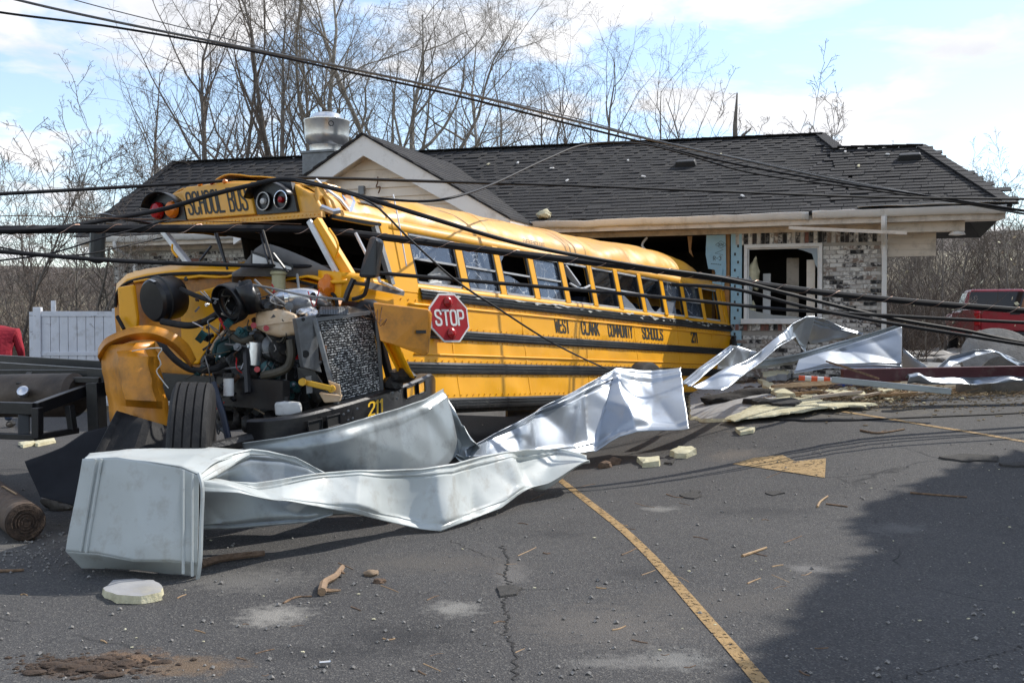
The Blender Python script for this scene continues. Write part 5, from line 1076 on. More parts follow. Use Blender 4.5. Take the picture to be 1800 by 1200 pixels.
# right-hand heap
sheet(SM, [(1198,672,12.0),(1230,646,12.3),(1262,622,12.6),(1284,607,12.9)], [(1214,680,11.9),(1244,655,12.2),(1274,628,12.5),(1290,612,12.8)], SILV, 'narrow silver metal strip sloping from the bus tail to the ground', nv=8, ribs=((.3,.1,.03),(.75,.1,.03)), crum=(.02,3), seed=10)
sheet(SM, [(1284,607,12.9),(1296,608,13.4),(1320,616,13.5),(1330,618,13.5)], [(1262,650,12.9),(1285,650,13.2),(1305,648,13.4),(1325,630,13.5)], SILV, 'small bent silver metal flap under the bus tail', nv=8, ribs=((-1,0,0),), crum=(.03,3), seed=11)
sheet(SM, [(1216,678,11.7),(1262,655,12.0),(1310,632,12.3),(1352,605,12.7),(1392,570,13.2),(1418,556,13.5),(1432,555,13.6)], [(1276,682,11.6),(1298,662,11.9),(1328,640,12.2),(1366,612,12.6),(1402,590,13.2),(1412,612,13.4),(1420,622,13.5)], SILV, 'tall silver metal sheet folded to a peak below the house window', nv=12, ribs=((.92,.06,.03),), crum=(.035,2), seed=12, facet=.03)
sheet(SM, [(1425,556,13.6),(1450,560,13.7),(1480,575,13.8),(1518,585,13.9)], [(1414,590,13.6),(1426,605,13.7),(1470,598,13.8),(1500,590,13.9)], SILV, 'silver metal sheet drooping from the folded peak', nv=10, ribs=((.1,.05,.03),(.25,.05,.03)), crum=(.03,2), seed=13, facet=.03)
sheet(SM, [(1290,640,12.9),(1340,632,13.0),(1400,622,13.1),(1460,605,13.2),(1520,588,13.2),(1580,570,13.2)], [(1300,650,12.9),(1350,646,13.0),(1392,640,13.1),(1450,622,13.15),(1520,604,13.2),(1584,582,13.2)], SHEETG, 'grey rolled metal channel lying across the silver sheets', nv=8, ribs=((.3,.1,.03),(.7,.1,-.03)), crum=(.015,2), seed=14)
sheet(SM, [(1404,632,12.7),(1450,618,12.8),(1500,602,12.9),(1545,588,13.0),(1586,573,13.1)], [(1395,656,12.5),(1450,648,12.55),(1500,649,12.6),(1545,650,12.65),(1587,651,12.7)], SILV, 'wide flat silver metal panel with ribbed lower edge beside the brick pier', nv=16, ribs=((.84,.03,.03),(.93,.03,.03)), crum=(.025,1.5), seed=15, facet=.015)
sheet(SM, [(1588,612,13.2),(1606,628,13.1),(1624,640,13.0),(1638,652,12.9)], [(1586,650,13.2),(1604,652,13.1),(1622,653,13.0),(1634,654,12.9)], SILV, 'curved silver metal end piece beside the wide flat panel', nv=8, seed=16, crum=(.02,3))
sheet(SM, [(1634,652,12.9),(1672,624,13.1),(1715,613,13.2),(1742,614,13.3),(1790,632,13.5),(1850,640,13.7)], [(1662,652,12.8),(1676,640,13.0),(1716,624,13.1),(1744,620,13.2),(1790,640,13.4),(1850,652,13.6)], SILV, 'bent silver metal strip arching over the concrete discs', nv=8, ribs=((.2,.08,.03),), crum=(.03,3), seed=17, facet=.03)
sheet(SM, [(1590,668,12.3),(1650,664,12.4),(1720,662,12.5),(1800,660,12.6),(1880,660,12.7)], [(1592,679,12.2),(1650,677,12.3),(1720,674,12.4),(1800,672,12.5),(1880,672,12.6)], SILV, 'low shiny metal strip on the ground under the maroon beam', nv=6, ribs=((-1,0,0),), crum=(.05,4), seed=18, facet=.04)
m = M(); m.beam(W(1480,660,12.4), W(1900,652,12.7), .10, .16); tag(m.build('steel_beam', MAROON, bevel=.01), 'long maroon steel beam lying along the edge of the lot', 'beam')
m = M(); m.beam(W(1462,667,11.9), W(1672,688,11.5), .05, .07); tag(m.build('metal_bar', SHEETG, bevel=.006), 'straight grey metal bar slanting from rubble to the lot\'s edge', 'bar')

# ================================================================= cables
def far(px, a, b): return [(x, y, a+(b-a)*max(-.1, min(1.1, x/1800))) for x, y, *_ in px]
def cable(px, rpx, mat, label, name='power_cable', group='fallen power and phone cables', n=10, lash=False):
    c = cat(P3(px), n); d0 = px[len(px)//2][2]; r = rpx/1800*d0
    m = M(); m.tube(c, r, 8); o = m.build(name, mat, smooth=True); tag(o, label, 'cable', group)
    if lash:
        m = M(); pts = []; L = 0
        fine = cat(c, 3)
        for i in range(len(fine)-1):
            d = (fine[i+1]-fine[i]); L += d.length; x = d.orthogonal().normalized(); y = d.normalized().cross(x); a = L/.33*2*math.pi; 
            upv = V((0,0,1)); sx_ = d.normalized().cross(upv).normalized(); uy = sx_.cross(d.normalized()); pts.append(fine[i]+(sx_*math.cos(a)+uy*math.sin(a))*r*1.1)
        m.tube(pts, .0028, 4); m.build('lashing_wire', LASH, o)
    return o
cable(far([(-200,404,7.3),(0,404,7.4),(200,402,7.5),(420,402,7.5),(560,405,7.5),(700,420,7.5),(900,445,7.5),(1100,468,7.6),(1275,491,7.6),(1420,511,7.6),(1600,530,7.6),(1800,546,7.6),(2000,560,7.6)], 8.3, 11.6), 6.3, CABLE, 'thickest black cable, wrapped by a thin spiral wire, across the bus windows', lash=True)
cable(far([(-200,428,7.0),(0,442,7.1),(200,458,7.2),(420,466,7.2),(560,469,7.2),(680,481,7.2),(820,493,7.2),(1000,508,7.3),(1180,524,7.3),(1380,544,7.3),(1550,554,7.3),(1800,567,7.3),(2000,576,7.3)], 8.0, 11.3), 3.4, CABLE, 'medium black cable running just below the thickest one')
cable([(-200,412,8.0),(0,406,8.2),(110,399,8.5),(200,384,8.75),(290,367,8.95),(370,343,9.0),(440,326,8.95),(500,315,8.9),(560,325,8.8),(640,347,8.75),(760,384,8.7),(900,425,9.2),(1030,452,9.8),(1150,472,10.2),(1275,490,10.6),(1400,520,10.8),(1550,556,11.0),(1700,582,11.2),(1800,602,11.3),(2000,630,11.5)], 4.2, CABLE, 'black cable sagging over the SCHOOL BUS header and along the bus roof')
cable(far([(-200,352,8.6),(0,341,8.6),(180,331,8.6),(350,321,8.6),(480,313,8.6),(600,314,8.6),(760,319,8.6),(1000,326,8.6),(1200,334,8.6),(1400,342,8.6),(1560,347,8.6),(1800,350,8.6),(2000,352,8.6)], 8.8, 14.0), 2.7, CABLE, 'nearly level dark cable crossing before the gable and roof')
cable(far([(-200,-12,9),(0,22,9),(200,48,9),(430,88,9),(600,124,9),(800,168,9),(1000,218,9),(1150,255,9),(1300,290,9),(1450,317,9),(1600,340,9),(1800,370,9),(2000,400,9)], 12.6, 14.2), 2.0, CABLE, 'black overhead wire sloping down across the sky')
cable(far([(-200,-60,9.2),(30,0,9.2),(200,38,9.2),(430,84,9.2),(620,122,9.2),(820,165,9.2),(1000,210,9.2),(1150,247,9.2),(1300,280,9.2),(1450,312,9.2),(1600,340,9.2),(1800,376,9.2),(2000,410,9.2)], 12.8, 14.3), 2.2, CABLEG, 'pale grey overhead wire beside the sloping black one')
cable(far([(-100,-70,9.6),(130,0,9.6),(350,56,9.6),(600,118,9.6),(820,164,9.6),(1000,205,9.6),(1120,238,9.6),(1250,268,9.6),(1400,298,9.6),(1600,338,9.6),(1800,372,9.6)], 13.2, 14.4), .9, CABLEG, 'thinnest grey overhead wire')
cable([(640,346,9.2),(735,354,9.2),(800,346,9.2),(870,322,10.5),(960,280,12),(1030,254,13),(1120,252,13.4),(1200,270,13.6),(1320,304,13.8),(1500,330,14),(1700,358,14.2),(1900,385,14.4)], 1.6, CABLE, 'thin black wire rising from the bus roof across the shingles')
cable([(520,318,8.8),(600,336,8.6),(660,362,8.5),(720,420,8.5),(800,492,8.6),(880,545,9.0),(960,596,9.8),(1030,632,10.6),(1072,650,11.1)], 1.9, CABLE, 'thin black wire hanging down across the stop sign end of the bus')
gp = [(1212,698),(1260,716),(1300,728),(1350,737),(1420,741),(1500,740),(1620,735),(1720,731),(1800,727),(1900,722)]
c = cat([V((q.x,q.y,g(q.x,q.y)+.012)) for q in (G(*p) for p in gp)], 8); m = M(); m.tube(c, .011, 6); tag(m.build('power_cable', CABLE, smooth=True), 'thin black wire lying on the asphalt over the foam board', 'cable', 'fallen power and phone cables')
cable(far([(1180,500,8.3),(1290,508,8.2),(1400,536,8.0),(1480,553,8.0),(1600,574,8.0),(1700,590,8.0),(1800,606,8.0),(2000,636,8.0)], 9.0, 11.0), 3.0, CABLE, 'black cable splitting off below the thick one past the brick pier')
cable([(-200,392,8.0),(0,380,8.0),(100,381,8.0),(200,384,8.2),(330,388,8.4),(440,391,8.5),(530,394,8.6)], .8, RUST, 'thin rusty wire in front of the smashed windscreen')
cable([(-200,480,8.2),(0,458,8.2),(90,445,8.3),(180,418,8.5),(240,402,8.7),(300,385,8.8)], 1.5, CABLE, 'thin black wire behind the left mirror')
cable([(-100,420,8.8),(0,435,8.8),(80,448,8.8),(150,447,8.9),(220,432,9.2),(285,418,9.6)], 1.5, CABLE, 'thin black wire slung from the far mirror to the left edge')

# ================================================================= left side: fence, person, pole, dark sheet
FENCE = PM('vinyl_white', (.72,.74,.78), (.64,.66,.70), 4, .5, 0, .05, 30, (.35,.33,.30), 5, .28)
fo = V((-8.40, 18.0, 0)); fx = V((1,.10,0)).normalized(); fy = V((-.10,1,0)).normalized(); fax = (fx, fy, UP)
fence = thing('vinyl_fence', fo, 'white vinyl board fence with two rails standing behind the torn chassis', 'fence')
def fb(name, x0, x1, z0, z1, y0=-.02, y1=.02, bev=.004): m = M(); m.box(fo+fx*((x0+x1)/2)+fy*((y0+y1)/2)+UP*((z0+z1)/2), (x1-x0, y1-y0, z1-z0), fax); m.build(name, FENCE, fence, bevel=bev)
fb('post', 0, .13, 0, 1.80, -.065, .065, .01); fb('post', 1.34, 1.47, 0, 1.78, -.065, .065, .01); fb('post', 2.7, 2.83, 0, 1.78, -.065, .065, .01)
for s in (0, 1.36):
    fb('rail', .13+s, 1.34+s, 1.64, 1.73, -.035, .035); fb('rail', .13+s, 1.34+s, .95, 1.02, -.035, .035); fb('rail', .13+s, 1.34+s, .10, .20, -.035, .035)
    for k in range(8): fb('board', .135+s+k*.1505, .135+s+k*.1505+.142, .06, 1.66)
fb('loose_board', -.12, -.02, .2, 1.72, .10, .13); fb('loose_board', .22, .30, 1.55, 1.92, .2, .23)
# person seen from behind at the picture's edge
def skin_body(name, joints, edges_, mat, parent, sub=2):
    me = bpy.data.meshes.new(name); me.from_pydata([tuple(j[0]) for j in joints], edges_, []); me.update(); o = bpy.data.objects.new(name, me); C.objects.link(o)
    md = o.modifiers.new('skin', 'SKIN'); sv = me.skin_vertices[0].data
    for i, j in enumerate(joints): sv[i].radius = (j[1], j[2]); sv[i].use_root = (i == 0)
    s_ = o.modifiers.new('sub', 'SUBSURF'); s_.levels = sub; s_.render_levels = sub; me.materials.append(mat)
    par(o, parent); return o
pw = V((-7.50, 15.0, 0)); person = thing('person', pw, 'person in red jacket and blue jeans seen from behind by the white fence, bending forward', 'person')
RED = PM('jacket_red', (.36,.012,.03), (.28,.010,.022), 5, .85, 0, .5, 14); JEAN = PM('jeans', (.04,.06,.10), (.03,.045,.08), 9, .9, 0, .3, 30); SKIN = PM('skin', (.50,.30,.22), None, 3, .6)
q = lambda x, y, z: pw+V((x, y, z))
# jacket, jeans and skin follow one upright figure leaning away to the left
J = [(q(0,0,.92),.19,.15), (q(-.02,.04,1.12),.17,.13), (q(-.06,.12,1.34),.19,.13), (q(-.14,.20,1.43),.13,.10), (q(-.22,.27,1.47),.06,.06),
     (q(.15,.14,1.40),.075,.075), (q(.22,.16,1.14),.062,.062), (q(.16,.34,.95),.045,.045), (q(-.30,.16,1.40),.075,.075), (q(-.36,.2,1.14),.062,.062), (q(-.26,.36,.96),.045,.045)]
skin_body('jacket', J, [(0,1),(1,2),(2,3),(3,4),(2,5),(5,6),(6,7),(2,8),(8,9),(9,10)], RED, person)
J = [(q(0,0,.95),.165,.13), (q(.10,.0,.82),.095,.10), (q(.11,.02,.48),.065,.07), (q(.12,-.02,.10),.055,.06), (q(-.10,.0,.82),.095,.10), (q(-.11,.04,.48),.065,.07), (q(-.12,.0,.10),.055,.06)]
skin_body('jeans', J, [(0,1),(1,2),(2,3),(0,4),(4,5),(5,6)], JEAN, person)
m = M(); m.rock(q(-.32,.36,1.53), (.085,.10,.12), .1, sub=3); hd = m.build('head', SKIN, person, smooth=True); m = M(); m.rock(q(-.315,.345,1.56), (.093,.105,.115), .4, sub=3); m.build('hair', PM('hair', (.05,.035,.025), (.03,.02,.015), 20, .8), person, smooth=True)
for s_, b in ((1,(.16,.36,.93)), (-1,(-.26,.38,.94))):
    jj = [(q(*b),.035,.022), (q(b[0],b[1]+.03,b[2]-.08),.04,.02)]; ee = [(0,1)]
    for k in range(4):
        x = b[0]-.027+.018*k; jj += [(q(x,b[1]+.045,b[2]-.12),.010,.010), (q(x,b[1]+.06,b[2]-.155+.006*abs(k-1.5)),.008,.008)]; n_ = len(jj); ee += [(1,n_-2),(n_-2,n_-1)]
    jj += [(q(b[0]+.045*s_*-1,b[1]+.05,b[2]-.06),.010,.010), (q(b[0]+.05*s_*-1,b[1]+.065,b[2]-.095),.009,.009)]; n_ = len(jj); ee += [(0,n_-2),(n_-2,n_-1)]
    skin_body('hand', jj, ee, SKIN, person)
    sx0 = .12*s_; m = M(); m.rock(q(sx0,.05,.055), (.05,.13,.055), 1+s_, sub=2); m.build('shoe', BLKD, person, smooth=True)
# broken utility pole
pa, pb = W(45, 914, 7.3), V((-5.9, 10.6, .14)); pa.z = .145; d = (pa-pb); 
POLE = PM('pole_wood', (.115,.072,.045), (.055,.036,.026), 10, .85, 0, .6, 22, (.17,.12,.08), 3, .5); ENDG = PM('pole_end', (.085,.055,.038), (.035,.024,.018), 30, .9, 0, .7, 40)
pole = thing('utility_pole', V((pa.x, pa.y, 0)), 'broken brown wooden utility pole lying on the ground, sawn end showing', 'pole')
m = M(); n_ = 28; pts = [pb+d*(i/n_) for i in range(n_+1)]; m.tube(pts, [.135+.006*noise.noise(V((i*.5,0,0))) for i in range(n_+1)], 20, cap=False); m.build('shaft', POLE, pole, smooth=True)
dn = d.normalized(); m = M(); m.lathe([(0,.136),(.012,.125),(.016,.09),(.012,.06),(.02,.03)], pa-dn*.005, dn, 24); m.build('sawn_end', ENDG, pole, smooth=True)
for r in (.095,.07,.05,.028): m = M(); x = dn.orthogonal().normalized(); y = dn.cross(x); m.tube([pa+dn*.016+(x*math.cos(a)+y*math.sin(a))*r for a in steps(.4, 6.0, 22)], .005, 4); m.build('growth_ring', ENDG, pole)
m = M(); m.tube([pb+d*.78+V((0,0,.138)), pb+d*.80+V((0,0,.15)), pb+d*.9+V((.02,0,.145))], .006, 5); m.build('splinter', WOOD, pole)
# dark torn sheet and stones
sheet('rubber_sheet', [(44,812,7.9),(75,800,7.95),(110,785,8.0),(150,760,8.1),(195,748,8.1)], [(70,872,7.7),(100,880,7.65),(130,888,7.6),(160,880,7.6),(200,860,7.7)], PM('dark_sheet', (.010,.011,.014), (.014,.015,.019), 5, .75, 0, .1, 20, spec=.2), 'torn dark rubber sheet on the ground beside the utility pole', ribs=((-1,0,0),), crum=(.06,2.2), seed=30, group='dark torn sheets')
bpy.data.objects['rubber_sheet']['category'] = 'rubber sheet'
def stone(px, py, r, mat, label, seed, name='stone', catg='stone', group='stones and rubble on the asphalt', flat=None):
    p = G(px, py); m = M(); m.rock((p.x, p.y, p.z+r[2]*.55), r, seed, sub=3); o = m.build(name, mat, smooth=True, angle=40); return tag(o, label, catg, group)
stone(106, 895, (.13,.10,.09), CONCD, 'brown rough stone between the pole and the folded metal trim', 1); stone(118, 868, (.07,.06,.07), CONCD, 'small brown stone tucked under the torn rubber sheet', 2)
# ================================================================= rubble on the lot
def slab(px, th, mat, label, name, catg, group=None, seed=0, edge=None, lift=0., tilt=(0,0), jag=.02, inner=2):
    """flat broken piece: outline traced on the ground, its own thickness, ragged edge"""
    pts = [G(*p) for p in px]; c = sum(pts, V())/len(pts); dense = []
    for i in range(len(pts)):
        a, b = pts[i], pts[(i+1) % len(pts)]; n = max(2, int((b-a).length/.04))
        for k in range(min(n, 14)):
            q = a.lerp(b, k/min(n, 14)); o = V((noise.noise(q*9+V((seed,0,0))), noise.noise(q*9+V((0,seed,4))), 0))*jag; dense.append(q+o)
    n = len(dense); vs = []; 
    def zat(q): return g(q.x, q.y)+.006+lift+tilt[0]*(q.x-c.x)+tilt[1]*(q.y-c.y)+max(0, -min(0, 0))
    for q in dense: vs.append(V((q.x, q.y, max(g(q.x,q.y)+.004, zat(q)))))
    for q in dense: q2 = q.lerp(c, .03+.03*abs(noise.noise(q*6+V((seed,1,1))))); vs.append(V((q2.x, q2.y, max(g(q.x,q.y)+.004, zat(q))+th*(.85+.3*noise.noise(q*5+V((seed,0,9)))))))
    for r_ in (.6, .3):
        for q in dense: q2 = q.lerp(c, 1-r_); vs.append(V((q2.x, q2.y, zat(q2)+th*(1+.25*noise.noise(q2*6+V((seed,4,0)))))))
    vs.append(V((c.x, c.y, zat(c)+th))); fs = [tuple(reversed(range(n)))]
    for L_ in range(3):
        for i in range(n): fs.append((L_*n+i, L_*n+(i+1) % n, (L_+1)*n+(i+1) % n, (L_+1)*n+i))
    for i in range(n): fs.append((3*n+i, 3*n+(i+1) % n, 4*n))
    m = M(); m.add(vs, fs); o = m.build(name, mat, smooth=True, angle=30)
    if edge:
        o.data.materials.append(edge)
        for p in o.data.polygons[1:1+n]: p.material_index = 1
    return tag(o, label, catg, group)
FB = 'broken foam board pieces'
slab([(176,1046),(200,1034),(240,1030),(270,1034),(288,1046),(285,1056),(250,1064),(205,1062)], .05, FOAMG, 'grey-faced foam board chunk with pale edge beside the folded metal trim', 'foam_board_piece', 'foam board', FB, 1, FOAM)
slab([(1120,812),(1158,811),(1160,821),(1130,823)], .06, FOAM, 'pale brick-shaped foam piece next to two brown clods', 'foam_board_piece', 'foam board', FB, 2, FOAM)
slab([(1180,800),(1195,794),(1218,793),(1222,800),(1205,806),(1185,806)], .07, FOAM, 'ragged cream foam lump near the silver panel\'s low corner', 'foam_board_piece', 'foam board', FB, 3, FOAM, jag=.05)
slab([(1208,686),(1250,680),(1300,680),(1340,676),(1352,694),(1372,704),(1345,716),(1390,722),(1340,730),(1290,742),(1240,744),(1212,738)], .05, FOAMG, 'largest grey-faced foam board, cracked, lying before the bus tail', 'foam_board_piece', 'foam board', FB, 4, FOAM, jag=.05)
slab([(1335,716),(1372,706),(1420,710),(1470,716),(1540,720),(1480,726),(1420,732),(1350,742),(1290,748),(1275,745)], .022, FOAM, 'long pointed cream foam board tapering across the yellow line\'s end', 'foam_board_piece', 'foam board', FB, 5, FOAM, lift=.05, jag=.09)
slab([(1332,676),(1345,679),(1372,698),(1400,706),(1365,704),(1345,692)], .05, FOAM, 'upturned cream foam edge curling off the largest board', 'foam_board_piece', 'foam board', FB, 6, FOAM, lift=.05, jag=.04)
slab([(1292,757),(1328,755),(1325,762),(1300,766)], .04, FOAM, 'small cream foam flake in front of the largest board', 'foam_board_piece', 'foam board', FB, 7, FOAM)
slab([(1421,692),(1470,692),(1490,686),(1524,696),(1522,702),(1460,700)], .06, FOAM, 'long cream foam strip with a raised lump in the rubble', 'foam_board_piece', 'foam board', FB, 8, FOAM, jag=.05)
slab([(1534,688),(1580,686),(1592,690),(1545,694)], .05, FOAM, 'flat cream foam strip beside the blue cloth', 'foam_board_piece', 'foam board', FB, 9, FOAM)
slab([(1408,703),(1436,702),(1434,707),(1412,708)], .07, FOAM, 'cream foam lump with ragged rim amid the brown debris', 'foam_board_piece', 'foam board', FB, 10, FOAM, jag=.05)
slab([(1338,670),(1380,662),(1388,668),(1384,675),(1342,678)], .10, FOAM, 'thick curled cream foam piece under the folded silver sheets', 'foam_board_piece', 'foam board', FB, 11, FOAMG, lift=.05, jag=.05)
slab([(1556,704),(1580,700),(1584,703),(1562,707)], .03, FOAM, 'tiny cream foam scrap on clear asphalt by the grey bar', 'foam_board_piece', 'foam board', FB, 12)
slab([(32,783),(60,779),(62,783),(40,788)], .04, FOAM, 'small pale board under the fuel tank cage', 'foam_board_piece', 'foam board', FB, 13); slab([(58,781),(95,774),(98,779),(66,786)], .04, FOAM, 'second pale board under the fuel tank cage', 'foam_board_piece', 'foam board', FB, 14)
slab([(1302,716),(1350,716),(1400,714),(1408,719),(1400,726),(1368,726),(1330,720)], .05, PM('charred', (.012,.012,.013), (.03,.028,.026), 8, .8, 0, .6, 20), 'crumpled black tar scrap on the cream foam board', 'tar_scrap', 'debris', None, 15, lift=.06, jag=.07)
SHG = PM('shingle_scrap', (.06,.055,.05), (.035,.033,.03), 30, .95, 0, .5, 50)
slab([(1648,806),(1680,801),(1756,803),(1750,812),(1690,813)], .02, SHG, 'dark torn shingle strip lying flat near the big shadow', 'shingle_scrap', 'shingle', 'loose shingles on the asphalt', 16, jag=.04)
slab([(1752,817),(1820,815),(1830,824),(1765,822)], .02, SHG, 'dark torn shingle lying inside the big shadow', 'shingle_scrap', 'shingle', 'loose shingles on the asphalt', 17, jag=.04)
slab([(1195,872),(1215,862),(1232,864),(1225,878),(1200,878)], .012, SHG, 'small dark shingle scrap between line and arrow', 'shingle_scrap', 'shingle', 'loose shingles on the asphalt', 18, jag=.05)
slab([(1344,868),(1365,864),(1380,868),(1360,873)], .01, SHG, 'thin dark scrap in front of the painted arrow', 'shingle_scrap', 'shingle', 'loose shingles on the asphalt', 19, jag=.04); slab([(1168,816),(1188,808),(1182,818)], .02, SHG, 'triangular dark scrap beside the brick-shaped foam piece', 'shingle_scrap', 'shingle', 'loose shingles on the asphalt', 20)
slab([(875,1036),(905,1030),(925,1034),(905,1048),(880,1050)], .012, SHG, 'dark crumbled patch flake lying on the crack', 'shingle_scrap', 'shingle', 'loose shingles on the asphalt', 21, jag=.05)
CLOD = PM('clod', (.20,.13,.085), (.11,.07,.045), 14, .95, 0, .7, 40)
stone(1064, 823, (.075,.05,.05), CLOD, 'brown earth clod, left one of the pair by the foam piece', 11, 'clod', 'clod', 'brown clods'); stone(1080, 817, (.075,.05,.055), CLOD, 'brown earth clod touching its twin beside the foam piece', 12, 'clod', 'clod', 'brown clods')
stone(652, 1012, (.045,.05,.025), PM('tan_stone', (.27,.20,.13), (.2,.14,.09), 10, .9, 0, .4, 40), 'flat tan stone right of the forked stick', 13); stone(667, 1025, (.04,.03,.02), CLOD, 'dark brown chip behind the flat tan stone', 14, 'clod', 'clod', 'brown clods')
for k, (x, y, r) in enumerate(((95,1172,.05),(118,1178,.06),(140,1170,.045),(185,1160,.04),(220,1168,.045),(285,1166,.035),(190,1190,.05),(60,1185,.04),(160,1180,.05),(205,1158,.03))):
    stone(x, y, (r*1.3, r*.8, r*.32), PM('mud', (.075,.048,.032), (.045,.03,.02), 14, .95, 0, .7, 40) if k == 0 else bpy.data.materials['mud'], 'dark brown mud lump in the scatter at the lot\'s near edge', 20+k, 'mud_lump', 'mud', 'mud lumps')
m = M(); rm = random.Random(3)
for k in range(700):
    x, y = rm.gauss(150,60), rm.gauss(1173,9)
    if x > 420 or y > 1230: continue
    p = G(x, y); s_ = rm.uniform(.004,.016); m.rock((p.x,p.y,p.z+s_*.4), (s_*1.3,s_,s_*.6), k, sub=1)
struct(tag(m.build('soil', bpy.data.materials['mud']), 'crumbled dark soil spilled on the asphalt', 'soil'), 'stuff')
# concrete block, discs
p = G(1715, 692); blk = M(); bxv = V((.985,.17,0)); byv = V((-.17,.985,0)); blk.box((p.x+.02, p.y+.10, p.z+.09), (.42,.20,.19), (bxv, byv, UP)); o = blk.build('concrete_block', CONCD, bevel=.025); tag(o, 'weathered solid concrete block on the ground before the maroon beam', 'concrete block')
m = M(); c_ = W(1758, 640, 14.2); m.lathe([(-.05,.52),(.05,.52),(.06,.49)], V((c_.x,c_.y,g(c_.x,c_.y)+.40)), V((-.15,-.8,.6)), 36); tag(m.build('concrete_disc', CONC, smooth=True), 'pale round concrete disc leaning beside the red pickup', 'concrete disc')
m = M(); c_ = W(1765, 655, 13.7); m.lathe([(-.05,.34),(.05,.34)], V((c_.x,c_.y,g(c_.x,c_.y)+.14)), V((-.1,-.95,.25)), 32); tag(m.build('concrete_disc', CONCD, smooth=True), 'smaller brown concrete disc standing under the arching silver strip', 'concrete disc')
m = M(); c_ = W(1722, 640, 14.4); m.box((c_.x,c_.y,g(c_.x,c_.y)+.12),(.5,.3,.24),(bxv,byv,UP)); tag(m.build('concrete_footing', CONCD, bevel=.02), 'low brown concrete base behind the maroon beam', 'concrete block')
# splintered boards and litter

def plank(a, b, w, h, mat, label, name='plank', catg='plank', group='splintered wood in the rubble'):
    m = M(); n = 10; A_, B_ = W(*a), W(*b); d = (B_-A_); sx_ = d.cross(UP).normalized(); rows = []
    for i in range(n+1):
        q0 = A_+d*(i/n); k = .7+.3*math.sin(math.pi*i/n)+.12*noise.noise(V((i,1,2))); rows.append([q0+sx_*w*k*.5, q0+UP*h*k+sx_*w*.3, q0+UP*h*k*.9-sx_*w*.3, q0-sx_*w*k*.5, q0+sx_*w*k*.5])
    m.grid(rows); m.f.append(tuple(range(4))); m.f.append(tuple(n*5+i for i in range(4))); return tag(m.build(name, mat, smooth=True, angle=30), label, catg, group)
plank((1358,682,11.7),(1478,674,12.1),.10,.05,WOOD,'pale splintered plank lying across the brown rubble'); plank((1452,636,12.4),(1545,667,12.0),.03,.03,BARK,'dark thin branch leaning on the wide silver panel','branch','branch')
rp = random.Random(44)
for k in range(22):
    x, y = rp.uniform(1330,1620), rp.uniform(676,706); p = G(x, y); a_ = rp.uniform(-.5,.5); l = rp.uniform(.2,.7); w_ = rp.uniform(.03,.09); h_ = rp.uniform(.012,.035)
    dx, dy = V((math.cos(a_), math.sin(a_), rp.uniform(-.05,.12))).normalized(), V((-math.sin(a_), math.cos(a_), 0)); c_ = V((p.x, p.y, p.z+h_+max(0, dx.z)*l*.5+.01)); nz_ = dx.cross(dy)
    m = M(); e = lambda i, j, z: c_+dx*(l/2*i+rp.uniform(-.05,.05))+dy*(w_/2*j)+nz_*z
    m.hexa([e(-1,-1,0),e(1,-1,0),e(1,1,0),e(-1,1,0)], [e(-1,-1,h_),e(1,-1,h_),e(1,1,h_),e(-1,1,h_)]); tag(m.build('splintered_board', rp.choice((WOOD,WOOD,WOODO,CLOD,SOFF))), 'short splintered board in the rubble between house and lot', 'board', 'splintered boards in the rubble')
m = M(); a, b = W(1404,664,12.3), W(1470,668,12.2); 
for k in range(7): m = M() if k == 0 else m; 
tb_ = thing('marker_tube', V((a.x,a.y,g(a.x,a.y))), 'orange and white striped marker tube in the rubble', 'marker tube'); OR = PM('orange', (.70,.10,.02), (.55,.08,.02), 9, .5)
for k in range(6): m = M(); m.tube([a.lerp(b,k/6), a.lerp(b,(k+1)/6)], .032, 12); m.build('band', OR if k % 2 == 0 else WPLA, tb_, smooth=True)
m = M(); p = G(1500, 683); m.rock((p.x,p.y,p.z+.05), (.30,.10,.09), 3, sub=3); tag(m.build('blue_cloth', PM('blue_cloth', (.012,.05,.26), (.01,.03,.14), 6, .7), smooth=True, angle=30), 'crumpled bright blue cloth in the rubble below the grey bar', 'cloth')
rd = random.Random(4); m = M()
for k in range(420):
    x, y = rd.gauss(1400, 60), rd.gauss(690, 9)
    if y < 668 or y > 708 or x > 1800: continue
    p = G(x, y); s_ = rd.uniform(.01,.06); m.rock((p.x,p.y,p.z+s_*.4+rd.uniform(0,.03)), (s_*rd.uniform(.6,2), s_, s_*.6), k, sub=1)
o = m.build('debris', PM('rubble_brown', (.13,.085,.055), (.055,.038,.028), 18, .95, 0, .4, 40)); struct(tag(o, 'brown litter of splinters and earth between the foam boards', 'debris'), 'stuff')
m = M()
for k in range(520):
    x, y = rd.uniform(1560, 1850), rd.gauss(692, 3.5); p = G(x, max(y, 684)); a = rd.uniform(0, 6.3); l = rd.uniform(.03,.16); m.tube([p+V((0,0,.008)), p+V((math.cos(a)*l, math.sin(a)*l*.6, .01+rd.uniform(0,.04)))], .0045, 3)
for k in range(500):
    x, y = rd.uniform(1200, 1600), rd.gauss(700, 8); p = G(x, max(y, 684)); a = rd.uniform(0, 6.3); l = rd.uniform(.03,.16); m.tube([p+V((0,0,.01)), p+V((math.cos(a)*l, math.sin(a)*l*.6, .02+rd.uniform(0,.05)))], .005, 3)
for k in range(900):
    x, y = rd.uniform(1180, 1800), rd.gauss(705, 14)
    if y < 684 or y > 775 or rd.random() < (y-700)/90: continue
    p = G(x, y); a = rd.uniform(0, 6.3); l = rd.uniform(.01,.05); m.box(p+V((0,0,.01)), (l, l*rd.uniform(.2,.7), .008), (V((math.cos(a),math.sin(a),0)), V((-math.sin(a),math.cos(a),0)), UP))
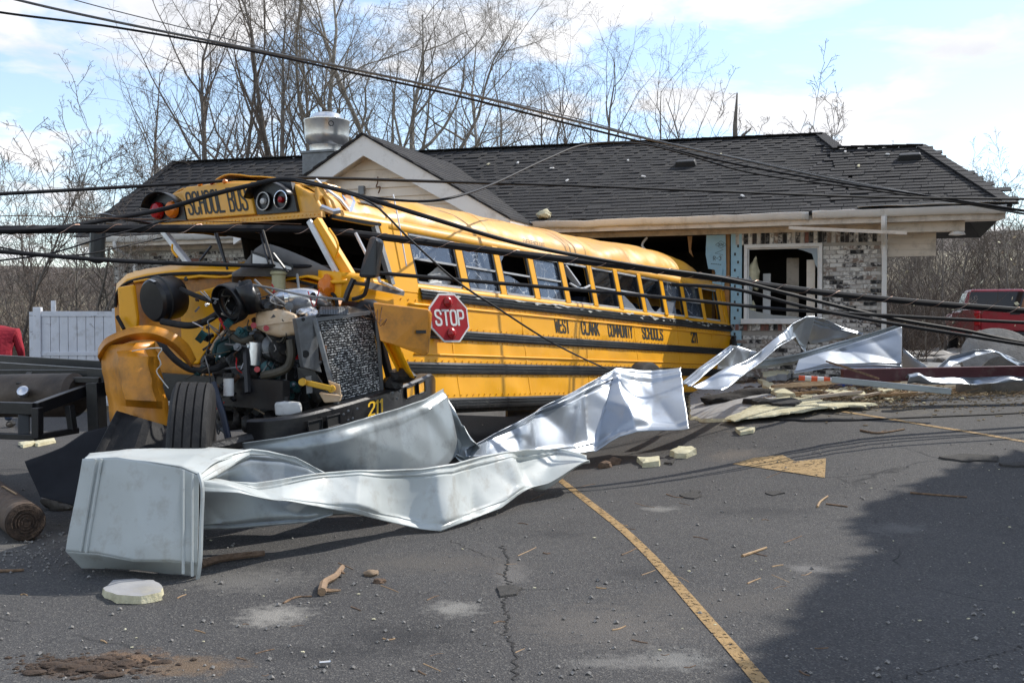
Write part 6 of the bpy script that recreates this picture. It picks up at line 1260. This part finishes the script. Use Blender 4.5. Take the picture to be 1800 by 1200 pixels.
struct(tag(m.build('straw', PM('straw', (.30,.23,.13), (.20,.14,.08), 9, .9)), 'dry straw and splinters along the lot\'s edge', 'straw'), 'stuff')
m = M(); p0 = W(1290, 664, 12.6); m.rock((p0.x+.5, p0.y+.9, g(p0.x,p0.y)+.05), (.7,.3,.18), 5, sub=4); tag(m.build('earth_heap', PM('dark_earth', (.03,.026,.023), (.018,.016,.015), 8, .95, 0, .8, 16), smooth=True), 'dark heap of earth beneath the silver sheets', 'earth heap')
m = M(); mw = M()
for k in range(690):
    x, y = (rd.gauss(1420,90), rd.gauss(694,10)) if k < 620 else (rd.uniform(200,1800), rd.uniform(740,1150))
    if y < 676 or x > 1820: continue
    p = G(x, y); s_ = rd.uniform(.008,.03)*(1 if k < 620 else .3); m.rock((p.x,p.y,p.z+s_*.5+rd.uniform(0,.02)), (s_*rd.uniform(.7,1.8), s_, s_*.6), k, sub=1)
struct(tag(m.build('foam_crumbs', FOAM), 'crumbs of cream foam strewn about the rubble and lot', 'debris'), 'stuff')
for k in range(420):
    x, y = rd.gauss(1450,110), rd.gauss(690,9)
    if y < 672 or x > 1820: continue
    p = G(x, y); a = rd.uniform(-.9,.9); l = rd.uniform(.06,.3); w_ = rd.uniform(.006,.02); d_ = V((math.cos(a), math.sin(a), rd.uniform(-.1,.35))).normalized(); mw.beam(p+V((0,0,.02)), p+V((0,0,.03))+d_*l, w_, w_*.6)
struct(tag(mw.build('splinters', WOOD), 'pale wood splinters heaped through the rubble', 'debris'), 'stuff')
# sticks: one by one
def stick(px, r, label, mat=BARK, forks=(), group='sticks scattered on the asphalt'):
    pts = [(lambda q: V((q.x,q.y,g(q.x,q.y)+r*1.1)))(G(*p)) for p in px]; c = cat(pts, 6); m = M(); rs_ = [r*(1-.35*i/len(c))*(1+.18*noise.noise(V((i*.9,px[0][0],0)))) for i in range(len(c))]; m.tube(c, rs_, 7)
    for t, dx, dy, dz in forks: q0 = c[int(t*(len(c)-1))]; m.tube([q0, q0+V((dx*.5,dy*.5,dz*.7)), q0+V((dx,dy,dz))], [r*.6,r*.45,r*.25], 5)
    return tag(m.build('stick', mat, smooth=True), label, 'stick', group)
stick([(566,1049),(568,1038),(572,1030),(590,1020),(602,1004)], .026, 'thick forked stick with peeling bark on the asphalt', PM('peeled_bark', (.33,.21,.12), (.22,.15,.10), 20, .8, 0, .5, 40), ((.1,.10,.04,-.01),(.9,.04,-.06,.0)))
stick([(352,1000),(385,990),(430,984),(465,980)], .028, 'dark rotten branch behind the folded trim\'s corner', CLOD, ((.5,.12,.05,.02),)); stick([(498,1062),(520,1052),(548,1050)], .007, 'thin curved twig beside the pale round patch')
stick([(1305,980),(1325,973),(1347,965)], .011, 'pale straight stick lying alone between line and shadow', WOOD); stick([(1437,893),(1442,884),(1455,874)], .010, 'short pale crooked stick in front of the painted arrow', WOOD); stick([(1452,887),(1490,892)], .008, 'short dark twig beside the crooked pale stick')
stick([(1600,868),(1650,872),(1700,876)], .010, 'long straight twig inside the big shadow\'s upper part'); stick([(1512,758),(1545,763),(1590,756)], .012, 'curved brown branch between foam board and second line', BARK, ((.5,.12,.1,.02),)); stick([(0,1007),(20,1006),(42,1005)], .012, 'brown stick before the utility pole at the lot\'s left')
for k in range(64):
    x, y = rd.uniform(20, 1500), rd.uniform(830, 1195)
    if 100 < x < 830 and y < 960: continue
    a = rd.uniform(-.5,.5); l = rd.uniform(10, 34); stick([(x,y),(x+l*.5,y+l*.5*a+rd.uniform(-2,2)),(x+l,y+l*a)], rd.uniform(.003,.006), 'small brown twig lying loose on the open asphalt', rd.choice((BARK, WOOD, CLOD)), (), 'small twigs on the open asphalt')
p = G(571, 1172); m = M(); m.box((p.x,p.y,p.z+.018),(.055,.03,.03),(V((.95,.25,0)),V((-.25,.95,0)),UP)); tag(m.build('metal_clip', CHROME, bevel=.006), 'tiny shiny metal clip on the asphalt', 'metal clip')
# gravel: nobody could count it
rg = random.Random(8); m = M()
for k in range(1500):
    x, y = rg.uniform(-20,1820), 760+440*rg.random()**.8
    if rg.random() < .25: x, y = rg.gauss(60,60), rg.gauss(965,22)
    p = G(x, y)
    if p.y > 16: continue
    s_ = rg.choice((.004,.005,.006,.007,.009,.012,.016))*rg.uniform(.7,1.1); bmv = [(1,0,-.3),(-.5,.9,-.3),(-.6,-.8,-.3),(.1,.1,.9),(.5,.6,.3),(-.7,.1,.4),(.4,-.7,.4)]
    q = V((p.x,p.y,g(p.x,p.y)+.004+s_*.4)); a = rg.uniform(0,6.3); ca, sa = math.cos(a), math.sin(a)
    m.add([q+V((ca*v[0]-sa*v[1], sa*v[0]+ca*v[1], v[2]*.8))*s_ for v in bmv], [(0,1,2),(3,4,5),(3,5,6),(3,6,4),(0,4,1),(1,4,5),(1,5,2),(2,5,6),(2,6,0),(0,6,4)])
struct(tag(m.build('gravel', PM('gravel_pale', (.30,.285,.265), (.13,.12,.11), 60, .95)), 'loose gravel and grit strewn over the asphalt', 'gravel'), 'stuff')
# scraps blown onto the roof
for k, (u, d0) in enumerate(((7.6,2.9),(8.2,2.95),(9.0,2.6),(10.4,2.95),(12.1,3.2),(14.3,2.95),(15.0,2.7),(14.55,2.1),(10.9,2.0),(9.5,1.9),(12.8,.8))):
    p, up_, n_ = shingle_frame(u, d0); m = M(); w_ = rd.uniform(.02,.06); a = rd.uniform(0,3); x = (AX*math.cos(a)+up_*math.sin(a)); y = n_.cross(x)
    m.hexa([p+n_*.022+x*w_*i+y*.018*j for i, j in ((-1,-1),(1,-1),(1,1),(-1,1))], [p+n_*.04+x*w_*.9*i+y*.016*j for i, j in ((-1,-1),(1,-1),(1,1),(-1,1))]); tag(m.build('roof_scrap', rd.choice((WHT, FOAM, WPLA))), 'small pale scrap of debris lying on the shingle roof', 'scrap', 'scraps on the roof')
m = M(); p, up_, n_ = shingle_frame(9.6, .12); m.rock(p+n_*.07, (.13,.10,.08), 3, sub=3); tag(m.build('insulation_tuft', FOAM, smooth=True), 'cream insulation tuft caught on the eave above the bus', 'insulation')

# ================================================================= red pickup
tk = thing('pickup_truck', V((13.45, 28.55, gh(13.45,28.55)+.02)), 'red pickup truck seen from behind, parked on gravel beyond the house', 'pickup truck', rz=math.atan2(.97,.26))
def T(name, pts_b, pts_t, mat, parent=tk, bev=.03):
    m = M(); m.hexa([V(p) for p in pts_b], [V(p) for p in pts_t]); me = m.mesh(name, mat); o = bpy.data.objects.new(name, me); C.objects.link(o); o.parent = parent
    if parent != tk: pass
    if bev: md = o.modifiers.new('bevel','BEVEL'); md.width = bev; md.segments = 2; md.limit_method = 'ANGLE'
    return o
def Tb(name, x0,x1,y0,y1,z0,z1, mat, parent=tk, bev=.03): return T(name, [(x0,y0,z0),(x1,y0,z0),(x1,y1,z0),(x0,y1,z0)], [(x0,y0,z1),(x1,y0,z1),(x1,y1,z1),(x0,y1,z1)], mat, parent, bev)
Tb('bed_side',-2.6,-.55,.82,.95,.55,1.24,REDP); Tb('bed_side',-2.6,-.55,-.95,-.82,.55,1.24,REDP); Tb('bed_floor',-2.6,-.55,-.82,.82,.60,.68,BLKP); tg = Tb('tailgate',-2.66,-2.60,-.80,.80,.66,1.23,REDP); Tb('tailgate_handle',-2.672,-2.655,-.12,.12,1.08,1.16,BLKP,tg,.01)
Tb('rear_bumper',-2.82,-2.62,-.93,.93,.44,.64,BLKP); 
for y in (-.88,.88): Tb('tail_lamp',-2.67,-2.585,y-.075,y+.075,.80,1.16,REDL)
Tb('lower_cab',-.55,1.1,-.95,.95,.50,1.20,REDP,bev=.05); Tb('hood',1.1,2.6,-.93,.93,.55,1.12,REDP,bev=.1)
T('cab_roof',[(-.42,-.72,1.70),(.62,-.72,1.70),(.62,.72,1.70),(-.42,.72,1.70)],[(-.36,-.66,1.79),(.55,-.66,1.79),(.55,.66,1.79),(-.36,.66,1.79)],REDP,bev=.04)
T('rear_window',[(-.54,-.82,1.2),(-.52,-.82,1.2),(-.52,.82,1.2),(-.54,.82,1.2)],[(-.42,-.70,1.72),(-.40,-.70,1.72),(-.40,.70,1.72),(-.42,.70,1.72)],PM('truck_glass',(.015,.018,.02),None,3,.08),bev=0)
for y in (-.82,.82):
    s_ = .86 if y > 0 else -.86; T('cab_pillar',[(-.55,s_-.05,1.2),(-.40,s_-.05,1.2),(-.40,s_+.05,1.2),(-.55,s_+.05,1.2)],[(-.45,s_*.85-.04,1.72),(-.32,s_*.85-.04,1.72),(-.32,s_*.85+.04,1.72),(-.45,s_*.85+.04,1.72)],REDP,bev=.01)
    T('side_window',[(-.40,s_-.01,1.2),(1.05,s_-.01,1.2),(1.05,s_+.01,1.2),(-.40,s_+.01,1.2)],[(-.30,s_*.85-.01,1.7),(.6,s_*.85-.01,1.7),(.6,s_*.85+.01,1.7),(-.30,s_*.85+.01,1.7)],bpy.data.materials['truck_glass'],bev=0)
for x in (-1.6,1.75):
    for y in (-.84,.84):
        m = M(); m.lathe([(-.11,.2),(-.12,.33),(-.09,.37),(.09,.37),(.12,.33),(.11,.2)], (x,y,.37), (0,1,0), 28); o = bpy.data.objects.new('wheel', m.mesh('wheel', RUB, True)); C.objects.link(o); o.parent = tk
        m = M(); m.lathe([(-.125,.2),(-.1,.1),(.1,.1),(.125,.2)], (x,y,.37), (0,1,0), 20); o2 = bpy.data.objects.new('rim', m.mesh('rim', ALU, True)); C.objects.link(o2); o2.parent = o

# ================================================================= trees
def grow(seed, height, r0, spread=.55, first=.22, n1=16, twiggy=1., fork=False, upw=.35, lean=(0,0)):
    rt_ = random.Random(seed); tr, br = M(), M()
    def limb(m, p, d, L, r, lvl, segs, sides):
        pts, rs_ = [p], [r]; q = p.copy(); dd_ = d.copy()
        for i in range(segs):
            w = .10+.07*lvl; dd_ = (dd_+V((rt_.gauss(0,w), rt_.gauss(0,w), rt_.gauss(0,w)*.6))+UP*(upw*.16 if lvl else .05)).normalized()
            q = q+dd_*(L/segs); pts.append(q.copy()); rs_.append(max(.004 if lvl > 2 else .006, r*(1-(i+1)/segs*(.86 if lvl else .90))))
        m.tube(pts, rs_, sides, cap=False); return pts, rs_
    def sub(pts, rs_, L, lvl):
        if lvl > 3: return
        cnt = (n1, int(8*twiggy), int(6*twiggy), int(4*twiggy))[lvl]; st = first if lvl == 0 else .22
        for k in range(cnt):
            t = st+(1-st)*(k+rt_.random())/cnt; i = min(len(pts)-2, int(t*(len(pts)-1))); f = t*(len(pts)-1)-i; p = pts[i].lerp(pts[i+1], f); d = (pts[i+1]-pts[i]).normalized()
            a = rt_.uniform(0, 6.283); o = d.orthogonal().normalized(); e = d.cross(o); ang = rt_.uniform(.55, 1.05)*(1 if lvl else spread*1.35)
            nd = (d*math.cos(ang)+(o*math.cos(a)+e*math.sin(a))*math.sin(ang)).normalized(); 
            l2 = L*rt_.uniform(.28,.50)*(1.15-t*.55) if lvl == 0 else L*rt_.uniform(.30,.55)*(1.1-.4*t); rr_ = rs_[i]*(.62 if lvl == 0 else .55)*rt_.uniform(.7,1)
            ps, r2 = limb(br, p, nd, l2, min(rr_, l2*.03+.004), lvl+1, (10,6,4,3,2)[lvl+1], (8,5,4,3,3)[lvl+1]); sub(ps, r2, l2, lvl+1)
    pts, rs_ = limb(tr, V((0,0,-.3)), V((lean[0],lean[1],1)).normalized(), height, r0, 0, 12, 10); sub(pts, rs_, height, 0)
    if fork:
        i = 3; ps, r2 = limb(br, pts[i], V((fork*.42,.1,.9)).normalized(), height*.72, rs_[i]*.75, 1, 10, 8); sub(ps, r2, height*.8, 0)
    return tr, br
TM = {}
def species(key, bark, twig, **k): a, b = grow(**k); TM[key] = (a.mesh('trunk', bark, True, 60), b.mesh('crown', twig))
species('maple', TREEB, TWIG, seed=3, height=15, r0=.19, n1=16, twiggy=.8, spread=.50, first=.16)
species('maple2', TREEB, TWIG, seed=14, height=14, r0=.17, n1=15, twiggy=.8, spread=.45, first=.12)
species('syc', TREEP, TWIGP, seed=8, height=16, r0=.24, n1=15, spread=.72, first=.26, fork=1, upw=.45)
species('syc2', TREEP, TWIGP, seed=22, height=15, r0=.20, n1=13, spread=.75, first=.3, fork=-1, upw=.45)
species('sap', TREEB, TWIG, seed=31, height=6, r0=.05, n1=14, spread=.55, first=.15, twiggy=.75)
species('sap2', TREEB, TWIGP, seed=37, height=5, r0=.045, n1=12, spread=.6, first=.1, twiggy=.75, lean=(.15,0))
def tree(px, d, key, top, label, group, rz=0, name='bare_tree', zs=None):
    x = (px-900)/1800*d; z = gh(x, d); h = {'maple':15,'maple2':14,'syc':16,'syc2':15,'sap':6,'sap2':5}[key]; want = 1.6+(560-top)/1800*d-z; k = want/h
    t = thing(name, V((x, d, z)), label, 'tree', group, rz); t.scale = (k*(zs or 1), k*(zs or 1), k)
    for nm, me in zip(('trunk','crown'), TM[key]): o = bpy.data.objects.new(nm, me); C.objects.link(o); o.parent = t
    return t
ORD = ('first','second','third','fourth','fifth','sixth','seventh'); gm = 'bare dark trees behind the house'; l1 = 'tall bare dark-barked tree rising behind the roof left of the exhaust fan'
for px, d, key, top, rz in ((352,33,'maple2',70,.3),(402,30,'maple',10,1.2),(440,31,'maple',-60,2.4),(472,29,'maple2',-30,.9),(520,32,'maple',-50,4.1),(300,36,'maple2',120,5),(550,35,'maple2',20,3.3)): tree(px, d, key, top, '%s bare dark-barked tree left of the exhaust fan, rising behind the roof' % ORD[[550,520,472,440,402,352,300].index(px)], gm, rz)
tree(592, 31, 'syc2', -70, 'tall bare tree directly behind the exhaust fan', None, 1.0); tree(688, 30, 'syc', -90, 'tall pale-barked bare tree behind the gable peak', None, .2); tree(770, 31, 'syc', -40, 'pale forked bare tree right of the gable peak, limbs spreading wide', None, 2.2); tree(830, 36, 'syc2', 30, 'slimmer pale bare tree leaning out behind the main roof', None, 4.0)
l2 = 'small bare tree showing above the middle of the main roof'; g2 = 'small bare trees above the roof'
for px, d, key, top, rz in ((930,33,'maple2',150,1),(1030,34,'maple',120,2),(1060,38,'maple2',100,0),(1110,40,'maple',160,3),(1180,38,'maple2',150,4),(1150,44,'maple',165,5),(990,42,'maple2',140,2.5)): tree(px, d, key, top, '%s small bare tree right of the pale leaning tree, above the main roof' % ORD[[930,990,1030,1060,1110,1150,1180].index(px)], g2, rz)
tree(1450, 26, 'sap', 150, 'thin sapling above the step in the roof ridge', None, 1); tree(1345, 44, 'sap', 190, 'faint little tree behind the right part of the ridge', None, 2)
sn = thing('dead_snag', V((7.0,32,0)), 'broken dark tree snag without twigs above the ridge', 'tree'); m = M(); b_ = V((6.94,32,0)); m.tube([b_, b_+V((-.02,0,4)), b_+V((.02,0,6.6)), b_+V((.0,0,7.6)), b_+V((.06,0,8.6))], [.14,.12,.10,.07,.02], 8); m.tube([b_+V((.02,0,6.8)), b_+V((.25,0,7.3)), b_+V((.5,0,7.5))], [.06,.05,.015], 6); m.build('trunk', TREEB, sn, smooth=True)
l3 = 'thin bare sapling in the thicket left of the house'; g3 = 'saplings left of the house'
for k, (px, d, top) in enumerate(((22,22,190),(60,24,300),(112,23,350),(172,23,270),(215,24,235),(240,21,350),(262,29,230),(130,28,340),(200,30,310),(-10,26,300),(145,18.2,370))): tree(px, d, ('sap','sap2')[k % 2], top, l3, g3, k*1.3)
l4 = 'thin bare sapling among the brush right of the house'; g4 = 'saplings right of the house'
for k, (px, d, top) in enumerate(((1570,27,430),(1600,30,400),(1630,25,380),(1660,28,330),(1690,36,300),(1720,36,340),(1750,36,300),(1775,34,320),(1800,35,350),(1640,36,410),(1700,38,390),(1590,34,420),(1740,40,400),(1780,42,380),(1830,36,330),(1615,40,440),(1655,27,420))): tree(px, d, ('sap','sap2')[k % 2], top, l4, g4, k*1.7)
# thicket and far wood: one mass
def brush(name, label, n, xr, yr, hmin, hmax, mat, seed, rmin=.008):
    rb_ = random.Random(seed); m = M()
    for k in range(n):
        y = rb_.uniform(*yr); x = rb_.uniform(xr[0]*y, xr[1]*y); 
        if .405*y < x and y < 33 and xr[0] > 0: continue
        z = gh(x, y) if y < 118 else 11.5*sm((y-120)/70)-1; h = rb_.uniform(hmin, hmax)*rb_.uniform(.6,1); r = max(rmin, y*.00035)
        h *= .45+.9*abs(noise.noise(V((x*.35+seed, y*.25, 2))))+.25; d = V((rb_.gauss(0,.42), rb_.gauss(0,.42), 1)).normalized(); p = V((x,y,z-.1)); pts = [p]
        for i in range(3): d = (d+V((rb_.gauss(0,.28), rb_.gauss(0,.28), rb_.gauss(0,.12)))).normalized(); p = p+d*h/3; pts.append(p)
        m.tube(pts, [r*1.4, r*1.1, r*.8, r*.4], 3, cap=False)
        for j in range(5):
            q = pts[1].lerp(pts[3], rb_.random()) if j else pts[1]; e = V((rb_.gauss(0,.6), rb_.gauss(0,.6), .55)).normalized(); l = h*rb_.uniform(.15,.40); m.tube([q, q+e*l*.5+UP*.02, q+e*l+UP*l*.15], [r*.7,r*.5,r*.3], 3, cap=False)
    o = m.build(name, mat); return struct(tag(o, label, 'brush'), 'stuff')
BR1 = PM('brush_brown', (.135,.10,.075), (.07,.053,.042), .8, .95); BR2 = PM('brush_far', (.125,.098,.082), (.085,.068,.058), .3, .95)
brush('brush', 'tangled bare brush right of the house', 2600, (.36,.62), (23,48), 1.0, 3.6, BR1, 1); brush('brush', 'tangled bare brush and vines left of the house', 1600, (-.62,-.33), (19.5,44), .8, 2.5, BR1, 2)
brush('far_wood', 'distant bare wood on the hillside', 6500, (-.66,.66), (60,175), 2.5, 6.5, BR2, 3); brush('brush', 'low bare brush behind the house', 1200, (-.34,.36), (32,58), 2, 5, BR1, 6)
rl = random.Random(6)
ml = M()
for k in range(420):                                       # scraps caught in the twigs
    y = rl.uniform(24,46); x = rl.uniform(.37,.6)*y; z = gh(x,y)+rl.uniform(.3,3.8)**1; s_ = rl.uniform(.03,.09); a = V((rl.gauss(0,1),rl.gauss(0,1),rl.gauss(0,1))).normalized()*s_; b = V((rl.gauss(0,1),rl.gauss(0,1),rl.gauss(0,1))).normalized()*s_; p = V((x,y,z)); ml.add([p,p+a,p+a+b,p+b],[(0,1,2,3)])
struct(tag(ml.build('blown_insulation', FOAM), 'shreds of yellow insulation caught in the brush', 'insulation'), 'stuff')
m = M()
for k in range(60):
    y = rl.uniform(22,30); x = rl.uniform(.36,.47)*y; s_ = rl.uniform(.06,.28); m.rock((x,y,gh(x,y)+s_*.2),(s_*1.6,s_,s_*.5),k,sub=1)
struct(tag(m.build('far_debris', PM('far_debris', (.45,.42,.38), (.20,.17,.14), 2, .9)), 'scattered pale debris on the grass beyond the house', 'debris'), 'stuff')
beam = M(); beam.tube([V((13.0,27,.4)), V((14.6,27.5,4.6))], .07, 8); tag(beam.build('leaning_trunk', PM('split_wood', (.36,.20,.10), (.22,.12,.06), 5, .9)), 'snapped orange-brown trunk leaning in the brush right of the house', 'tree')

# dense cedars added unseen right of the lot to shade the near asphalt
rc = random.Random(12); CED = PM('cedar_green', (.035,.06,.022), (.02,.04,.015), 3, .8)
for k, (px, py, h, r) in enumerate(((1790,885,8.2,1.1),(1800,1000,8.3,1.1),(1790,1130,8.4,1.1),(1780,1290,8.3,1.0),(1930,900,8.6,1.5),(1900,1100,8.7,1.5),(1850,1300,8.6,1.3))):
    q = G(px, py); o3 = 7.3/math.tan(SUN_EL); b0 = V((q.x+SUN_AZ.x*o3, q.y+SUN_AZ.y*o3, 0)); b0.z = g(b0.x, b0.y)
    ced = thing('added_shade_cedar', b0, 'dense dark green cedar, unseen, added to cast shade on the lot', 'tree', 'cedars added to cast shade')
    m = M(); m.tube([b0-UP*.2, b0+UP*(h-.6)], [.11,.03], 8); m.build('trunk', TREEB, ced); m = M()
    for j in range(4200):
        t = rc.random(); a = rc.uniform(0,6.28); env = min(1, t*3.2+.35)*math.sqrt(max(0, 1-max(0, (t-.55)/.45)**2)); lob = 1+.22*noise.noise(V((math.cos(a)*2+k*5, math.sin(a)*2, t*4)))
        rr_ = r*env*lob*rc.random()**.45; p = b0+V((math.cos(a)*rr_, math.sin(a)*rr_, .4+(h-.4)*t)); u_ = V((rc.gauss(0,1),rc.gauss(0,1),rc.gauss(0,.8))).normalized()*rc.uniform(.12,.24); v_ = V((rc.gauss(0,1),rc.gauss(0,1),rc.gauss(0,1))).normalized()*.11
        m.add([p-u_, p+v_, p+u_, p-v_], [(0,1,2,3)])
    m.build('crown', CED, ced)
